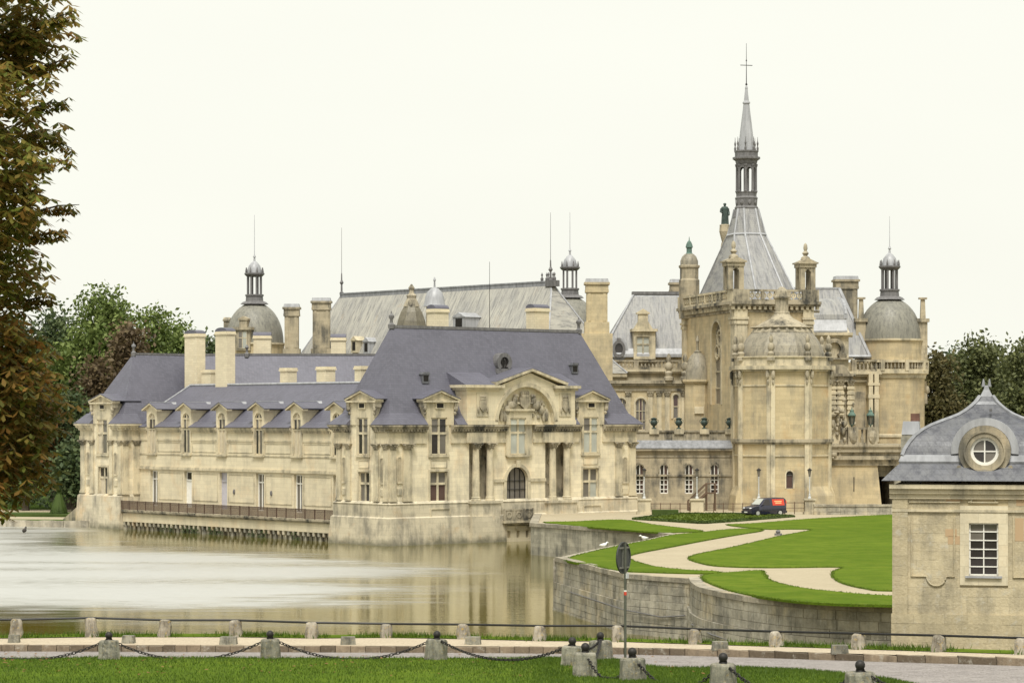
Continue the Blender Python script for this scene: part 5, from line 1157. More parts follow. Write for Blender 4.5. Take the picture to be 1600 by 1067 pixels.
# ---------------------------------------------------------------- round towers with domes and lanterns
def round_tower(name, label, px, Y, r, zb, zdr, zcol, dome_h, ztip, dorm=(), wallz=None, balus=False, lantern_only=False):
    cx, cy = (px - 800) * Y / F, Y; T = empty(name, label, 'tower', (cx, cy, 0))
    rd = r * 0.93
    m = MB(); m.lathe([(r, zb), (r, zcol - 0.6), (rd, zcol - 0.58), (rd, zdr)], 40); m.build('wall', 'stone_round', T, True)
    m = MB(); m.lathe([(r, zcol - 0.9), (r + 0.15, zcol - 0.8), (r + 0.2, zcol - 0.45), (r + 0.45, zcol - 0.3), (r + 0.45, zcol), (r - 0.2, zcol)], 40); m.build('cornice', 'trim', T, True); m = MB(); m.lathe([(rd, zdr - 0.35), (rd + 0.2, zdr - 0.2), (rd + 0.2, zdr), (rd * 0.9, zdr)], 40); m.build('dome_cornice', 'trim', T, True)
    if wallz: m = MB(); m.lathe([(r, wallz), (r + 0.12, wallz + 0.05), (r + 0.12, wallz + 0.3), (r, wallz + 0.4)], 40); m.build('string_course', 'trim', T)
    if balus:
        m = MB(); q = r + 0.3; m.lathe([(q - 0.15, zcol), (q + 0.1, zcol), (q + 0.1, zcol + 0.2), (q - 0.15, zcol + 0.2)], 40); m.lathe([(q - 0.2, zcol + 0.95), (q + 0.13, zcol + 0.95), (q + 0.13, zcol + 1.2), (q - 0.2, zcol + 1.2)], 40)
        for k in range(10): a = 2 * math.pi * k / 10; m.lathe([(0.3, zcol), (0.3, zcol + 1.22)], 4, (q * math.cos(a), q * math.sin(a)), a + R(45))
        b_ = m.build('balustrade', 'trim', T)
        m = MB()
        for k in range(64): a = 2 * math.pi * k / 64; m.lathe([(0.10, zcol + 0.2), (0.13, zcol + 0.4), (0.07, zcol + 0.75), (0.1, zcol + 0.95)], 5, (q * math.cos(a), q * math.sin(a)))
        tag(m.build('balusters', 'trim_dark', b_), kind='stuff')
    prof = [(rd * math.cos(t_) * 0.985, zdr + dome_h * math.sin(t_) ** 0.97) for t_ in [R(90) * k / 12 for k in range(11)]] + [(1.35, zdr + dome_h * 0.985)]
    m = MB(); m.lathe(prof, 32); m.build('dome', 'slate_dome', T, True)
    zl_ = zdr + dome_h; 
    m = MB(); m.lathe([(1.75, zl_ - 0.25), (1.5, zl_ + 0.0), (1.1, zl_ + 0.15), (1.05, zl_ + 0.7), (1.15, zl_ + 0.75), (1.15, zl_ + 0.95), (0.85, zl_ + 0.98)], 16); m.build('lantern_base', 'lead_dark', T, True); m = MB()
    m.lathe([(0.85, zl_ + 3.15), (1.0, zl_ + 3.2), (1.25, zl_ + 3.45), (1.25, zl_ + 3.6), (0.9, zl_ + 3.65)], 16)
    ln = m.build('lantern_cornice', 'lead_dark', T, True)
    for k in range(8):
        a = 2 * math.pi * (k + 0.5) / 8; m = MB(); m.box(0.86 * math.cos(a) - 0.11, 0.86 * math.cos(a) + 0.11, 0.86 * math.sin(a) - 0.11, 0.86 * math.sin(a) + 0.11, zl_ + 0.95, zl_ + 3.2); m.build('column', 'lead_dark', ln)
    m = MB(); m.lathe([(0.88, zl_ + 3.64), (0.86, zl_ + 4.0), (0.72, zl_ + 4.5), (0.4, zl_ + 4.9), (0.14, zl_ + 5.1), (0.1, zl_ + 5.5), (0.2, zl_ + 5.6), (0.05, zl_ + 5.9), (0.02, ztip)], 14); m.build('cupola', 'lead', ln, True)
    for k in range(8): a = 2 * math.pi * (k + 0.5) / 8; m = MB(); m.lathe([(0.1, zl_ + 3.6), (0.13, zl_ + 3.8), (0.03, zl_ + 4.3)], 5, (1.08 * math.cos(a), 1.08 * math.sin(a))); m.build('pinnacle', 'lead_dark', ln)
    for ang in dorm:
        a = R(ang); ex, ey = math.cos(a) * rd, math.sin(a) * rd; tx, ty = -math.sin(a), math.cos(a)
        fc = lambda u, o, z, ex=ex, ey=ey, tx=tx, ty=ty, a=a: (ex + tx * u + math.cos(a) * o, ey + ty * u + math.sin(a) * o, z)
        m = MB(fc); m.box(-0.95, 0.95, -2.0, 0.25, zdr - 1.0, zdr + 1.5); m.box(-1.25, 1.25, -2.0, 0.5, zdr + 1.5, zdr + 1.85); m.box(-0.5, 0.5, -0.7, 0.1, zdr + 1.85, zdr + 2.7); m.box(-0.62, 0.62, -0.75, 0.2, zdr + 2.7, zdr + 2.9); m.prism([(-0.6, zdr + 2.9), (0.6, zdr + 2.9), (0, zdr + 3.2)], -0.7, 0.15); d_ = m.build('dormer', 'old_stone', T)
        window(T, fc, -0.6, 0.6, zdr - 0.8, zdr + 1.35, o=0.255, panes=('glass_mid', 'glass_pale'), bar=0.1, edge=0.08, thick=0.06)
    return T
round_tower('domed_tower', 'round domed tower at the left behind slate roofs with open lantern', 397.6, 325, 3.95, 0, H + 114 * 325 / F, H + 84 * 325 / F, 5.05, H + 314 * 325 / F, dorm=(-106, 178))
round_tower('domed_tower', 'domed tower mostly hidden behind the old roof, only its lantern showing', 890.5, 326, 3.95, 0, H + 124 * 326 / F, H + 90 * 326 / F, 5.05, H + 318 * 326 / F)
RT = round_tower('domed_tower', 'round domed tower at the right with balustrade against dark trees', 1390, 300, 3.95, 0, H + 120 * 300 / F, H + 70 * 300 / F, 4.75, H + 312 * 300 / F, wallz=H - 33 * 300 / F, balus=True)
for ang in (-12, 200):
    a = R(ang); m = MB(); x, y_ = 3.7 * math.cos(a), 3.7 * math.sin(a); m.box(x - 0.6, x + 0.5, y_ - 0.6, y_ + 0.6, 17.5, 22.9); m.box(x - 0.8, x + 0.7, y_ - 0.8, y_ + 0.8, 22.9, 23.3); m.box(x - 0.25, x + 0.35, y_ - 0.3, y_ + 0.3, 23.3, 25.5, 0.08, 0.08); m.box(x - 0.4, x + 0.5, y_ - 0.4, y_ + 0.4, 25.5, 25.7); m.build('side_dormer', 'old_stone', RT)
m = MB(); m.box(3.6, 4.25, -0.6, 0.4, 13.6, 16.2, 0.1, 0.1); m.blob((4.15, -0.3, 15.2), (0.4, 0.4, 0.5)); m.build('carved_bracket', 'trim_dark', RT)

# ---------------------------------------------------------------- wing with the grey mansard, left of the chapel
YW = 300.0; Wf = Frame((938 - 800) * YW / F, YW, 3.0); Wm = empty('mansard_wing', 'wing with pale grey slate mansard, stone dormer and oval window left of the chapel', 'building', (*Wf.o, 0), Wf.r)
f0 = Wf.front(); WL = Wf.fx(1085); ze = Wf.z(557, 4, 0); zr_ = Wf.z(459, 6, 4)
m = MB(); m.box(-4, WL, 0.4, 9, 0, ze); m.build('wall', 'stone', Wm)
xa = Wf.fx(991, 4.0)
m = MB(); m.rings([[(0, 0.3, ze), (WL, 0.3, ze), (WL, 8.5, ze), (0, 8.5, ze)], [(xa, 4.0, zr_), (WL, 4.0, zr_), (WL, 5.0, zr_), (xa, 5.0, zr_)]]); rf = m.build('roof', 'slate_grey', Wm)
m = MB(); m.box(xa - 0.2, WL, 3.8, 5.2, zr_ - 0.1, zr_ + 0.25); m.build('lead_ridge', 'lead_dark', rf); m = MB(); m.prof([(-0.12, ze - 0.05), (-0.12, ze + 0.35), (-0.5, ze + 0.75), (-0.62, ze + 0.6)], 0, WL); m.tube([(xa, -3.9, zr_), (0, -0.25, ze)], 0.16, 5) if False else None
m.fc = None; m2 = MB(f0); m2.prof([(0.0, ze - 0.05), (0.0, ze + 0.3), (-0.45, ze + 0.95), (-0.7, ze + 0.6)], 0, WL); m2.tube([(0, -0.3, ze), (xa, -4.0, zr_)], 0.15, 5); m2.build('lead_flashing', 'lead', rf)
m2 = MB(f0); m2.rings([[(xa + 0.0, -3.92, zr_ - 0.1), (WL, -3.92, zr_ - 0.1)], [(xa - 0.1, -3.6, zr_ - 0.95), (WL, -3.6, zr_ - 0.95)]], cap=False, close=False); m2.build('ridge_flashing', 'lead', rf)
d0, d1 = Wf.fx(990), Wf.fx(1024); dz0, dz1 = ze - 0.3, Wf.z(518, 5, 0); w0, w1 = Wf.fx(994.5), Wf.fx(1015)
m = MB(f0); wall(m, d0, d1, dz0, dz1, [(w0, w1, dz0 + 0.3, Wf.z(526, 5, 0))], 0.3, 0.1)
for e in (d0, d1): m.quad((e, 0.1, dz0), (e, 0.1, dz1), (e, -3.0, dz1), (e, -3.0, dz0))
m.box(d0 - 0.25, d1 + 0.25, -2.2, 0.4, dz1, dz1 + 0.3); md = (w0 + w1) / 2; m.box(md - 0.55, md + 0.55, -0.8, 0.2, dz1 + 0.3, dz1 + 2.0); m.box(md - 0.75, md + 0.75, -0.9, 0.32, dz1 + 2.0, dz1 + 2.15); m.prism([(md - 0.75, dz1 + 2.15), (md + 0.75, dz1 + 2.15), (md, dz1 + 2.6)], -0.8, 0.28)
m.prism([(md - 1.1, dz1 + 0.3), (md - 0.55, dz1 + 0.3), (md - 0.55, dz1 + 1.2)], -0.4, 0.15); m.prism([(md + 1.1, dz1 + 0.3), (md + 0.55, dz1 + 0.3), (md + 0.55, dz1 + 1.2)], -0.4, 0.15); m.build('dormer', 'trim', Wm)
window(Wm, f0, w0, w1, dz0 + 0.3, Wf.z(526, 5, 0), o=-0.15, zs=(0.62,), bar=0.16, edge=0.08, panes=('glass_pale',))
ox_, oz_ = Wf.fx(967), Wf.z(545, 2, 0)
m = MB(f0); 
for k in range(20):
    t0, t1 = 2 * math.pi * k / 20, 2 * math.pi * (k + 1) / 20
    m.prism([(ox_ + 0.45 * math.cos(t0), oz_ + 0.65 * math.sin(t0)), (ox_ + 0.75 * math.cos(t0), oz_ + 1.0 * math.sin(t0)), (ox_ + 0.75 * math.cos(t1), oz_ + 1.0 * math.sin(t1)), (ox_ + 0.45 * math.cos(t1), oz_ + 0.65 * math.sin(t1))], -1.2, 0.1)
m.box(ox_ - 0.2, ox_ + 0.2, -0.3, 0.12, oz_ + 0.95, oz_ + 1.25); ov = m.build('oval_dormer', 'lead_dark', Wm)
m = MB(f0); m.prism([(ox_ + 0.5 * math.cos(2 * math.pi * k / 16), oz_ + 0.7 * math.sin(2 * math.pi * k / 16)) for k in range(16)], -0.15, -0.1); m.build('pane', 'glass', ov)
m = MB(f0); m.prism([(ox_ + 1.1 * math.cos(2 * math.pi * k / 16), oz_ - 0.1 + 1.35 * math.sin(2 * math.pi * k / 16)) for k in range(16)], -0.9, -0.25); m.build('flashing', 'lead', ov)
zb_ = Wf.z(577, 4, -0.5)
balustrade(Wm, Wf.front(-0.5), -1.0, Wf.fx(1062), zb_, Wf.z(562.5, 4, -0.5), pier=4.4)
bands(Wm, Wf.front(-0.4), -2.0, WL, [(zb_ - 0.28, zb_, 0.45), (zb_ - 0.5, zb_ - 0.28, 0.3), (zb_ - 2.4, zb_ - 0.5, 0.0)], 'trim')
stack(Wm, Wf, 1046, 1070, 436, 470, 6.0, 'old_stone', 1.6)

# ---------------------------------------------------------------- chapel gallery (upper storey between pavilion and chapel)
YG = 286.0; Uf = Frame((955 - 800) * YG / F, YG, 2.0); Ug = empty('chapel_gallery', 'pilastered stone gallery with arched windows behind the urn terrace', 'building', (*Uf.o, 0), Uf.r); f0 = Uf.front()
UL = Uf.fx(1110); zt_ = Uf.z(595, 5, 0); zs_ = lambda py: Uf.z(py, 5, 0)
o1_ = (Uf.fx(993), Uf.fx(1009.5), zs_(672), zs_(622), True); o2_ = (Uf.fx(1051.5), Uf.fx(1060.5), zs_(654), zs_(616), True); o3_ = (Uf.fx(962), Uf.fx(978.5), zs_(672), zs_(622), True)
m = MB(f0); wall(m, -2, UL, 2, zt_, [o1_, o2_, o3_], 0.4); m.quad((-2, 0, zt_), (UL, 0, zt_), (UL, -9, zt_ + 0.1), (-2, -9, zt_ + 0.1)); m.build('wall', 'stone', Ug)
for q, nx, zz in ((o1_, 3, (0.3, 0.6)), (o2_, 1, (0.5,)), (o3_, 3, (0.3, 0.6))):
    window(Ug, f0, *q[:4], o=-0.25, arch=True, nx=nx, zs=zz, bar=0.09, edge=0.09, panes=('glass_mid', 'glass_brown', 'glass_mid')); arch_trim(Ug, f0, *q[:4])
bands(Ug, f0, -2, UL, [(zt_ - 0.3, zt_ + 0.05, 0.5), (zt_ - 0.55, zt_ - 0.3, 0.3), (zt_ - 1.1, zt_ - 0.85, 0.12), (zs_(676), zs_(672.5), 0.16)], 'trim_dark')
for p in (981.5, 1016, 1030, 1042.5, 1068, 1106): x = Uf.fx(p); pilaster(Ug, f0, x - 0.25, x + 0.25, zs_(674), zt_ - 1.7, zt_ - 1.15, 0.12)
# little domed stair turret against the chapel
tx, ty = Uf.fx(1090, -0.2), -0.2
m = MB(); m.lathe([(1.55, 2), (1.55, zt_)], 8, (tx, ty), R(24)); m.lathe([(1.7, zt_ - 0.3), (1.85, zt_ - 0.1), (1.85, zt_ + 0.12), (1.5, zt_ + 0.14)], 8, (tx, ty), R(24)); tw = m.build('stair_turret', 'stone', Ug)
m = MB(); zz = zt_ + 0.14; m.lathe([(1.55, zz), (1.48, zz + 1.0), (1.2, zz + 1.9), (0.75, zz + 2.6), (0.4, zz + 2.9), (0.42, zz + 3.05), (0.15, zz + 3.2), (0.12, zz + 4.0), (0.22, zz + 4.2), (0.05, zz + 4.8)], 12, (tx, ty)); m.build('dome', 'dome_stone', tw, True)
m = MB(f0); m.box(tx - 0.5, tx + 0.5, 1.5, 1.8, zs_(646), zs_(635)); m.build('plaque', 'paint_yellow' if False else 'stone_clean', tw)
for p in (1045, 1070.5):
    x = Uf.fx(p, -0.3); finial(Ug, x, -0.3, zt_ + 0.05, zs_(553) - zt_, 'trim_dark', 0.5, 'candelabrum')

# ---------------------------------------------------------------- terrace wing with round-headed windows, urns above
YT = 275.5; Tf = Frame((984 - 800) * YT / F, YT, 1.0); Tw = empty('terrace_wing', 'low stained stone wing with four white arched windows under a row of urns', 'building', (*Tf.o, 0), Tf.r); f0 = Tf.front()
TL = Tf.fx(1148); tz = lambda py: Tf.z(py, 5, 0)
ops = [(Tf.fx(p - 6.6), Tf.fx(p + 6.6), tz(771), tz(724.5), True) for p in (999.7, 1037.5, 1076.7, 1116.5)]
zt_ = tz(701)
m = MB(f0); wall(m, -3, TL, 1.5, zt_, ops, 0.5); m.build('wall', 'old_stone', Tw)
for q in ops:
    window(Tw, f0, *q[:4], o=-0.3, arch=True, nx=2, zs=(0.14, 0.30, 0.46, 0.62), bar=0.08, edge=0.10, fmat='white', panes=('glass', 'glass_brown')); arch_trim(Tw, f0, q[0], q[1], q[3] - 0.9, q[3], 0.16, 0.06, 'trim_dark')
bands(Tw, f0, -3, TL, [(tz(744), tz(741), 0.1), (tz(714), tz(712), 0.08), (tz(704), tz(701), 0.35)], 'trim_dark', 'string_course')
m = MB(f0); m.prof([(0.4, zt_), (0.4, zt_ + 0.12), (-0.5, tz(687)), (-0.5, zt_)], -3, TL); m.build('lead_roof', 'lead_mid', Tw)
m = MB(f0); m.box(-3, TL, -0.9, -0.45, zt_, tz(675)); m.box(-3, TL, -1.0, -0.32, tz(675), tz(672)); m.quad((-3, -0.5, zt_ + 0.05), (TL, -0.5, zt_ + 0.05), (TL, -9, zt_ + 0.05), (-3, -9, zt_ + 0.05)); m.build('parapet', 'trim_dark', Tw)
for p in (1021.7, 1060.6, 1100.4, 1140):
    x = Tf.fx(p, 0.65); m = MB(f0); m.box(x - 0.5, x + 0.5, -1.05, -0.27, tz(678), tz(670)); m.build('parapet_pier', 'trim', Tw)
urn_m = None; zu = tz(670)
ulab = ['leftmost green bronze urn on the terrace parapet, nearest the slate pavilion roof', 'second green bronze urn from the left on the terrace parapet', 'third green bronze urn from the left on the terrace parapet', 'rightmost green bronze urn on the terrace parapet, against the chapel wall']
for i, p in enumerate((1021.7, 1060.6, 1100.4, 1140)):
    x, y_ = Tf.world(Tf.fx(p, 0.65), 0.65)
    u = empty('urn', ulab[i], 'urn', (x, y_, zu), 0, 'bronze urns on the terrace')
    if urn_m is None:
        m = MB(); m.lathe([(0.26, 0), (0.26, 0.08), (0.12, 0.14), (0.10, 0.26), (0.3, 0.42), (0.37, 0.62), (0.37, 0.8), (0.28, 0.92), (0.26, 0.98), (0.36, 1.04), (0.36, 1.1)], 14); bd = m.build('bowl', 'bronze', u, True)
        m = MB(); m.lathe([(0.3, 1.1), (0.2, 1.16), (0.05, 1.2)], 12); ld = m.build('lid', 'bronze', u, True)
        hs_ = []
        for s_ in (-1, 1): m = MB(); m.tube([(s_ * 0.34, 0, 0.95), (s_ * 0.48, 0, 0.9), (s_ * 0.45, 0, 0.7), (s_ * 0.34, 0, 0.62)], 0.035, 5); hs_.append(m.build('handle', 'bronze', u))
        urn_m = (bd, ld, *hs_)
    else:
        for s__, n_ in zip(urn_m, ('bowl', 'lid', 'handle', 'handle')): inst(s__, n_, u)
# wooden stair to the fourth window
st = empty('wooden_stair', 'brown wooden outdoor stair with handrails below the terrace windows', 'stair'); xs0, xs1 = (1075 - 800) * 271 / F, (1117 - 800) * 271 / F; gz_ = garden_z(271)
for k in range(9):
    t_ = k / 8; x = xs0 + (xs1 - xs0) * (0.05 + 0.62 * t_); z = gz_ + 0.15 + 1.6 * t_; m = MB(); m.box(x, x + 0.34, 270.2, 271.6, z, z + 0.06); m.build('step', 'wood', st)
m = MB(); m.box(xs0 + (xs1 - xs0) * 0.68, xs1, 270.0, 271.7, gz_ + 1.78, gz_ + 1.88); m.build('landing', 'wood', st)
for yy in (270.15, 271.65):
    m = MB(); xm = xs0 + (xs1 - xs0) * 0.68; m.tube([(xs0, yy, gz_ + 1.0), (xm, yy, gz_ + 2.8)], 0.05, 5); m.tube([(xs0, yy, gz_ + 0.1), (xm, yy, gz_ + 1.8)], 0.09, 5); m.tube([(xs0, yy, gz_ + 0.55), (xm, yy, gz_ + 2.3)], 0.03, 5); m.tube([(xm, yy, gz_ + 2.8), (xs1, yy, gz_ + 2.8)], 0.05, 5)
    for x, z in ((xs0, gz_ + 1.0), (xm, gz_ + 2.8), (xs1, gz_ + 2.8)): m.box(x - 0.05, x + 0.05, yy - 0.05, yy + 0.05, gz_ - 0.1, z)
    m.build('handrail', 'wood', st)

# ---------------------------------------------------------------- chapel
KF = Frame(23.5, 275.0, 13.0); K = empty('chapel', 'tall stone chapel with steep lead-edged roof and slender spire', 'chapel', (*KF.o, 0), KF.r)
kF, kL = KF.front(), KF.left(); KW, KD = 8.45, 19.0; zk = lambda py, x=0, y=0: KF.z(py, x, y)
ZKC = zk(473.5); ZKP = zk(452.0)
lw = (KF.fy(1127), KF.fy(1112), zk(632, 0, 4), zk(501, 0, 4), True)
m = MB(kF); wall(m, 0, KW, 1.5, ZKC); m.build('wall', 'stone', K)
m = MB(kL); wall(m, 0, KD, 1.5, ZKC, [lw], 0.7); m.build('wall', 'stone', K)
m = MB(); m.quad((KW, 0, 0), (KW, KD, 0), (KW, KD, ZKC), (KW, 0, ZKC)); m.quad((0, KD, 0), (KW, KD, 0), (KW, KD, ZKC), (0, KD, ZKC)); m.build('wall', 'stone', K)
window(K, kL, *lw[:4], o=-0.55, arch=True, nx=2, zs=(0.2, 0.4, 0.6, 0.72, 0.84), bar=0.13, edge=0.12, panes=('glass', 'glass_mid')); arch_trim(K, kL, *lw[:4], w=0.28, o=0.08, mat='trim')
m = MB(kL); r_ = (lw[1] - lw[0]) / 2; mid = (lw[0] + lw[1]) / 2; m.arcband(mid - r_ / 2, lw[3] - r_ * 1.9, r_ * 0.36, r_ * 0.5, -0.5, -0.3, 0, 2 * math.pi, 10); m.arcband(mid + r_ / 2, lw[3] - r_ * 1.9, r_ * 0.36, r_ * 0.5, -0.5, -0.3, 0, 2 * math.pi, 10); m.arcband(mid, lw[3] - r_ * 1.0, r_ * 0.4, r_ * 0.55, -0.5, -0.3, 0, 2 * math.pi, 10); m.build('tracery', 'trim', K)
# corner pilasters with banded heads
for fc, a, b_ in ((kF, -0.02, 1.15), (kF, KW - 1.15, KW + 0.02), (kL, -0.25, 1.2), (kL, KD - 1.3, KD)):
    m = MB(fc); m.box(a, b_, -0.05, 0.25, 1.5, ZKC - 2.2); m.box(a - 0.05, b_ + 0.05, -0.05, 0.36, ZKC - 2.2, ZKC - 1.85); m.box(a - 0.12, b_ + 0.12, -0.05, 0.44, ZKC - 1.7, ZKC - 1.45); m.box(a, b_, -0.05, 0.3, ZKC - 1.85, ZKC - 0.6); m.build('pilaster', 'trim', K)
for fc, a, b_ in ((kF, -0.72, KW + 0.72), (kL, 0.0, KD + 0.6)):
    bands(K, fc, a, b_, [(ZKC - 0.12, ZKC + 0.2, 0.72), (ZKC - 0.32, ZKC - 0.12, 0.5), (ZKC - 0.95, ZKC - 0.72, 0.14)], 'trim_dark')
    m = MB(fc); n = int((b_ - a) / 0.55)
    for k in range(n): x = a + (k + 0.5) * (b_ - a) / n; m.box(x - 0.14, x + 0.14, 0, 0.46, ZKC - 0.66, ZKC - 0.33)
    tag(m.build('modillions', 'trim', K), kind='stuff')
    m = MB(fc); a2, b2 = (0.0, KW) if fc is kF else (0.0, KD); m.box(a2 - (0.55 if fc is kF else -0.0), b2 + 0.5, 0.2, 0.5, ZKC + 0.2, ZKC + 0.4); m.box(a2 - (0.58 if fc is kF else 0), b2 + 0.5, 0.14, 0.56, ZKP - 0.22, ZKP)
    for q in ((a2 - 0.5, a2 + 1.3), (b2 - 1.3, b2 + 0.5)): m.box(q[0], q[1], 0.16, 0.58, ZKC + 0.21, ZKP - 0.02)
    nn = 3 if fc is kF else 5; a3, b3 = a2 + 1.3, b2 - 1.3
    for k in range(nn): x = a3 + (b3 - a3) * (k + 1) / (nn + 1); m.box(x - 0.15, x + 0.15, 0.18, 0.54, ZKC + 0.4, ZKP - 0.22)
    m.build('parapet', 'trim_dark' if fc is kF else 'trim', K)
    m = MB(fc); n = int((b3 - a3) / 0.62)
    for k in range(n):
        x = a3 + (k + 0.5) * (b3 - a3) / n; zc_ = (ZKC + ZKP) / 2 + 0.09
        m.arcband(x, zc_, 0.16, 0.30, 0.28, 0.44, 0, 2 * math.pi, 8); m.box(x - 0.05, x + 0.05, 0.3, 0.42, zc_ - 0.42, zc_ + 0.42)
    tag(m.build('pierced_panels', 'trim', K), kind='stuff')
m = MB(); m.quad((0, 0, ZKC + 0.22), (KW, 0, ZKC + 0.22), (KW, KD, ZKC + 0.22), (0, KD, ZKC + 0.22)); m.build('gutter', 'lead', K)
# steep roof with chamfered front corners
ax, ay = 4.22, 9.5; zr0 = ZKC + 0.3; zr1 = KF.z(330, ax, ay); c1 = 2.0; i0 = 0.55
def oct_ring(x0, x1, y0, y1, c, z): return [(x0 + c, y0, z), (x1 - c, y0, z), (x1, y0 + c, z), (x1, y1 - c, z), (x1 - c, y1, z), (x0 + c, y1, z), (x0, y1 - c, z), (x0, y0 + c, z)]
m = MB(); m.rings([oct_ring(i0, KW - i0, i0, KD - i0, c1, zr0), oct_ring(ax - 1.75, ax + 1.75, ay - 2.2, ay + 2.2, 0.9, zr0 + (zr1 - zr0) * 0.74), oct_ring(ax - 1.15, ax + 1.15, ay - 1.15, ay + 1.15, 0.5, zr1 + 0.2)]); rf = m.build('roof', 'slate_grey', K)
q0 = oct_ring(i0, KW - i0, i0, KD - i0, c1, zr0 + 0.05); q1 = oct_ring(ax - 1.75, ax + 1.75, ay - 2.2, ay + 2.2, 0.9, zr0 + (zr1 - zr0) * 0.74); q2 = oct_ring(ax - 1.15, ax + 1.15, ay - 1.15, ay + 1.15, 0.5, zr1 + 0.2)
m = MB()
for a, b_, c in zip(q0, q1, q2): m.tube([a, b_, c], 0.13, 5)
for q in (q0, q1):
    for a, b_ in zip(q, q[1:] + q[:1]): m.tube([a, b_], 0.16, 5)
m.build('lead_hips', 'lead', rf)
m = MB(); m.rings([oct_ring(i0 - 0.05, KW - i0 + 0.05, i0 - 0.05, KD - i0 + 0.05, c1, zr0), oct_ring(i0 + 0.22, KW - i0 - 0.22, i0 + 0.35, KD - i0 - 0.35, c1, zr0 + 0.75)], cap=False); m.build('lead_apron', 'lead', rf)
# spire
S = 285.2 / F; zz = lambda py: H + (650 - py) * S
m = MB(); m.lathe([(1.5, zz(340)), (1.25, zz(328)), (1.3, zz(325)), (1.15, zz(322)), (1.2, zz(312)), (1.25, zz(310)), (1.1, zz(307)), (1.12, zz(303)), (1.18, zz(301)), (0.95, zz(300))], 8, (ax, ay), R(22.5)); m.build('spire_base', 'lead_dark', K); m = MB(); m.lathe([(1.0, zz(258)), (1.15, zz(256)), (1.2, zz(252)), (1.5, zz(249)), (1.5, zz(246)), (1.25, zz(245)), (1.25, zz(239)), (1.32, zz(238)), (1.32, zz(236)), (0.95, zz(236))], 8, (ax, ay), R(22.5)); sp_o = m.build('spire_lantern', 'lead_dark', K)
for k in range(8):
    a = 2 * math.pi * (k + 0.5) / 8; cx_, cy_ = ax + 1.03 * math.cos(a), ay + 1.03 * math.sin(a); m = MB(); m.lathe([(0.17, zz(301)), (0.2, zz(299)), (0.14, zz(298)), (0.13, zz(262)), (0.2, zz(260)), (0.22, zz(257))], 6, (cx_, cy_)); m.build('column', 'lead_dark', sp_o)
    b_ = 2 * math.pi * (k + 1) / 8; m = MB(); fcx = lambda u, o, z, b_=b_: (ax - math.sin(b_) * u + math.cos(b_) * o, ay + math.cos(b_) * u + math.sin(b_) * o, z)
    m.fc = fcx; m.arcband(0, zz(266), 0.26, 0.42, 0.86, 1.0, 0, math.pi, 8); m.box(-0.42, 0.42, 0.86, 0.98, zz(262), zz(257)); m.blob((0, 1.08, zz(317)), (0.22, 0.15, 0.3), 6); m.build('arch', 'lead_dark', sp_o)
    m = MB(); m.lathe([(0.11, zz(236)), (0.13, zz(232)), (0.06, zz(229)), (0.12, zz(225)), (0.04, zz(221)), (0.02, zz(215))], 6, (ax + 1.22 * math.cos(a), ay + 1.22 * math.sin(a))); m.build('pinnacle', 'lead_dark', sp_o)
m = MB(); m.lathe([(0.32, zz(300)), (0.32, zz(250))], 6, (ax, ay)); m.build('core', 'lead_dark', sp_o)
m = MB(); m.lathe([(0.92, zz(237)), (0.72, zz(210)), (0.32, zz(163)), (0.42, zz(162)), (0.4, zz(160)), (0.27, zz(158)), (0.14, zz(140)), (0.16, zz(138)), (0.06, zz(133))], 8, (ax, ay), R(22.5)); m.build('spire', 'lead', K)
m = MB(); m.lathe([(0.06, zz(134)), (0.14, zz(132.5)), (0.05, zz(130)), (0.035, zz(104)), (0.02, zz(68))], 6, (ax, ay)); m.box(ax - 0.68, ax + 0.68, ay - 0.03, ay + 0.03, zz(103), zz(102)); m.lathe([(0.09, zz(96)), (0.03, zz(93))], 6, (ax, ay)); m.build('cross', 'iron', K)
# parapet turrets: domed one at the left rear, aedicules at the front corners
def aedicule(x, y_, zt0, w, h):
    m = MB(); 
    for s1 in (-1, 1):
        for s2 in (-1, 1): m.box(x + s1 * w * 0.36 - w * 0.16, x + s1 * w * 0.36 + w * 0.16, y_ + s2 * w * 0.36 - w * 0.16, y_ + s2 * w * 0.36 + w * 0.16, zt0, zt0 + h * 0.74)
    m.box(x - w * 0.58, x + w * 0.58, y_ - w * 0.58, y_ + w * 0.58, zt0 + h * 0.74, zt0 + h * 0.86); m.box(x - w * 0.68, x + w * 0.68, y_ - w * 0.68, y_ + w * 0.68, zt0 + h * 0.86, zt0 + h * 0.91)
    m.prism([(x - w * 0.62, zt0 + h * 0.91), (x + w * 0.62, zt0 + h * 0.91), (x, zt0 + h * 1.05)], y_ - w * 0.62, y_ + w * 0.62); m.arcband(x, zt0 + h * 0.62, w * 0.13, w * 0.26, y_ - w * 0.5, y_ + w * 0.5, 0, math.pi, 6)
    a_ = m.build('aedicule', 'old_stone', K)
    m = MB(); m.lathe([(w * 0.34, zt0 + h * 1.0), (w * 0.3, zt0 + h * 1.08), (w * 0.12, zt0 + h * 1.14), (w * 0.24, zt0 + h * 1.22), (w * 0.1, zt0 + h * 1.3), (w * 0.15, zt0 + h * 1.38), (w * 0.12, zt0 + h * 1.5), (w * 0.02, zt0 + h * 1.56)], 8, (x, y_)); m.build('finial', 'trim_dark', a_, True)
aedicule(-0.1 + 0.05, 0.75, ZKP, 1.65, 3.3); aedicule(KW - 0.6, 0.6, ZKP, 1.6, 3.2)
lx, ly = 0.35, KD - 0.9; sz = KF.world(lx, ly)[1] / F
m = MB(); m.lathe([(16 * sz, ZKC - 1), (16 * sz, H + 212 * sz), (14.5 * sz, H + 214 * sz), (14.5 * sz, H + 230 * sz), (16.5 * sz, H + 232 * sz), (16.5 * sz, H + 235 * sz), (14 * sz, H + 236 * sz)], 8, (lx, ly), R(22.5)); tt = m.build('corner_turret', 'old_stone', K)
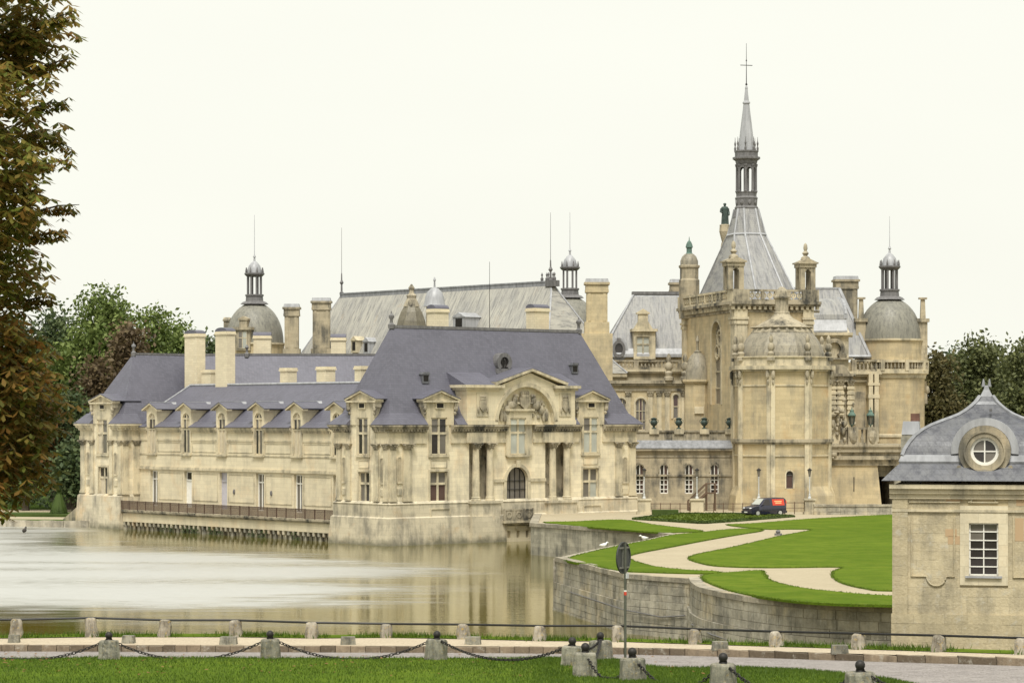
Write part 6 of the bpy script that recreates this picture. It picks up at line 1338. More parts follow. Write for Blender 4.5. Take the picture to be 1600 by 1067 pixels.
m = MB(); m.lathe([(14.5 * sz, H + 235 * sz), (14.5 * sz, H + 242 * sz), (11.5 * sz, H + 249 * sz), (7 * sz, H + 253 * sz), (6 * sz, H + 253 * sz)], 10, (lx, ly)); m.build('dome', 'dome_stone', tt, True)
m = MB(); m.lathe([(6 * sz, H + 252 * sz), (5.5 * sz, H + 254 * sz), (4.4 * sz, H + 255 * sz), (4.4 * sz, H + 262 * sz), (6 * sz, H + 263.5 * sz), (5 * sz, H + 268 * sz), (3 * sz, H + 272 * sz), (1 * sz, H + 274 * sz), (0.3 * sz, H + 280 * sz)], 10, (lx, ly)); m.build('copper_cap', 'copper', tt, True)
m = MB(); x, y_ = KW - 0.9, KD - 6; m.lathe([(1.0, ZKC), (1.0, ZKC + 1.8), (1.15, ZKC + 1.9), (0.8, ZKC + 2.3), (0.5, ZKC + 2.9), (0.15, ZKC + 3.3), (0.1, ZKC + 4)], 10, (x, y_)); m.build('corner_turret', 'old_stone', K, True)
# gable pedestal and bronze statue at the far end
px_, py_ = KF.fx(1132.5, KD - 1.5), KD - 1.5; wx, wy = KF.world(px_, py_); sw = wy / F
m = MB(); m.lathe([(0.3, H + 270 * sw), (0.5, H + 280 * sw), (0.65, H + 288 * sw), (0.6, H + 296 * sw), (0.62, H + 298 * sw), (0.5, H + 299 * sw)], 10, (px_, py_)); m.box(px_ - 1.6, px_ + 1.6, py_ - 0.3, py_ + 0.3, ZKC, H + 271 * sw, 1.3, 0.0); m.build('statue_pedestal', 'old_stone', K)
stt = MB(); hs = 34 * sw; el = lambda rx, ry, z, dx=0.0, dy=0.0, n=14, fold=0.0: [((rx * (1 + fold * math.cos(5 * 2 * math.pi * i / n))) * math.cos(2 * math.pi * i / n) + dx, ry * (1 + fold * math.sin(4 * 2 * math.pi * i / n)) * math.sin(2 * math.pi * i / n) + dy, z * hs) for i in range(n)]
stt.rings([el(0.42, 0.38, 0.0, fold=0.10), el(0.40, 0.35, 0.08, fold=0.12), el(0.38, 0.33, 0.3, fold=0.10), el(0.37, 0.30, 0.48, 0.02, fold=0.06), el(0.34, 0.27, 0.60, 0.03), el(0.40, 0.28, 0.70, 0.02), el(0.40, 0.26, 0.78, 0.0), el(0.34, 0.22, 0.825), el(0.13, 0.13, 0.845), el(0.11, 0.12, 0.865, 0, -0.02), el(0.155, 0.17, 0.90, 0, -0.03), el(0.165, 0.18, 0.935, 0, -0.03), el(0.17, 0.17, 0.965, 0, -0.02), el(0.15, 0.15, 0.985, 0, -0.01), el(0.05, 0.05, 1.0, 0, 0)])
stt.tube([(-0.36, 0, 0.74 * hs), (-0.46, -0.08, 0.60 * hs), (-0.36, -0.34, 0.55 * hs), (-0.22, -0.42, 0.58 * hs)], [0.14, 0.12, 0.09, 0.06], 7); stt.tube([(0.36, 0, 0.74 * hs), (0.44, -0.05, 0.58 * hs), (0.46, -0.22, 0.46 * hs), (0.42, -0.3, 0.42 * hs)], [0.14, 0.12, 0.09, 0.06], 7)
so = stt.build('statue', 'bronze', None, True); so.location = (wx, wy, H + 299 * sw - 0.03); tag(so, 'green bronze robed statue standing on the chapel gable against the sky', 'statue')

# ---------------------------------------------------------------- apse: eight-sided stone tower in front of the chapel
AY = 271.0; AX = (1221.5 - 800) * AY / F; Ap = empty('chapel_apse', 'eight-sided stone apse with scaled stone dome and finials in front of the chapel', 'tower', (AX, AY, 0), R(4)); r8 = 5.05
za = lambda py: H - (py - 650) * (AY - 4.6) / F
A0 = R(22.5); ap = r8 * math.cos(math.pi / 8); hw = r8 * math.sin(math.pi / 8)
def facet(k):     # k = 0 faces the camera
    b_ = R(-90) + k * math.pi / 4; return lambda u, o, z: (math.cos(b_) * (ap + o) - math.sin(b_) * u, math.sin(b_) * (ap + o) + math.cos(b_) * u, z)
for k in range(8):
    fc = facet(k); ops = [(-0.36, 0.36, za(763), za(735.5), True)] if k == 0 else []
    m = MB(fc); wall(m, -hw, hw, 1.5, za(573), ops, 0.5); m.build('wall', 'stone_round', Ap)
    if k == 0: window(Ap, fc, -0.36, 0.36, za(763), za(735.5), o=-0.3, arch=True, nx=1, zs=(0.75,), bar=0.05, edge=0.06, fmat='lead_dark', panes=('glass_brown', 'glass')); arch_trim(Ap, fc, -0.36, 0.36, za(763), za(735.5), 0.14, 0.05, 'trim')
    if k in (0, 1, 7, 2, 6):
        m = MB(fc)
        for s_ in (-1, 1): m.box(s_ * hw - 0.42 if s_ > 0 else -hw - 0.03, hw + 0.03 if s_ > 0 else -hw + 0.42, -0.05, 0.16, 1.5, za(574))
        m.build('pilaster', 'trim', Ap)
        m = MB(fc)
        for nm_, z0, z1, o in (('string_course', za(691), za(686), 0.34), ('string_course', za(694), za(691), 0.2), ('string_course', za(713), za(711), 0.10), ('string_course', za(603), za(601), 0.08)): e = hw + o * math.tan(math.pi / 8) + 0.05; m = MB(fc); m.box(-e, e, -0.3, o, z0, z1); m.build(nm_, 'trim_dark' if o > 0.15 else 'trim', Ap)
        m = MB(fc)
        for z0, z1, o in ((za(580), za(577), 0.22), (za(577), za(571), 0.5), (za(571), za(558), 0.06), (za(558), za(556), 0.2)): e = hw + o * math.tan(math.pi / 8) + 0.05; m.box(-e, e, -0.3, o, z0, z1)
        m.build('cornice', 'trim', Ap)
        for s_ in (-1, 1): m = MB(fc); m.blob((s_ * (hw - 0.2), 0.3, za(585)), (0.2, 0.22, 0.5), 7); m.blob((s_ * (hw - 0.2), 0.2, za(596)), (0.14, 0.15, 0.35), 6); m.build('scroll_bracket', 'trim_dark', Ap)
        m = MB(fc); m.prism([(hw - 0.1, za(760)), (hw + 0.6, 1.5), (-hw - 0.6, 1.5), (-hw + 0.1, za(760))], -0.3, 0.02) if False else m.prof([(0.0, za(760)), (0.42, za(775)), (0.7, 1.5), (-0.1, 1.5)], -hw - 0.28, hw + 0.28); m.build('battered_base', 'stone', Ap) if k in (2, 6, 1) else None
        finial(Ap, *[(math.cos(R(-90) + (k + 0.5) * math.pi / 4) * r8 * 0.97, math.sin(R(-90) + (k + 0.5) * math.pi / 4) * r8 * 0.97)[i] for i in (0, 1)], za(563), za(522) - za(563), 'trim_dark', 0.42)
finial(Ap, math.cos(R(-90) - 2.5 * math.pi / 4) * r8 * 0.97, math.sin(R(-90) - 2.5 * math.pi / 4) * r8 * 0.97, za(563), za(522) - za(563), 'trim_dark', 0.42)
zd = lambda py: H - (py - 650) * AY / F; s_ = AY / F
m = MB(); m.lathe([(67 * s_, zd(560)), (66 * s_, zd(552)), (62 * s_, zd(541)), (55 * s_, zd(529)), (47 * s_, zd(519))], 16, a0=A0 / 2); dm = m.build('dome', 'dome_stone', Ap)
m = MB(); m.lathe([(48 * s_, zd(520)), (47 * s_, zd(517)), (41 * s_, zd(510)), (30 * s_, zd(503.5)), (19 * s_, zd(498)), (12 * s_, zd(491)), (11 * s_, zd(489))], 24); m.build('dome_crown', 'trim_dark', dm, True)
m = MB(); m.lathe([(12.5 * s_, zd(491)), (12.5 * s_, zd(488)), (10.5 * s_, zd(487)), (10.5 * s_, zd(467)), (13.5 * s_, zd(466)), (13.5 * s_, zd(463)), (10.5 * s_, zd(462)), (9 * s_, zd(455)), (5 * s_, zd(450)), (1 * s_, zd(448))], 8, a0=A0); m.build('dome_lantern', 'trim_dark', dm)
m = MB()
for k in range(22):
    a = 2 * math.pi * k / 22; m.blob((43 * s_ * math.cos(a), 43 * s_ * math.sin(a), zd(512)), (0.45, 0.45, 0.1), 6)
m.build('garland', 'trim_dark', dm, True)

# ---------------------------------------------------------------- entrance block to the right of the chapel
EY = 296.0; EF = Frame((1240 - 800) * EY / F, EY, 4.0); E = empty('entrance_block', 'grey-roofed entrance block with carved porch between the apse and the right domed tower', 'building', (*EF.o, 0), EF.r); f0 = EF.front(); ez = lambda py, y=0: EF.z(py, 6, y)
EL = EF.fx(1376)
m = MB(f0); wall(m, 0, EL, 1.5, ez(566)); m.build('wall', 'stone', E)
r0, r1 = EF.fx(1312, 4), EF.fx(1361)
m = MB(); m.rings([[(0, 0.4, ez(558)), (r1, 0.4, ez(558)), (r1, 9, ez(558)), (0, 9, ez(558))], [(0, 4.2, ez(451, 4)), (r0, 4.2, ez(451, 4)), (r0, 5, ez(451, 4)), (0, 5, ez(451, 4))]]); rf = m.build('roof', 'slate_grey', E)
m = MB(); m.box(0, r0 + 0.1, 4.1, 5.1, ez(451, 4) - 0.05, ez(451, 4) + 0.15); m.tube([(r0, 4.2, ez(451, 4)), (r1, 0.4, ez(558))], 0.2, 5); m.tube([(0, 0.4, ez(557)), (r1, 0.4, ez(557))], 0.2, 5); m.build('lead_edge', 'lead', rf)
stack(E, EF, 1305, 1344, 431, 520, 7.0, 'old_stone', 2.4)
zb_ = ez(580); balustrade(E, EF.front(-0.4), EF.fx(1333), EL, zb_, ez(562), pier=2.4)
bands(E, EF.front(-0.2), EF.fx(1300), EL, [(zb_ - 0.35, zb_, 0.6), (zb_ - 0.6, zb_ - 0.35, 0.35), (zb_ - 1.2, zb_ - 0.95, 0.1)], 'trim')
# curved-roof porch pavilion
PY = -7.0; fp = EF.front(PY); pz = lambda py: EF.z(py, 6, PY); pxx = lambda p: EF.fx(p, PY); p0, p1 = pxx(1262), pxx(1326)
m = MB(fp); wall(m, p0, p1, 1.5, pz(521)); m.quad((p1, 0, 1.5), (p1, 0, pz(521)), (p1, -7, pz(521)), (p1, -7, 1.5)); m.build('porch_wall', 'trim', E)
bands(E, fp, p0, p1 + 0.4, [(pz(524), pz(520), 0.45), (pz(527), pz(524), 0.2)], 'trim')
m = MB(fp); n = 8
m.prof([(0.3, pz(520)), (0.3, pz(518)), (-0.3, pz(500)), (-0.3, pz(498))] + [(-0.4 - 4.2 * (1 - math.cos(R(90) * k / n)), pz(498) + (pz(464) - pz(498)) * math.sin(R(90) * k / n)) for k in range(n + 1)] + [(-6.5, pz(464)), (-6.5, pz(520))], p0, p1 - 0.3); m.build('porch_roof', 'slate_grey', E)
m = MB(fp)
for k in range(n):
    t0, t1 = R(90) * k / n, R(90) * (k + 1) / n; g = lambda t_: (-0.4 - 4.2 * (1 - math.cos(t_)), pz(498) + (pz(464) - pz(498)) * math.sin(t_))
    m.tube([(p1 - 0.25, *g(t0)), (p1 - 0.25, *g(t1))], 0.22, 5)
m.prof([(0.32, pz(519)), (0.34, pz(517)), (-0.28, pz(501)), (-0.32, pz(499))], p0, p1 - 0.2); m.build('porch_lead', 'lead', E)
m = MB(EF.right(p1 - 0.3)); yc = PY + 3.0
m.prism([(PY - 0.4, pz(520)), (PY + 6.4, pz(520)), (yc, pz(499))], -0.5, 0.35); m.build('side_pediment', 'trim', E)
# carved storey: columns, scroll, ledges
for i, p in enumerate((1300, 1312, 1328)):
    x = pxx(p); m = MB(fp); m.box(x - 0.35, x + 0.35, -0.05, 0.5, pz(650), pz(602)); 
    for kk in range(6): m.box(x - 0.42, x + 0.42, -0.05, 0.58, pz(648 - kk * 8), pz(644 - kk * 8))
    pl_ = m.build('rusticated_pilaster', 'trim', E); m = MB(fp); capital(m, x, pz(602), pz(594), 0.8, 0.5); m.build('capital', 'trim_dark', pl_)
bands(E, fp, p0, p1 + 0.35, [(pz(594), pz(588), 0.6), (pz(588), pz(584), 0.9), (pz(562), pz(559), 0.5)], 'trim_dark', 'ledge')
m = MB(fp); x = pxx(1303); m.arcband(x, pz(545), 0.7, 1.15, -0.1, 0.45, R(-60), R(200), 14); m.blob((x + 0.9, 0.25, pz(556)), (0.5, 0.3, 0.45)); m.blob((x - 0.9, 0.25, pz(556)), (0.5, 0.3, 0.45)); m.prism([(x - 1.7, pz(584)), (x + 1.7, pz(584)), (x + 1.0, pz(570)), (x - 1.0, pz(570))], 0, 0.6); m.build('carved_scroll', 'trim_dark', E)
rngc = random.Random(4); m = MB(fp)
for k in range(46):
    m.blob((rngc.uniform(pxx(1296), pxx(1336)), rngc.uniform(0.1, 0.5), pz(rngc.uniform(586, 680))), (rngc.uniform(0.12, 0.3), 0.25, rngc.uniform(0.15, 0.45)), 6)
tag(m.build('carved_ornament', 'trim_dark', E, True), kind='stuff')
m = MB(EF.front(-1.0)); x0, x1 = EF.fx(1345, -1), EF.fx(1368, -1)
for p in (1360, 1369):
    x = EF.fx(p, -1); m.box(x - 0.24, x + 0.24, -1.2, 0.3, EF.z(690, 8, -1), EF.z(584, 8, -1)); m.box(x - 0.32, x + 0.32, -1.2, 0.36, EF.z(622, 8, -1), EF.z(616, 8, -1)); m.box(x - 0.32, x + 0.32, -1.2, 0.36, EF.z(602, 8, -1), EF.z(598, 8, -1))
m.build('panelled_buttress', 'trim', E)
m = MB(f0); a, b_ = EF.fx(1335), EF.fx(1352); m.box(a, b_, -0.4, 0.02, ez(668), ez(612)); m.build('doorway', 'old_stone', E)
# ---------------------------------------------------------------- bridge abutment with stained cornice
BY = 282.0; BF = Frame((1292 - 800) * BY / F, BY, 3.0); Br = empty('bridge_abutment', 'stained stone bridge abutment with dark cornice right of the apse', 'bridge', (*BF.o, 0), BF.r); f0 = BF.front(); bz = lambda py: BF.z(py, 3, 0); bx = BF.fx
m = MB(f0); m.prism([(0, 1.0), (bx(1380), 1.0), (bx(1371), bz(727)), (0, bz(727))], -7.0, 0.0); m.build('pier', 'stone', Br)
m = MB(f0); 
for z0, z1, o in ((bz(727), bz(718), 0.15), (bz(718), bz(712), 0.5), (bz(712), bz(706), 0.3), (bz(706), bz(698), 0.65), (bz(698), bz(694), 0.85)): m.box(0, bx(1480), -7, o, z0, z1)
m.build('cornice', 'trim_dark', Br)
m = MB(f0); m.box(bx(1398), bx(1480), -7.2, -0.1, 1.0, bz(727)); m.box(bx(1371), bx(1400), -7, -2.0, bz(745), bz(727)); m.build('pier', 'grey_stone', Br)
m = MB(f0); m.box(bx(1374), bx(1400), -7.6, -7.3, 1.0, bz(727)); m.build('arch_shade', 'dark', Br)  # near-black sheet stands in for the shade under the bridge
m = MB(f0); m.box(bx(1333.5), bx(1335), -0.1, 0.01, bz(768), bz(745)); m.build('drain_slot', 'dark', Br)
balustrade(Br, BF.front(0.3), bx(1318), bx(1366), bz(694), bz(668), 0.0, 0.35, 'trim_dark', 0.7, 3.0, 0.16)
for p in (1332, 1362):
    x = bx(p); m = MB(f0); m.box(x - 0.55, x + 0.55, -0.6, 0.5, bz(694), bz(667)); m.blob((x, 0.4, bz(682)), (0.5, 0.35, 0.8)); m.build('carved_pier', 'trim_dark', Br)
rngc = random.Random(5); m = MB(f0)
for k in range(30): m.blob((rngc.uniform(bx(1297), bx(1318)), rngc.uniform(0.1, 0.6), bz(rngc.uniform(640, 715))), (rngc.uniform(0.15, 0.35), 0.3, rngc.uniform(0.2, 0.5)), 6)
tag(m.build('carved_trophy', 'trim_dark', Br, True), kind='stuff')
# green copper lanterns on the bridge balustrade
for i, p in enumerate((1330.5, 1359.5)):
    wx, wy = BF.world(bx(p), -0.2); L_ = empty('bridge_lantern', ('left green copper lantern on the carved balustrade beside the apse', 'right green copper lantern on the carved balustrade, nearer the domed tower')[i], 'lantern', (wx, wy, bz(669)), 0, 'copper lanterns on the bridge'); L_.scale = (0.78, 0.78, 0.84)
    m = MB(); m.lathe([(0.2, 0), (0.12, 0.15), (0.09, 0.3), (0.14, 0.4), (0.32, 0.45), (0.3, 0.5)], 8); m.build('foot', 'copper', L_)
    m = MB()
    for k in range(6): a = k * math.pi / 3; m.tube([(0.3 * math.cos(a), 0.3 * math.sin(a), 0.48), (0.48 * math.cos(a), 0.48 * math.sin(a), 1.6)], 0.04, 4)
    m.build('cage', 'bronze', L_); m = MB(); m.lathe([(0.27, 0.5), (0.44, 1.58)], 6); m.build('glass', 'glass_mid', L_)
    m = MB(); m.lathe([(0.56, 1.58), (0.58, 1.7), (0.4, 1.9), (0.28, 2.1), (0.3, 2.25), (0.08, 2.4), (0.04, 2.7)], 8); m.build('copper_roof', 'copper', L_)
# ================================================================ small gate pavilion at the right
SF = Frame((1395 - 800) * 104 / F, 104.0, -12.0); Sp = empty('gate_pavilion', 'small square stone pavilion with bell-curved slate roof and round window at the right edge', 'building', (*SF.o, 0), SF.r); f0 = SF.front(); sx = SF.fx; sz_ = lambda py, px=1500: SF.z(py, sx(px), 0)
hc = sx(1537); SW = 2 * hc; ZE2 = sz_(757, 1395)
win = (sx(1514), sx(1560), sz_(899, 1537), sz_(817, 1537))
m = MB(f0); wall(m, 0.02, SW - 0.02, -0.6, ZE2, [win], 0.45, -0.03); 
for e in (0.03, SW - 0.03): m.quad((e, -0.03, -0.6), (e, -0.03, ZE2), (e, -SW, ZE2), (e, -SW, -0.6))
m.quad((0.03, -SW, -0.6), (SW - 0.03, -SW, -0.6), (SW - 0.03, -SW, ZE2), (0.03, -SW, ZE2)); m.build('wall', 'stone', Sp)
qw = sx(1418.5); sur = (sx(1500), sx(1575), sz_(914, 1537), sz_(790, 1537)); zpl = sz_(959, 1450)
random.seed(21)
# plinth blocks, quoins, ashlar
def blk(a0, a1, z0, z1, o, mat, name='stone_block'): 
    if a1 - a0 > 0.06: m = MB(f0); m.box(a0 + 0.002, a1 - 0.002, -0.1, o, z0 + 0.002, z1 - 0.002); m.build(name, mat, Sp)
z = 2.9
while z < zpl - 0.05:
    h = (zpl - 2.9) / 4; a = -0.06 - random.uniform(0, 0.5)
    while a < SW:
        L = random.uniform(0.8, 1.5); blk(max(a, -0.06), min(a + L, SW + 0.06), z, z + h, 0.10 + random.uniform(-0.006, 0.006), 'quoin'); a += L
    z += h
n = 12; hq = (ZE2 - 0.55 - zpl) / n
for k in range(n):
    blk(-0.02, qw + (0.0 if k % 2 else 0.0), zpl + k * hq, zpl + (k + 1) * hq, 0.06 + random.uniform(-0.004, 0.004), 'quoin', 'quoin'); blk(SW - qw, SW + 0.02, zpl + k * hq, zpl + (k + 1) * hq, 0.06, 'quoin', 'quoin')
z = zpl; k = 0
while z < ZE2 - 0.6:
    h = 0.355; z1 = min(z + h, ZE2 - 0.55); a = qw - random.uniform(0, 0.7)
    while a < SW - qw:
        L = random.uniform(0.65, 1.1); b0, b1 = max(a, qw + 0.0), min(a + L, SW - qw); o = random.uniform(-0.004, 0.004)
        if z1 > sur[2] + 0.02 and z < sur[3] - 0.02 and b1 > sur[0] and b0 < sur[1]:
            if z >= sur[2] - 0.3 and z1 <= sur[3] + 0.3:
                blk(b0, min(b1, sur[0]), z, z1, o, 'ashlar'); blk(max(b0, sur[1]), b1, z, z1, o, 'ashlar')
        else: blk(b0, b1, z, z1, o, 'ashlar')
        a += L
    z += h
m = MB(f0); m.box(sur[0], win[0], -0.1, 0.045, sur[2], sur[3]); m.box(win[1], sur[1], -0.1, 0.045, sur[2], sur[3]); m.box(win[0], win[1], -0.1, 0.045, win[3], sur[3]); m.box(win[0], win[1], -0.1, 0.045, sur[2], win[2]); m.build('window_surround', 'stone_clean', Sp)
window(Sp, f0, *win, o=-0.16, nx=2, zs=(0.17, 0.335, 0.50, 0.67, 0.835), bar=0.045, edge=0.06, fmat='white', panes=('glass', 'glass', 'glass', 'glass', 'glass', 'glass', 'glass', 'glass', 'glass_mid', 'glass', 'glass_mid', 'glass_mid'), thick=0.06)
m = MB(f0); m.box(win[0] - 0.14, win[1] + 0.14, -0.3, 0.14, win[2] - 0.09, win[2] - 0.005); m.build('sill', 'lead', Sp)
bands(Sp, f0, -0.03, SW + 0.03, [(sz_(800, 1537), sz_(796, 1537), 0.075)], 'trim', 'string_course')
bands(Sp, f0, -0.12, SW + 0.12, [(ZE2 - 0.55, ZE2 - 0.35, 0.10), (ZE2 - 0.35, ZE2 - 0.15, 0.2), (ZE2 - 0.15, ZE2 + 0.02, 0.32)], 'trim', 'cornice')
# raised mouldings: hanging half-round panel and a curved field above the window
def mould(pts, w=0.035, o=0.03):
    m = MB(f0); m.tube([(a, o, z) for a, z in pts], w, 6); m.build('moulding', 'ashlar', Sp)
pa, pb, pc = sx(1424), sx(1491), sx(1463); zz0, zz1 = sz_(900, 1450), sz_(806, 1450); rr_ = (sx(1478) - sx(1448)) / 2
mould([(pa, zz1), (pa, zz0), (pc - rr_, zz0)] + [(pc - rr_ * math.cos(math.pi * k / 10), zz0 - rr_ * 1.0 * math.sin(math.pi * k / 10)) for k in range(11)] + [(pc + rr_, zz0), (pb, zz0), (pb, zz1)])
pa2, pb2 = SW - pa, SW - pb; mould([(pb2, zz1), (pb2, zz0), (pa2, zz0), (pa2, zz1)])
ua, ub = sx(1513), sx(1560); uz0, uz1 = sz_(785, 1537), sz_(770, 1537)
mould([(ua, uz0), (ua + 0.12, uz0 + 0.05), (ua + 0.2, uz1 - 0.05), (ua + 0.3, uz1), (ub - 0.3, uz1), (ub - 0.2, uz1 - 0.05), (ub - 0.12, uz0 + 0.05), (ub, uz0), (ua, uz0)])
mould([(qw + 0.05, uz1 + 0.1), (sx(1500), uz1 + 0.1), (sx(1504), uz1 - 0.1), (sx(1500), uz0), (qw + 0.05, uz0)])
# terracotta-coloured stains bleeding from old brick patches: thin brick repair stones
for a, z, w_, h_ in ((sx(1478), sz_(783, 1480), 0.62, 0.32), (sx(1477), sz_(838, 1480), 0.45, 0.3), (sx(1481), sz_(850, 1480), 0.5, 0.33), (sx(1588), sz_(790, 1590), 0.3, 0.5), (sx(1586), sz_(845, 1590), 0.33, 0.9)):
    m = MB(f0); m.box(a, a + w_, -0.05, 0.008, z, z + h_); m.build('repair_block', 'bleed', Sp)
# bell-curved slate roof
def ring(px, py, k=0.0): 
    s_ = (hc + 0.42) * (1550 - px) / 170.0; z = H - (py - 650) * 106.5 / F; return [(hc - s_, hc - s_, z), (hc + s_, hc - s_, z), (hc + s_, hc + s_, z), (hc - s_, hc + s_, z)]
low = [ring(1380, 748), ring(1384, 744), ring(1398, 731), ring(1409, 722)]; band = [ring(1408, 722), ring(1407, 719), ring(1411, 711), ring(1413, 709)]
up = [ring(1413, 710), ring(1417, 700), ring(1424, 690), ring(1433, 680), ring(1445, 671), ring(1459, 664), ring(1475, 658), ring(1490, 653), ring(1503, 648), ring(1514, 642), ring(1524, 635), ring(1532, 628), ring(1539, 619)]
m = MB(); m.rings(low); rf = m.build('roof_skirt', 'slate_dark', Sp); m = MB(); m.rings(band); m.build('lead_band', 'lead_mid', rf); m = MB(); m.rings(up); rf2 = m.build('roof', 'slate_dark', Sp, True)
m = MB(); m.rings([ring(1527, 632), ring(1535, 625), ring(1540, 618), ring(1545, 609), ring(1547, 603), ring(1548, 602)]); 
for i in range(4): m.tube([r_[i] for r_ in up], 0.09, 5)
m.build('lead_crest', 'lead_mid', rf2)
m = MB()
for dx in (-0.12, 0.12): m.lathe([(0.08, ring(1547, 604)[0][2]), (0.05, ring(1547, 604)[0][2] + 0.18), (0.02, ring(1547, 604)[0][2] + 0.32)], 6, (hc + dx, hc)); 
m.build('finial', 'lead_mid', rf2)
# bull's-eye window
oa, oz, orr = sx(1538.5, 0.1), SF.z(705, hc, 0.1), 1.02; fo = SF.front(0.1)
m = MB(fo); m.arcband(oa, oz, 0.56, 0.80, -1.6, 0.10, 0, 2 * math.pi, 28); m.arcband(oa, oz, 0.80, orr, -1.6, 0.02, 0, 2 * math.pi, 28); m.arcband(oa, oz, 0.74, 0.82, 0.0, 0.15, 0, 2 * math.pi, 28); m.box(oa - 1.25, oa - 0.75, -0.8, 0.03, oz - 1.02, oz - 0.55, 0.2, 0); m.box(oa + 0.75, oa + 1.25, -0.8, 0.03, oz - 1.02, oz - 0.55, 0.2, 0); m.box(oa - 0.8, oa + 0.8, -0.8, 0.05, oz - 1.03, oz - 0.85); be = m.build('bulls_eye_surround', 'old_stone', Sp)
m = MB(fo); m.arcband(oa, oz, orr + 0.01, orr + 0.30, -1.0, -0.18, R(-5), R(185), 20); m.build('flashing', 'lead', be)
m = MB(fo); m.arcband(oa, oz, 0.44, 0.565, -0.12, -0.02, 0, 2 * math.pi, 24); m.box(oa - 0.025, oa + 0.025, -0.1, -0.03, oz - 0.46, oz + 0.46); m.box(oa - 0.46, oa + 0.46, -0.098, -0.032, oz - 0.025, oz + 0.025); wf = m.build('round_window', 'white', Sp)
for k in range(4):
    m = MB(fo); t0 = k * math.pi / 2; m.prism([(oa, oz)] + [(oa + 0.46 * math.cos(t0 + math.pi / 2 * j / 6), oz + 0.46 * math.sin(t0 + math.pi / 2 * j / 6)) for j in range(7)], -0.09, -0.07); m.build('pane', 'glass_mid' if k % 2 else 'glass', wf)
for px, py in ((1546, 641), (1439, 733), (1462, 733)):
    a = sx(px, 0.6); z = SF.z(py, a, 0.6) ; m = MB(SF.front(0.3 if py > 700 else 2.2)); m.box(a - 0.05, a + 0.05, -0.2, 0.16, z - 0.05, z + 0.06); m.build('roof_vent', 'lead_dark', rf2)
# chimney at the back corner
cb = at(1424, 690, 109); lx_ = (cb.x - SF.o[0]) * SF.c + (cb.y - SF.o[1]) * SF.s; ly_ = -(cb.x - SF.o[0]) * SF.s + (cb.y - SF.o[1]) * SF.c; zt_ = H - (658 - 650) * 109 / F
m = MB(); m.box(lx_ - 0.40, lx_ + 0.40, ly_ - 0.5, ly_ + 0.5, 8.5, zt_ - 0.65); m.box(lx_ - 0.36, lx_ + 0.36, ly_ - 0.46, ly_ + 0.46, zt_ - 0.65, zt_ - 0.5); c_ = m.build('chimney', 'grey_stone', Sp)
m = MB(); m.box(lx_ - 0.38, lx_ + 0.38, ly_ - 0.48, ly_ + 0.48, zt_ - 0.55, zt_, 0.06, 0.1); m.build('chimney_hood', 'lead', c_)
m = MB(); m.box(lx_ - 0.02, lx_ + 0.34, ly_ - 0.2, ly_ + 0.2, zt_, zt_ + 0.32); m.build('chimney_pot', 'brick_red', c_)

# ================================================================ court furniture
def ground_at(px, py): x, y = G(px, py); return Vector((x, y, garden_z(y)))
# van
vY = 253.0; vx = (1194 - 800) * vY / F; V = empty('van', 'dark blue delivery van with a red panel on its side, parked before the apse', 'van', (vx, vY, garden_z(vY)), R(208))
sec = [(2.02, 0.34, 0.62, 0.62, 0.70), (1.98, 0.26, 0.80, 0.72, 0.78), (1.75, 0.22, 0.92, 0.80, 0.83), (1.15, 0.22, 1.04, 0.78, 0.85), (0.98, 0.22, 1.10, 0.76, 0.85), (0.40, 0.22, 1.66, 0.64, 0.85), (0.1, 0.22, 1.75, 0.63, 0.85), (-1.0, 0.22, 1.80, 0.64, 0.85), (-1.85, 0.24, 1.76, 0.66, 0.85), (-1.98, 0.30, 1.68, 0.68, 0.83), (-2.02, 0.36, 1.55, 0.70, 0.80)]
m = MB(); rings = []
for x, zb, zt_, wt, wb in sec:
    zm = min(1.02, zt_ - 0.03); rings.append([(x, -wb * 0.96, zb), (x, wb * 0.96, zb), (x, wb, 0.5 if zm > 0.6 else zb + 0.1), (x, wb, zm), (x, wt + 0.02, zt_ - 0.06 if zt_ > 1.2 else zt_ - 0.015), (x, wt - 0.1, zt_), (x, -wt + 0.1, zt_), (x, -wt - 0.02, zt_ - 0.06 if zt_ > 1.2 else zt_ - 0.015), (x, -wb, zm), (x, -wb, 0.5 if zm > 0.6 else zb + 0.1)])
m.rings(rings); m.build('body', 'paint_navy', V, True)
m = MB(); m.quad((0.99, -0.70, 1.13), (0.99, 0.70, 1.13), (0.42, 0.58, 1.655), (0.42, -0.58, 1.655)); ws = m.build('windscreen', 'glass_pale', V); ws.location = (0.02, 0, 0.015)
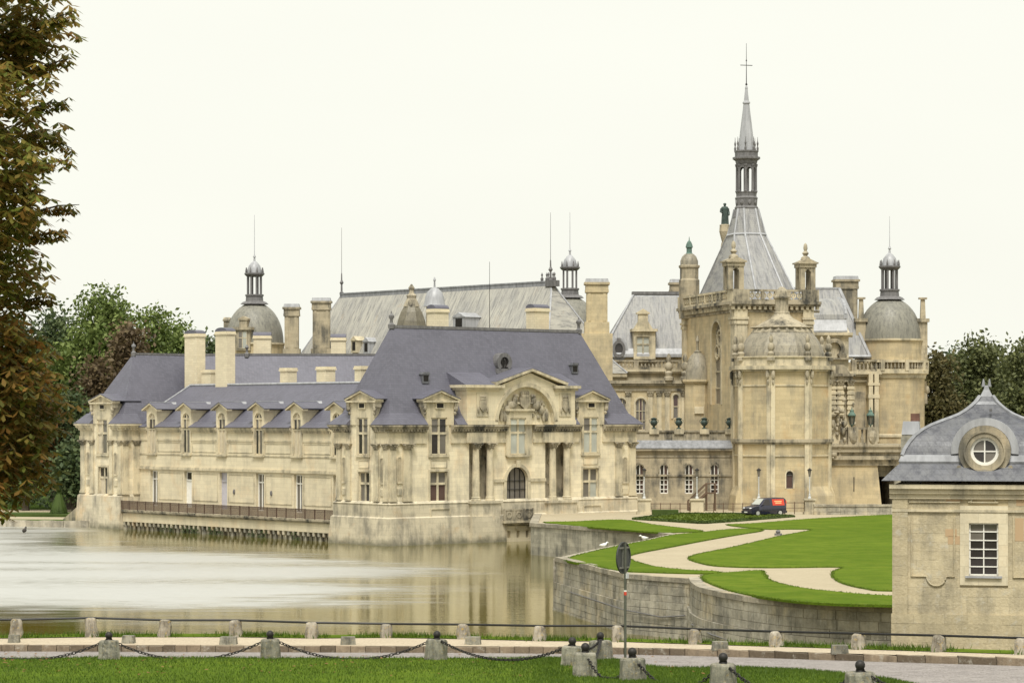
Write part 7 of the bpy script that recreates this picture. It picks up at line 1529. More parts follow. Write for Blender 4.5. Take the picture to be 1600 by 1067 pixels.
for s_ in (-1, 1):
    m = MB(); m.rings([[(0.82, s_ * 0.852, 1.08), (-0.12, s_ * 0.86, 1.08), (-0.12, s_ * 0.68, 1.62), (0.36, s_ * 0.68, 1.60)], [(0.82, s_ * 0.83, 1.08), (-0.12, s_ * 0.83, 1.08), (-0.12, s_ * 0.64, 1.62), (0.36, s_ * 0.64, 1.60)]]); m.build('side_window', 'glass', V)
    m = MB(); y0, y1 = s_ * 0.872, s_ * 0.70; m.rings([[(-0.42, y0, 1.04), (-1.78, y0, 1.04), (-1.78, y1, 1.64), (-0.42, y1, 1.64)], [(-0.42, y0 - s_ * 0.03, 1.04), (-1.78, y0 - s_ * 0.03, 1.04), (-1.78, y1 - s_ * 0.04, 1.64), (-0.42, y1 - s_ * 0.04, 1.64)]]); rp = m.build('red_panel', 'paint_red', V)
    m = MB()
    for r0_, r1_, xa_, xb_ in ((0.28, 0.46, -0.75, -1.45), (0.56, 0.72, -0.65, -1.5)):
        yy = lambda t_: y0 + (y1 - y0) * t_ + s_ * 0.006
        m.quad((xa_, yy(r0_), 1.04 + 0.6 * r0_), (xb_, yy(r0_), 1.04 + 0.6 * r0_), (xb_, yy(r1_), 1.04 + 0.6 * r1_), (xa_, yy(r1_), 1.04 + 0.6 * r1_))
    m.build('pale_print', 'paint_yellow', rp)
    m = MB(); m.blob((0.75, s_ * 0.98, 1.12), (0.09, 0.10, 0.08), 7); m.build('wing_mirror', 'plastic', V)
    m = MB(); m.blob((1.93, s_ * 0.56, 0.78), (0.1, 0.2, 0.085), 8, 0.0); m.build('headlight', 'lamp_glass', V)
    m = MB(); m.box(-2.04, -1.96, s_ * 0.72 - 0.07, s_ * 0.72 + 0.07, 0.95, 1.5); m.build('tail_light', 'paint_red', V)
    m = MB(); m.box(-1.3, 1.0, s_ * 0.865 - 0.012, s_ * 0.865 + 0.012, 0.52, 0.60); m.build('side_moulding', 'plastic', V)
    for x in (1.28, -1.28):
        m = MB(); fcw = lambda a, o, z, x=x, s_=s_: (x + a, s_ * 0.70 + s_ * o, 0.32 + z)
        m.fc = fcw; m.prism([(0.32 * math.cos(2 * math.pi * k / 20), 0.32 * math.sin(2 * math.pi * k / 20)) for k in range(20)], -0.04, 0.165); wh = m.build('wheel', 'rubber', V)
        m = MB(fcw); m.prism([(0.2 * math.cos(2 * math.pi * k / 16), 0.2 * math.sin(2 * math.pi * k / 16)) for k in range(16)], 0.15, 0.175); m.build('hubcap', 'alloy', wh)
m = MB(); m.box(1.9, 2.1, -0.78, 0.78, 0.28, 0.52); m.build('bumper', 'plastic', V); m = MB(); m.box(-2.12, -1.95, -0.8, 0.8, 0.3, 0.52); m.build('bumper', 'plastic', V); m = MB(); m.box(2.1, 2.115, -0.26, 0.26, 0.36, 0.47); m.build('number_plate', 'white', V); m = MB(); m.box(1.985, 2.03, -0.3, 0.3, 0.66, 0.76); m.build('grille', 'plastic', V)
m = MB(); m.tube([(-0.6, 0.2, 1.79), (-0.75, 0.2, 2.05)], 0.012, 4); m.build('aerial', 'iron', V)
# court lamps on stone piers
lamp0 = None; llab = ['grey court lamp post nearest the slate pavilion', 'grey court lamp post beside the wooden stair', 'grey court lamp post rising behind the van', 'grey court lamp post right of the van, on the stone wall end']
plab = ['square stone lamp pier beside the slate pavilion corner', 'square stone lamp pier beside the wooden stair', 'square stone lamp pier directly behind the van, mostly hidden', 'square stone lamp pier at the end of the low court wall']
for i, px in enumerate((1006.5, 1089, 1185.6, 1265)):
    Yp = 259.0; x = (px - 800) * Yp / F; z0 = garden_z(Yp); zp_ = H - (779 - 650) * Yp / F; zt_ = H - (731 - 650) * Yp / F
    m = MB(); wq = 0.62 if i < 2 else 0.5; m.box(x - wq, x + wq, Yp - wq, Yp + wq, z0 - 0.1, zp_ - 0.15); m.box(x - wq - 0.1, x + wq + 0.1, Yp - wq - 0.1, Yp + wq + 0.1, zp_ - 0.15, zp_); m.box(x - wq - 0.12, x + wq + 0.12, Yp - wq - 0.12, Yp + wq + 0.12, z0 - 0.1, z0 + 0.25); tag(m.build('stone_pier', 'trim'), plab[i], 'pier', 'piers along the court edge')
    L_ = empty('court_lamp', llab[i], 'lamp post', (x, Yp, zp_), 0, 'lamp posts along the court'); h = zt_ - zp_
    m = MB(); m.lathe([(0.16, 0), (0.16, 0.15), (0.08, 0.25), (0.10, 0.4), (0.05, 0.5), (0.05, h * 0.68), (0.09, h * 0.70), (0.05, h * 0.73)], 8); m.build('pole', 'grey_paint', L_)
    m = MB(); m.lathe([(0.09, h * 0.72), (0.17, h * 0.9), (0.17, h * 0.92)], 6); m.build('lantern_glass', 'glass_mid', L_); m = MB(); m.lathe([(0.24, h * 0.92), (0.22, h * 0.95), (0.06, h * 0.985), (0.03, h)], 8); m.build('lantern_roof', 'iron', L_)
# court railings
def railing(label, x0, x1, Yp, h):
    t_ = empty('court_railing', label, 'railing', (x0, Yp, 0)); z0 = garden_z(Yp); L = x1 - x0; m = MB()
    m.box(0, L, -0.03, 0.03, z0 + h - 0.06, z0 + h); m.build('rail', 'wood', t_); m = MB(); m.box(0, L, -0.02, 0.02, z0 + h * 0.5, z0 + h * 0.5 + 0.04); m.build('rail', 'wood', t_); n = int(L / 0.9)
    for k in range(n + 1): x = L * k / n; m = MB(); m.box(x - 0.04, x + 0.04, -0.04, 0.04, z0 - 0.1, z0 + h + 0.05); m.build('post', 'wood', t_)
railing('low brown railing between the first two court lamp piers', (1017 - 800) * 259 / F, (1078 - 800) * 259 / F, 259.2, 1.05); railing('low brown railing between the stair and the van', (1100 - 800) * 259 / F, (1176 - 800) * 259 / F, 259.2, 1.05); railing('low brown railing right of the van', (1196 - 800) * 259 / F, (1257 - 800) * 259 / F, 259.2, 1.15)
lw_ = empty('court_wall', 'low grey stone wall at the court edge below the bridge abutment', 'wall', ((1272 - 800) * 257 / F, 257, garden_z(257)), R(1))
a = 0; random.seed(5)
while a < 11:
    L = random.uniform(0.9, 1.5)
    for k in range(2): m = MB(); m.box(a + 0.01, a + L - 0.01, 0 + random.uniform(-0.02, 0.02), 0.5, -0.2 + k * 0.5, 0.28 + k * 0.5); m.build('stone', 'wall_block', lw_)
    m = MB(); m.box(a, a + L - 0.015, -0.08, 0.58, 0.8, 1.0 + random.uniform(0, 0.03)); m.build('coping_stone', 'coping', lw_); a += L
# box parterre
def hedge_leaves(m, poly_edges, n, h, s=0.13):
    for k in range(n):
        (x0, y0), (x1, y1) = random.choice(poly_edges); t_ = random.random(); x, y = x0 + (x1 - x0) * t_ + random.uniform(-0.4, 0.4), y0 + (y1 - y0) * t_ + random.uniform(-0.45, 0.45); z = garden_z(y) + random.uniform(0.03, h + 0.06)
        u = Vector((random.gauss(0, 1), random.gauss(0, 1), random.gauss(0, 1))).normalized() * s; w_ = u.cross(Vector((random.gauss(0, 1), random.gauss(0, 1), random.gauss(0, 1)))).normalized() * s
        c = Vector((x, y, z)); m.f.append([m.p(*(c + u)), m.p(*(c + w_)), m.p(*(c - u)), m.p(*(c - w_))])
hx = [G(994, 811.5), G(1097, 818), G(1150, 814.5), G(1236, 807.5), G(1150, 804.2), G(1060, 804.0)]
hp = empty('box_parterre', 'clipped box hedge parterre on the court in front of the van', 'hedge')
edges = list(zip(hx, hx[1:] + hx[:1]))
m = MB()
for (x0, y0), (x1, y1) in edges:
    L = math.hypot(x1 - x0, y1 - y0); nx, ny = -(y1 - y0) / L * 0.4, (x1 - x0) / L * 0.4
    m.slab([(x0 + nx, y0 + ny), (x1 + nx, y1 + ny), (x1 - nx, y1 - ny), (x0 - nx, y0 - ny)], lambda x, y: garden_z(y) - 0.05, lambda x, y: garden_z(y) + 0.17)
m.build('border_hedge', 'hedge', hp); m = MB(); hedge_leaves(m, edges, 7000, 0.14, 0.09); tag(m.build('border_leaves', 'hedge', hp, fix=False), kind='stuff')
cxh = sum(p[0] for p in hx) / 6; cyh = sum(p[1] for p in hx) / 6
inner = [((x - cxh) * 0.93 + cxh, (y - cyh) * 0.93 + cyh) for x, y in hx]
m = MB(); m.slab(inner, lambda x, y: garden_z(y) - 0.05, lambda x, y: garden_z(y) + 0.09); m.build('inner_planting', 'hedge_light', hp)
m = MB()
for k in range(9000):
    i = random.randrange(6); a, b_ = sorted((random.random(), random.random())); p0_, p1_ = inner[i], inner[(i + 1) % 6]; x = cxh * a + p0_[0] * (b_ - a) + p1_[0] * (1 - b_); y = cyh * a + p0_[1] * (b_ - a) + p1_[1] * (1 - b_)
    if noise.noise(Vector((x * 0.6, y * 0.6, 0))) > 0.25: continue
    c = Vector((x, y, garden_z(y) + random.uniform(0.05, 0.15))); u = Vector((random.gauss(0, 1), random.gauss(0, 1), random.gauss(0, 1))).normalized() * 0.10; w_ = u.cross(Vector((0.3, 0.2, 1))).normalized() * 0.10; m.f.append([m.p(*(c + u)), m.p(*(c + w_)), m.p(*(c - u)), m.p(*(c - w_))])
tag(m.build('inner_leaves', 'hedge_light', hp, fix=False), kind='stuff')
x0, x1 = (1019 - 800) * 256.5 / F, (1060 - 800) * 256.5 / F; m = MB(); m.box(x0, x1, 256.2, 257.4, garden_z(257) - 0.05, garden_z(257) + 0.5); m.build('dark_hedge', 'hedge', hp)
# cone topiary on the left bank
b = at(92, 803, 304.0); tc = empty('cone_topiary', 'clipped dark green cone-shaped yew on the left bank', 'topiary', (b.x, b.y, 0.6)); m = MB(); m.lathe([(0.12, -0.3), (0.12, 0.3)], 6); m.build('trunk', 'bark', tc); m = MB(); m.lathe([(0.9, 0.1), (1.05, 0.4), (0.75, 1.4), (0.4, 2.4), (0.1, 3.0)], 12)
for k in range(1600):
    t_ = random.random(); r = 1.05 * (1 - t_ * 0.93) ; a = random.uniform(0, 6.28); c = Vector((r * math.cos(a), r * math.sin(a), 0.25 + 2.85 * t_)); u = Vector((random.gauss(0, 1), random.gauss(0, 1), random.gauss(0, 1))).normalized() * 0.1; w_ = u.cross(Vector((0.3, 0.2, 1))).normalized() * 0.1; m.f.append([m.p(*(c + u)), m.p(*(c + w_)), m.p(*(c - u)), m.p(*(c - w_))])
m.build('foliage', 'hedge', tc, fix=False)
# birds
def bird(label, px, py, pos, mat, rz, s=1.0):
    m = MB(); m.rings([[(x * s, r * s * math.cos(2 * math.pi * k / 8), (z + r * 1.05 * math.sin(2 * math.pi * k / 8)) * s) for k in range(8)] for x, r, z in ((-0.28, 0.015, 0.17), (-0.18, 0.05, 0.17), (-0.05, 0.095, 0.16), (0.06, 0.095, 0.17), (0.13, 0.06, 0.23), (0.16, 0.05, 0.28), (0.20, 0.05, 0.30), (0.24, 0.03, 0.295), (0.30, 0.008, 0.285))]); o = m.build('bird', mat, None, True); o.location = pos; o.rotation_euler = (0, 0, rz); tag(o, label, 'bird')
g_ = G(946, 857); bird('white gull at the lawn edge nearer the road sign', 0, 0, (g_[0] - 0.1, g_[1], garden_z(g_[1]) + 0.04), 'bird', R(30), 1.3); g_ = G(1008, 845.5); bird('white gull at the lawn edge farther along the inlet', 0, 0, (g_[0] - 0.1, g_[1], garden_z(g_[1]) + 0.04), 'bird', R(200), 1.3)
b = at(38, 833, 273); bird('dark waterbird swimming near the left bank', 0, 0, (b.x, b.y, -0.05), 'bird_grey', R(80), 2.2)
g_ = G(1216, 837); m = MB(); m.box(-0.28, 0.28, -0.2, 0.2, 0, 0.16); m.blob((0, 0, 0.28), (0.2, 0.16, 0.16), 8); o = m.build('floodlight', 'lead_dark'); o.location = (g_[0], g_[1], garden_z(g_[1]) + 0.05); tag(o, 'small dark ground floodlight on the garden path', 'floodlight')

# ================================================================ quay posts, rail, stone seats
random.seed(11); post_lab = {0: 'leftmost stone quay post under the black rail', 13: 'rightmost stone quay post under the black rail'}
ordn = ['first', 'second', 'third', 'fourth', 'fifth', 'sixth', 'seventh', 'eighth', 'ninth', 'tenth', 'eleventh', 'twelfth', 'thirteenth', 'fourteenth']
for i, (x, Y, z, h) in enumerate(posts):
    m = MB(); n = 12; rg = []
    for t_, w_ in ((0, 1.1), (0.05, 1.08), (0.3, 1.0), (0.6, 0.95), (0.84, 0.9), (0.95, 0.78), (1.0, 0.5)):
        rg.append([(0.255 * w_ * math.copysign(abs(math.cos(2 * math.pi * k / n)) ** 0.7, math.cos(2 * math.pi * k / n)) * random.uniform(0.86, 1.12), 0.21 * w_ * math.sin(2 * math.pi * k / n) * random.uniform(0.92, 1.08), h * t_) for k in range(n)])
    m.rings(rg); o = m.build('quay_post', 'post', None, True); o.location = (x, Y, z - 0.03); o.rotation_euler = (random.uniform(-0.03, 0.03), random.uniform(-0.12, 0.12) if i < 4 else random.uniform(-0.04, 0.04), random.uniform(-0.3, 0.3))
    tag(o, post_lab.get(i, ordn[i] + ' rounded stone quay post from the left under the black rail'), 'post', 'stone posts along the quay')
rp = [(-26, posts[0][1], posts[0][2] + posts[0][3] * 0.93)] + [(x, Y, z + h * 0.93 + (0.01 if i % 2 else -0.01)) for i, (x, Y, z, h) in enumerate(posts)] + [(posts[-1][0] + 4, posts[-1][1] - 1.2, posts[-1][2] + posts[-1][3])]
m = MB(); m.tube(rp, 0.045, 6); tag(m.build('quay_rail', 'rail_iron'), 'long thin black iron rail running through the stone quay posts', 'rail')
blab = ['low squared stone at the far left of the pavement', 'low squared stone behind the leftmost ball-topped bollard', 'low squared stone left of the second ball-topped bollard', 'low squared stone between the second and third ball-topped bollards', 'low squared stone right of the third ball-topped bollard', 'low squared stone below the short wall, right of the road sign', 'low squared stone on the pavement in front of the gate pavilion side']
for i, (px, py, w_) in enumerate(((22, 1003, 18), (201, 1004, 20), (357, 1006, 27), (544, 1006, 24), (739, 1006, 25), (1125, 1014, 26), (1312, 1020, 27))):
    x = (px - 800) * 97 / F
    for _ in range(6): z = pave_z(x); Y = (H - z) * F / (py - 650); x = (px - 800) * Y / F
    m = MB(); hw_ = w_ / 2 * Y / F; m.box(-hw_, hw_, -0.22, 0.22, 0, 0.30, 0.03, 0.03); o = m.build('squared_stone', 'bollard'); o.location = (x, Y, z - 0.02); o.rotation_euler = (0, 0, random.uniform(-0.1, 0.1)); tag(o, blab[i], 'stone block', 'low stones on the pavement')

# ================================================================ bollards and chains on the lawn edge
bol = [(-95, 88, 0.33, 'stone bollard with iron ball beyond the left edge'), (170.5, 88, 0.34, 'leftmost ball-topped stone bollard on the lawn edge'), (422.5, 88, 0.32, 'second ball-topped stone bollard from the left on the lawn edge'), (681, 88, 0.34, 'third ball-topped stone bollard from the left on the lawn edge'), (893, 82, 0.32, 'ball-topped stone bollard half hidden behind its nearer neighbour'), (939, 86, 0.37, 'ball-topped stone bollard closest to the cobbles, left of the sign post'), (914, 75.5, 0.33, 'square ball-topped stone bollard standing in the grass left of the sign post'), (989, 72, 0.33, 'ball-topped stone bollard right at the foot of the road sign'), (1130, 68.6, 0.33, 'ball-topped stone bollard cut by the bottom edge below the curved wall'), (1345, 63, 0.35, 'rightmost ball-topped stone bollard cut by the bottom edge'), (1700, 58, 0.35, 'stone bollard with iron ball beyond the right edge')]
tops = []; random.seed(31)
for i, (px, Y, r, lab) in enumerate(bol):
    x = (px - 800) * Y / F; z = road_z(Y) + 0.05; h = 0.68 if i not in (8,) else 0.62
    if i in (0, 10): tops.append(Vector((x, Y, z + h + 0.04))); continue      # outside the picture: only the chain's end is needed
    B_ = empty('bollard', lab, 'bollard', (x, Y, z), random.uniform(-0.35, 0.35), 'ball-topped bollards along the lawn'); B_.rotation_euler = (random.uniform(-0.05, 0.05), random.uniform(-0.05, 0.05), random.uniform(-0.3, 0.3)); h *= random.uniform(0.93, 1.05); m = MB(); n = 8
    cs = [(1, 0.55), (0.55, 1), (-0.55, 1), (-1, 0.55), (-1, -0.55), (-0.55, -1), (0.55, -1), (1, -0.55)]
    m.rings([[(a * r * w_ * random.uniform(0.96, 1.03), b_ * r * 0.9 * w_ * random.uniform(0.96, 1.03), zz_) for a, b_ in cs] for zz_, w_ in ((-0.2, 1.08), (0.02, 1.07), (h * 0.3, 1.03), (h * 0.6, 1.0), (h * 0.9, 0.96), (h * 0.97, 0.9), (h, 0.8))]); m.build('stone', 'bollard', B_)
    m = MB(); rb = 0.125; m.lathe([(0.09, h - 0.02), (0.06, h + 0.05)] + [(rb * math.sin(R(25 + 155 * k / 9)) if k < 9 else 0.01, h + 0.16 - rb * math.cos(R(25 + 155 * k / 9))) for k in range(10)], 14); m.build('ball', 'iron', B_, True)
    m = MB(); m.arcband(0, h + 0.03, 0.07, 0.11, -0.02, 0.02, 0, 2 * math.pi, 10); m.build('chain_ring', 'iron', B_)
    tops.append(Vector((x, Y, z + h + 0.04)))
lk = MB(); rings = []; n = 14
for k in range(n):
    a = 2 * math.pi * k / n; c = Vector((0.075 * math.copysign(abs(math.cos(a)) ** 0.75, math.cos(a)), 0.042 * math.sin(a), 0)); nrm = Vector((math.cos(a), math.sin(a), 0)); rings.append([tuple(c + nrm * (0.017 * math.cos(b_)) + Vector((0, 0, 0.017 * math.sin(b_)))) for b_ in (0, 1.257, 2.513, 3.77, 5.027)])
for k in range(n):
    r0_, r1_ = rings[k], rings[(k + 1) % n]
    for j in range(5): lk.quad(r0_[j], r0_[(j + 1) % 5], r1_[(j + 1) % 5], r1_[j])
link_me = None
spans = [(0, 1, 0.72, 'iron chain reaching the leftmost bollard from the left edge'), (1, 2, 0.72, 'sagging iron chain between the first and second bollards'), (2, 3, 0.72, 'sagging iron chain between the second and third bollards'), (3, 4, 0.6, 'sagging iron chain from the third bollard to the pair by the sign'), (4, 5, 0.25, 'short iron chain between the two bollards nearest the cobbles'), (5, 6, 0.5, 'iron chain dropping from the cobble-side bollard to the square bollard'), (6, 7, 0.75, 'iron chain hanging in front of the sign post'), (7, 8, 0.8, 'iron chain from the sign-post bollard towards the right'), (8, 9, 0.8, 'iron chain between the two bollards cut by the bottom edge'), (9, 10, 0.8, 'iron chain leaving the rightmost bollard')]
for i, (a, b_, sag, lab) in enumerate(spans):
    p0, p1 = tops[a], tops[b_]; ch = empty('chain', lab, 'chain', tuple(p0), 0, 'chains between the bollards'); N = 200
    pts = [p0.lerp(p1, k / N) + Vector((0, 0, -sag * 4 * (k / N) * (1 - k / N))) for k in range(N + 1)]; acc = 0.0; nxt = 0.06; k2 = 0
    for u, v_ in zip(pts, pts[1:]):
        d = (v_ - u).length
        while acc + d >= nxt:
            p = u.lerp(v_, (nxt - acc) / d); zfloor = road_z(p.y) + 0.06; p.z = max(p.z, zfloor); dr_ = (v_ - u).normalized(); q = dr_.to_track_quat('X', 'Z')
            if link_me is None: o = lk.build('link', 'iron', ch, True); link_me = o
            else: o = inst(link_me, 'link', ch)
            o.rotation_mode = 'QUATERNION'; roll = math.pi / 2 * (k2 % 2) + 0.5 + random.uniform(-0.2, 0.2)
            from mathutils import Quaternion
            o.rotation_quaternion = q @ Quaternion((1, 0, 0), roll); o.location = p - p0; nxt += 0.118; k2 += 1
        acc += d
# road sign seen from the back
gx, gY = (977 - 800) * 84.0 / F, 84.0; gzz = road_z(gY); s_ = gY / F
sg = empty('road_sign', 'back of a round road sign on a thin post beside the bollards', 'sign', (gx, gY, gzz), R(62)); ztop = H - (846 - 650) * s_ - gzz; zbt = H - (896 - 650) * s_ - gzz; zc = (ztop + zbt) / 2; rs = (ztop - zbt) / 2
m = MB(); m.lathe([(0.042, -0.3), (0.042, ztop - 0.05)], 10); m.build('post', 'post_green', sg, True)
fs = lambda a, o, z: (a, -0.06 - o, zc + z)
m = MB(lambda a, o, z: (a, 0.07 - o, zc + z)); m.prism([(rs * math.cos(2 * math.pi * k / 32), rs * math.sin(2 * math.pi * k / 32)) for k in range(32)], -0.02, 0.0); m.arcband(0, 0, rs - 0.03, rs, -0.02, 0.03, 0, 2 * math.pi, 32); m.build('disc', 'sign_back', sg)
m = MB(lambda a, o, z: (a, 0.07 - o, zc + z))
for zz_ in (-0.62 * rs, 0.62 * rs): m.box(-rs * 0.7, rs * 0.7, 0.0, 0.05, zz_ - 0.025, zz_ + 0.025)
m.box(-0.1, 0.1, 0.0, 0.035, -rs * 0.66, rs * 0.66); m.build('rail', 'sign_rail', sg)
zr_ = H - (924 - 650) * s_ - gzz
m = MB(); m.lathe([(0.047, zr_ - 0.11), (0.047, zr_)], 10); m.build('red_band', 'paint_red', sg); m = MB(); m.lathe([(0.0475, zr_ + 0.002), (0.0475, zr_ + 0.05)], 10); m.build('white_band', 'white', sg)
m = MB(); m.box(-0.13, 0.02, -0.12, -0.08, zc - rs - 0.14, zc - rs + 0.02); m.build('tag_plate', 'grey_paint', sg)

# ================================================================ trees
def rv(rng): 
    while True:
        v = Vector((rng.uniform(-1, 1), rng.uniform(-1, 1), rng.uniform(-1, 1)))
        if 0.05 < v.length < 1: return v.normalized()
def tree(name, label, x, y, z0, h, blobs, mat, n, ls, seed, trunk_r=0.35, trunk_h=None, droop=0.0, leafl=None, group=None, shell=0.55, fan=False, mat2=None, zsplit=0.0):
    """blobs: (dx, dy, z, rx, ry, rz) foliage masses; leaves are scattered in small clumps through the outer part of each"""
    rng = random.Random(seed); t_ = empty(name, label, 'tree', (x, y, z0), 0, group)
    th = trunk_h or h * 0.35; m = MB(); top = Vector((rng.uniform(-0.3, 0.3), rng.uniform(-0.3, 0.3), h * 0.82))
    m.tube([(0, 0, -0.4), (0, 0, 0.4), (0.1, 0, th * 0.5), (top.x * 0.5, top.y * 0.5, th), tuple(top)], [trunk_r * 1.4, trunk_r, trunk_r * 0.85, trunk_r * 0.65, trunk_r * 0.15], 8); m.build('trunk', 'bark', t_)
    for b_ in blobs:
        m = MB(); zs0 = min(b_[2] * 0.75, h * 0.6); k = min(1, zs0 / max(th, 0.1)); m.tube([(top.x * 0.5 * k, top.y * 0.5 * k, zs0 * 0.75), (b_[0] * 0.45, b_[1] * 0.45, zs0 * 0.75 + (b_[2] - zs0 * 0.75) * 0.5), (b_[0] * 0.95, b_[1] * 0.95, b_[2])], [trunk_r * 0.4, trunk_r * 0.25, trunk_r * 0.08], 6); m.build('limb', 'bark', t_)
    wt = lambda b_: b_[3] * b_[5] * (b_[6] if len(b_) > 6 else 1.0)
    tot = sum(wt(b_) for b_ in blobs); m = MB(); ma = m; mb2 = MB()
    for b_ in blobs:
        cnt = int(n * wt(b_) / tot); c0 = Vector(b_[:3]); sd = rng.uniform(0, 99); k = 0
        while k < cnt:
            d = rv(rng); nz = 0.72 + 0.55 * noise.noise(Vector((d.x * 2.1 + sd, d.y * 2.1, d.z * 2.1))) ; r = (shell + (1 - shell) * rng.random() ** 0.5) * nz * 1.12
            cc = c0 + Vector((d.x * b_[3], d.y * b_[4], d.z * b_[5])) * r
            if mat2: m = mb2 if cc.z + rng.gauss(0, 1.6) < zsplit else ma
            if fan:
                a0 = rng.uniform(0, 6.28); tl = rng.uniform(-0.5, 0.5)
                for q in range(5):
                    a = a0 + q * 1.15; u = Vector((math.cos(a), math.sin(a), -0.55 + tl * math.cos(a - a0))).normalized(); w_ = u.cross(Vector((0, 0, 1))).normalized(); w_ = (w_ + Vector((0, 0, rng.uniform(-0.5, 0.5)))).normalized(); s = ls * rng.uniform(0.8, 1.25)
                    m.f.append([m.p(*cc), m.p(*(cc + u * s * 0.62 + w_ * s * 0.19)), m.p(*(cc + u * s)), m.p(*(cc + u * s * 0.62 - w_ * s * 0.19))]); k += 1
                continue
            for q in range(7):
                c = cc + Vector((rng.gauss(0, 1), rng.gauss(0, 1), rng.gauss(0, 0.6))) * ls * 1.3; s = ls * rng.uniform(0.55, 1.15); u = (rv(rng) + Vector((0, 0, -droop))).normalized(); w_ = u.cross(rv(rng)).normalized(); lw_ = s * (leafl or 0.6)
                m.f.append([m.p(*(c - u * s * 0.5)), m.p(*(c + w_ * lw_ * 0.5)), m.p(*(c + u * s * 0.5)), m.p(*(c - w_ * lw_ * 0.5))]); k += 1
    ma.build('crown', mat, t_, fix=False)
    if mat2: mb2.build('lower_crown', mat2, t_, fix=False)
    return t_
def far(px, Y, ytop, wpx, mat, label, seed, n=9000, ls=0.72, ybase=790, nb=9, name='park_tree', wide=1.0):
    s_ = Y / F; x = (px - 800) * s_; z0 = 0.6; zt_ = H + (650 - ytop) * s_; h = zt_ - z0; rx = wpx * s_ / 2; rng = random.Random(seed); bl = []
    for k in range(nb):
        f_ = (k + 0.5) / nb; zz_ = h * (0.25 + 0.62 * f_); rr_ = rx * (0.95 - 0.55 * max(0, f_ - 0.45) / 0.55) ; a = rng.uniform(0, 6.28) if k else 0; d = rr_ * rng.uniform(0.35, 0.68); sz = rr_ * rng.uniform(0.42, 0.62); bl.append((d * math.cos(a) * wide, d * math.sin(a), zz_, sz, sz, sz * rng.uniform(0.75, 0.95)))
    bl.append((0, 0, h * 0.86, rx * 0.42, rx * 0.42, h * 0.15)); bl.append((0, 0, h * 0.55, rx * 0.66, rx * 0.66, h * 0.26)); n = int(n * 1.35)
    return tree(name, label, x, Y, z0, h, bl, mat, n, ls, seed, 0.45, h * 0.3, group='trees in the park')
far(160, 352, 444, 200, 'leaf_green', 'tall bright green tree behind the corner pavilion', 1, 26000, nb=22)
far(240, 366, 474, 130, 'leaf_green', 'green tree shoulder left of the first tall cream chimney', 2, 8000)
far(84, 358, 476, 140, 'leaf_bluegreen', 'deep green tree between the chestnut and the tall bright tree', 3, 9000)
far(18, 356, 486, 140, 'leaf_bluegreen', 'deep green tree mostly hidden behind the foreground chestnut', 4, 8000)
far(200, 338, 504, 100, 'leaf_brown', 'copper-leaved tree just left of the corner pavilion roof', 5, 10000, nb=11)
far(150, 330, 560, 70, 'leaf_brown', 'low dusky copper shrub-tree beside the corner pavilion wall', 6, 5000)
far(108, 326, 610, 75, 'leaf_bluegreen', 'dark green bushy tree by the corner pavilion dormer', 7, 6500)
far(40, 322, 560, 110, 'leaf_orange', 'orange-tinged autumn tree on the left bank', 8, 8000)
far(118, 318, 690, 60, 'leaf_bluegreen', 'dark low tree at the foot of the left bank trees', 9, 5000)
far(328, 380, 518, 50, 'leaf_bluegreen', 'tree top glimpsed between the two tall cream chimneys', 10, 4000)
far(430, 395, 545, 40, 'leaf_green', 'scrap of tree top beside the left domed tower', 14, 2500)
far(278, 385, 500, 90, 'leaf_green', 'pale green tree farthest back above the slate roofs', 15, 9000)
far(1464, 352, 546, 95, 'leaf_tan', 'brownish tree right beside the right domed tower', 11, 8000)
far(1530, 372, 522, 150, 'leaf_olive', 'dark olive tree behind the gate pavilion roof peak', 12, 16000, nb=18)
far(1600, 362, 532, 120, 'leaf_olive', 'dark olive tree at the right edge', 13, 9000)
far(1492, 400, 540, 100, 'leaf_bluegreen', 'bluish far tree filling the gap beside the olive tree', 16, 5000)
far(1560, 405, 540, 110, 'leaf_olive', 'farther olive tree between the two right-hand trees', 17, 7000)
# ground-level shrubs closing the view under the trees
m = MB(); rng = random.Random(3)
for k in range(26000):
    left = k % 3 != 0; x = rng.uniform(-95, -30) if left else rng.uniform(44, 120); y = rng.uniform(330, 352) if left else rng.uniform(338, 372); hmax = 7.5 + 3.5 * noise.noise(Vector((x * 0.11, y * 0.11, 0))); c = Vector((x, y, 0.6 + hmax * rng.random() ** 0.8)); s = rng.uniform(0.4, 0.8); u = rv(rng); w_ = u.cross(rv(rng)).normalized(); m.f.append([m.p(*(c - u * s * 0.5)), m.p(*(c + w_ * s * 0.3)), m.p(*(c + u * s * 0.5)), m.p(*(c - w_ * s * 0.3))])
tag(m.build('undergrowth', 'leaf_bluegreen', fix=False), 'dark leafy undergrowth below the park trees', 'shrubs', kind='stuff')
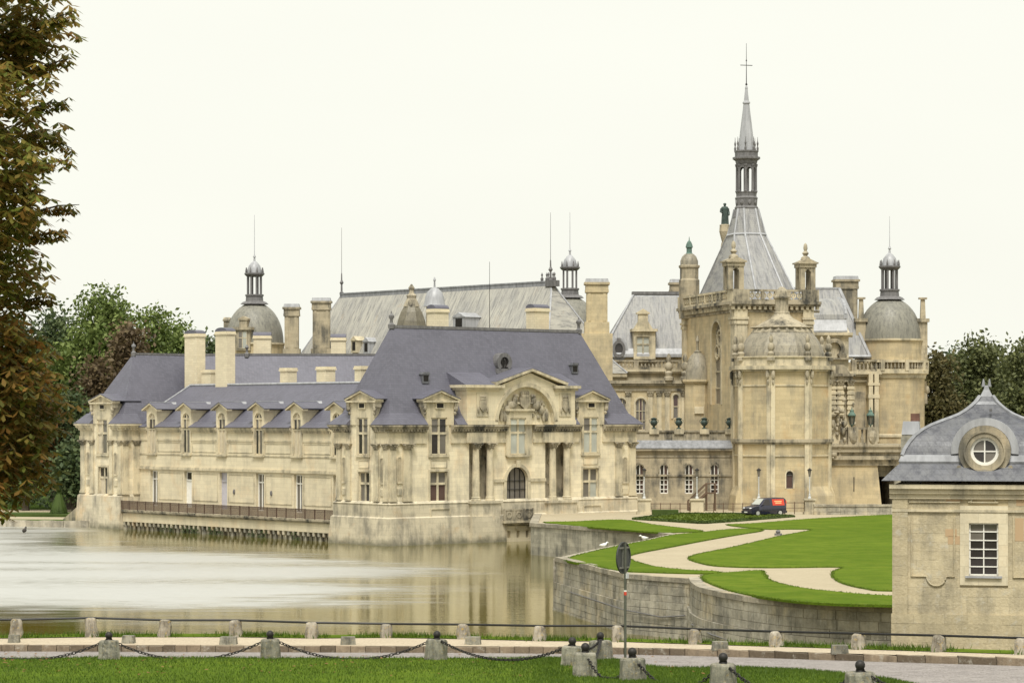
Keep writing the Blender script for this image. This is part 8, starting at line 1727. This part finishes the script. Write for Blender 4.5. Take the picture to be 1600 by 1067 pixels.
# horse chestnut at the left edge, close to the camera
cb_ = []; rng = random.Random(77)
CY = 58.0; CXX = -17.0
prof = [(-40, 100), (10, 104), (60, 92), (110, 88), (160, 84), (210, 88), (262, 92), (318, 104), (365, 84), (410, 74), (455, 70), (500, 62), (545, 70), (590, 82), (640, 86), (690, 88), (735, 80), (775, 62)]
for py, px in prof:
    s_ = CY / F; z = H - (py - 650) * s_; x = (px - 800) * s_ - 0.95
    for k in range(2): cb_.append((x - CXX + rng.uniform(-0.2, 0.12) - k * 1.25, rng.uniform(-1.4, 1.4), z - road_z(CY) + rng.uniform(-0.35, 0.35), rng.uniform(0.85, 1.25), 1.6, rng.uniform(0.85, 1.25), 3.4 if k == 0 else 1.8))
for k in range(26):
    a = rng.uniform(0, 6.28); d = rng.uniform(1.5, 5.0); cb_.append((d * math.cos(a) - 1.6, d * math.sin(a) * 0.8, rng.uniform(6, 19), 2.0, 2.0, 1.6, 0.5))
ct = tree('chestnut_tree', 'large near horse chestnut with browning leaves hanging in at the left edge', CXX, CY, road_z(CY), 20.5, cb_, 'leaf_chestnut', 31000, 0.27, 78, 0.5, 5.0, shell=0.15, fan=True, mat2='leaf_rust', zsplit=H - road_z(CY) + 1.5)
# twigs that reach out over the sky, each with its own leaves
twl = [(60, 330, 124, 320), (55, 262, 112, 250), (60, 110, 112, 92), (70, 40, 116, 18), (40, 470, 84, 466), (50, 170, 104, 160), (50, 372, 104, 362), (50, 212, 112, 232)]
for x0, y0, x1, y1 in twl:
    yy = CY + rng.uniform(-1, 1); a, b_ = at(x0, y0, yy) - Vector((CXX, CY, road_z(CY))), at(x1, y1, yy) - Vector((CXX, CY, road_z(CY))); m = MB(); m.tube([tuple(a), tuple(a.lerp(b_, 0.5) + Vector((0, 0, 0.05))), tuple(b_)], [0.03, 0.018, 0.008], 5); tg = m.build('twig', 'bark', ct); m = MB()
    for k in range(34):
        c = a.lerp(b_, rng.random() * 1.02) + Vector((rng.gauss(0, 0.06), rng.gauss(0, 0.1), rng.gauss(0, 0.07))); a0 = rng.uniform(0, 6.28)
        for q in range(4):
            an = a0 + q * 1.4; u = Vector((math.cos(an), math.sin(an), -0.7)).normalized(); w_ = u.cross(Vector((0, 0, 1))).normalized(); s_ = rng.uniform(0.16, 0.26); m.f.append([m.p(*c), m.p(*(c + u * s_ * 0.6 + w_ * s_ * 0.18)), m.p(*(c + u * s_)), m.p(*(c + u * s_ * 0.6 - w_ * s_ * 0.18))])
    m.build('leaves', 'leaf_rust' if y1 > 300 else 'leaf_chestnut', tg, fix=False)
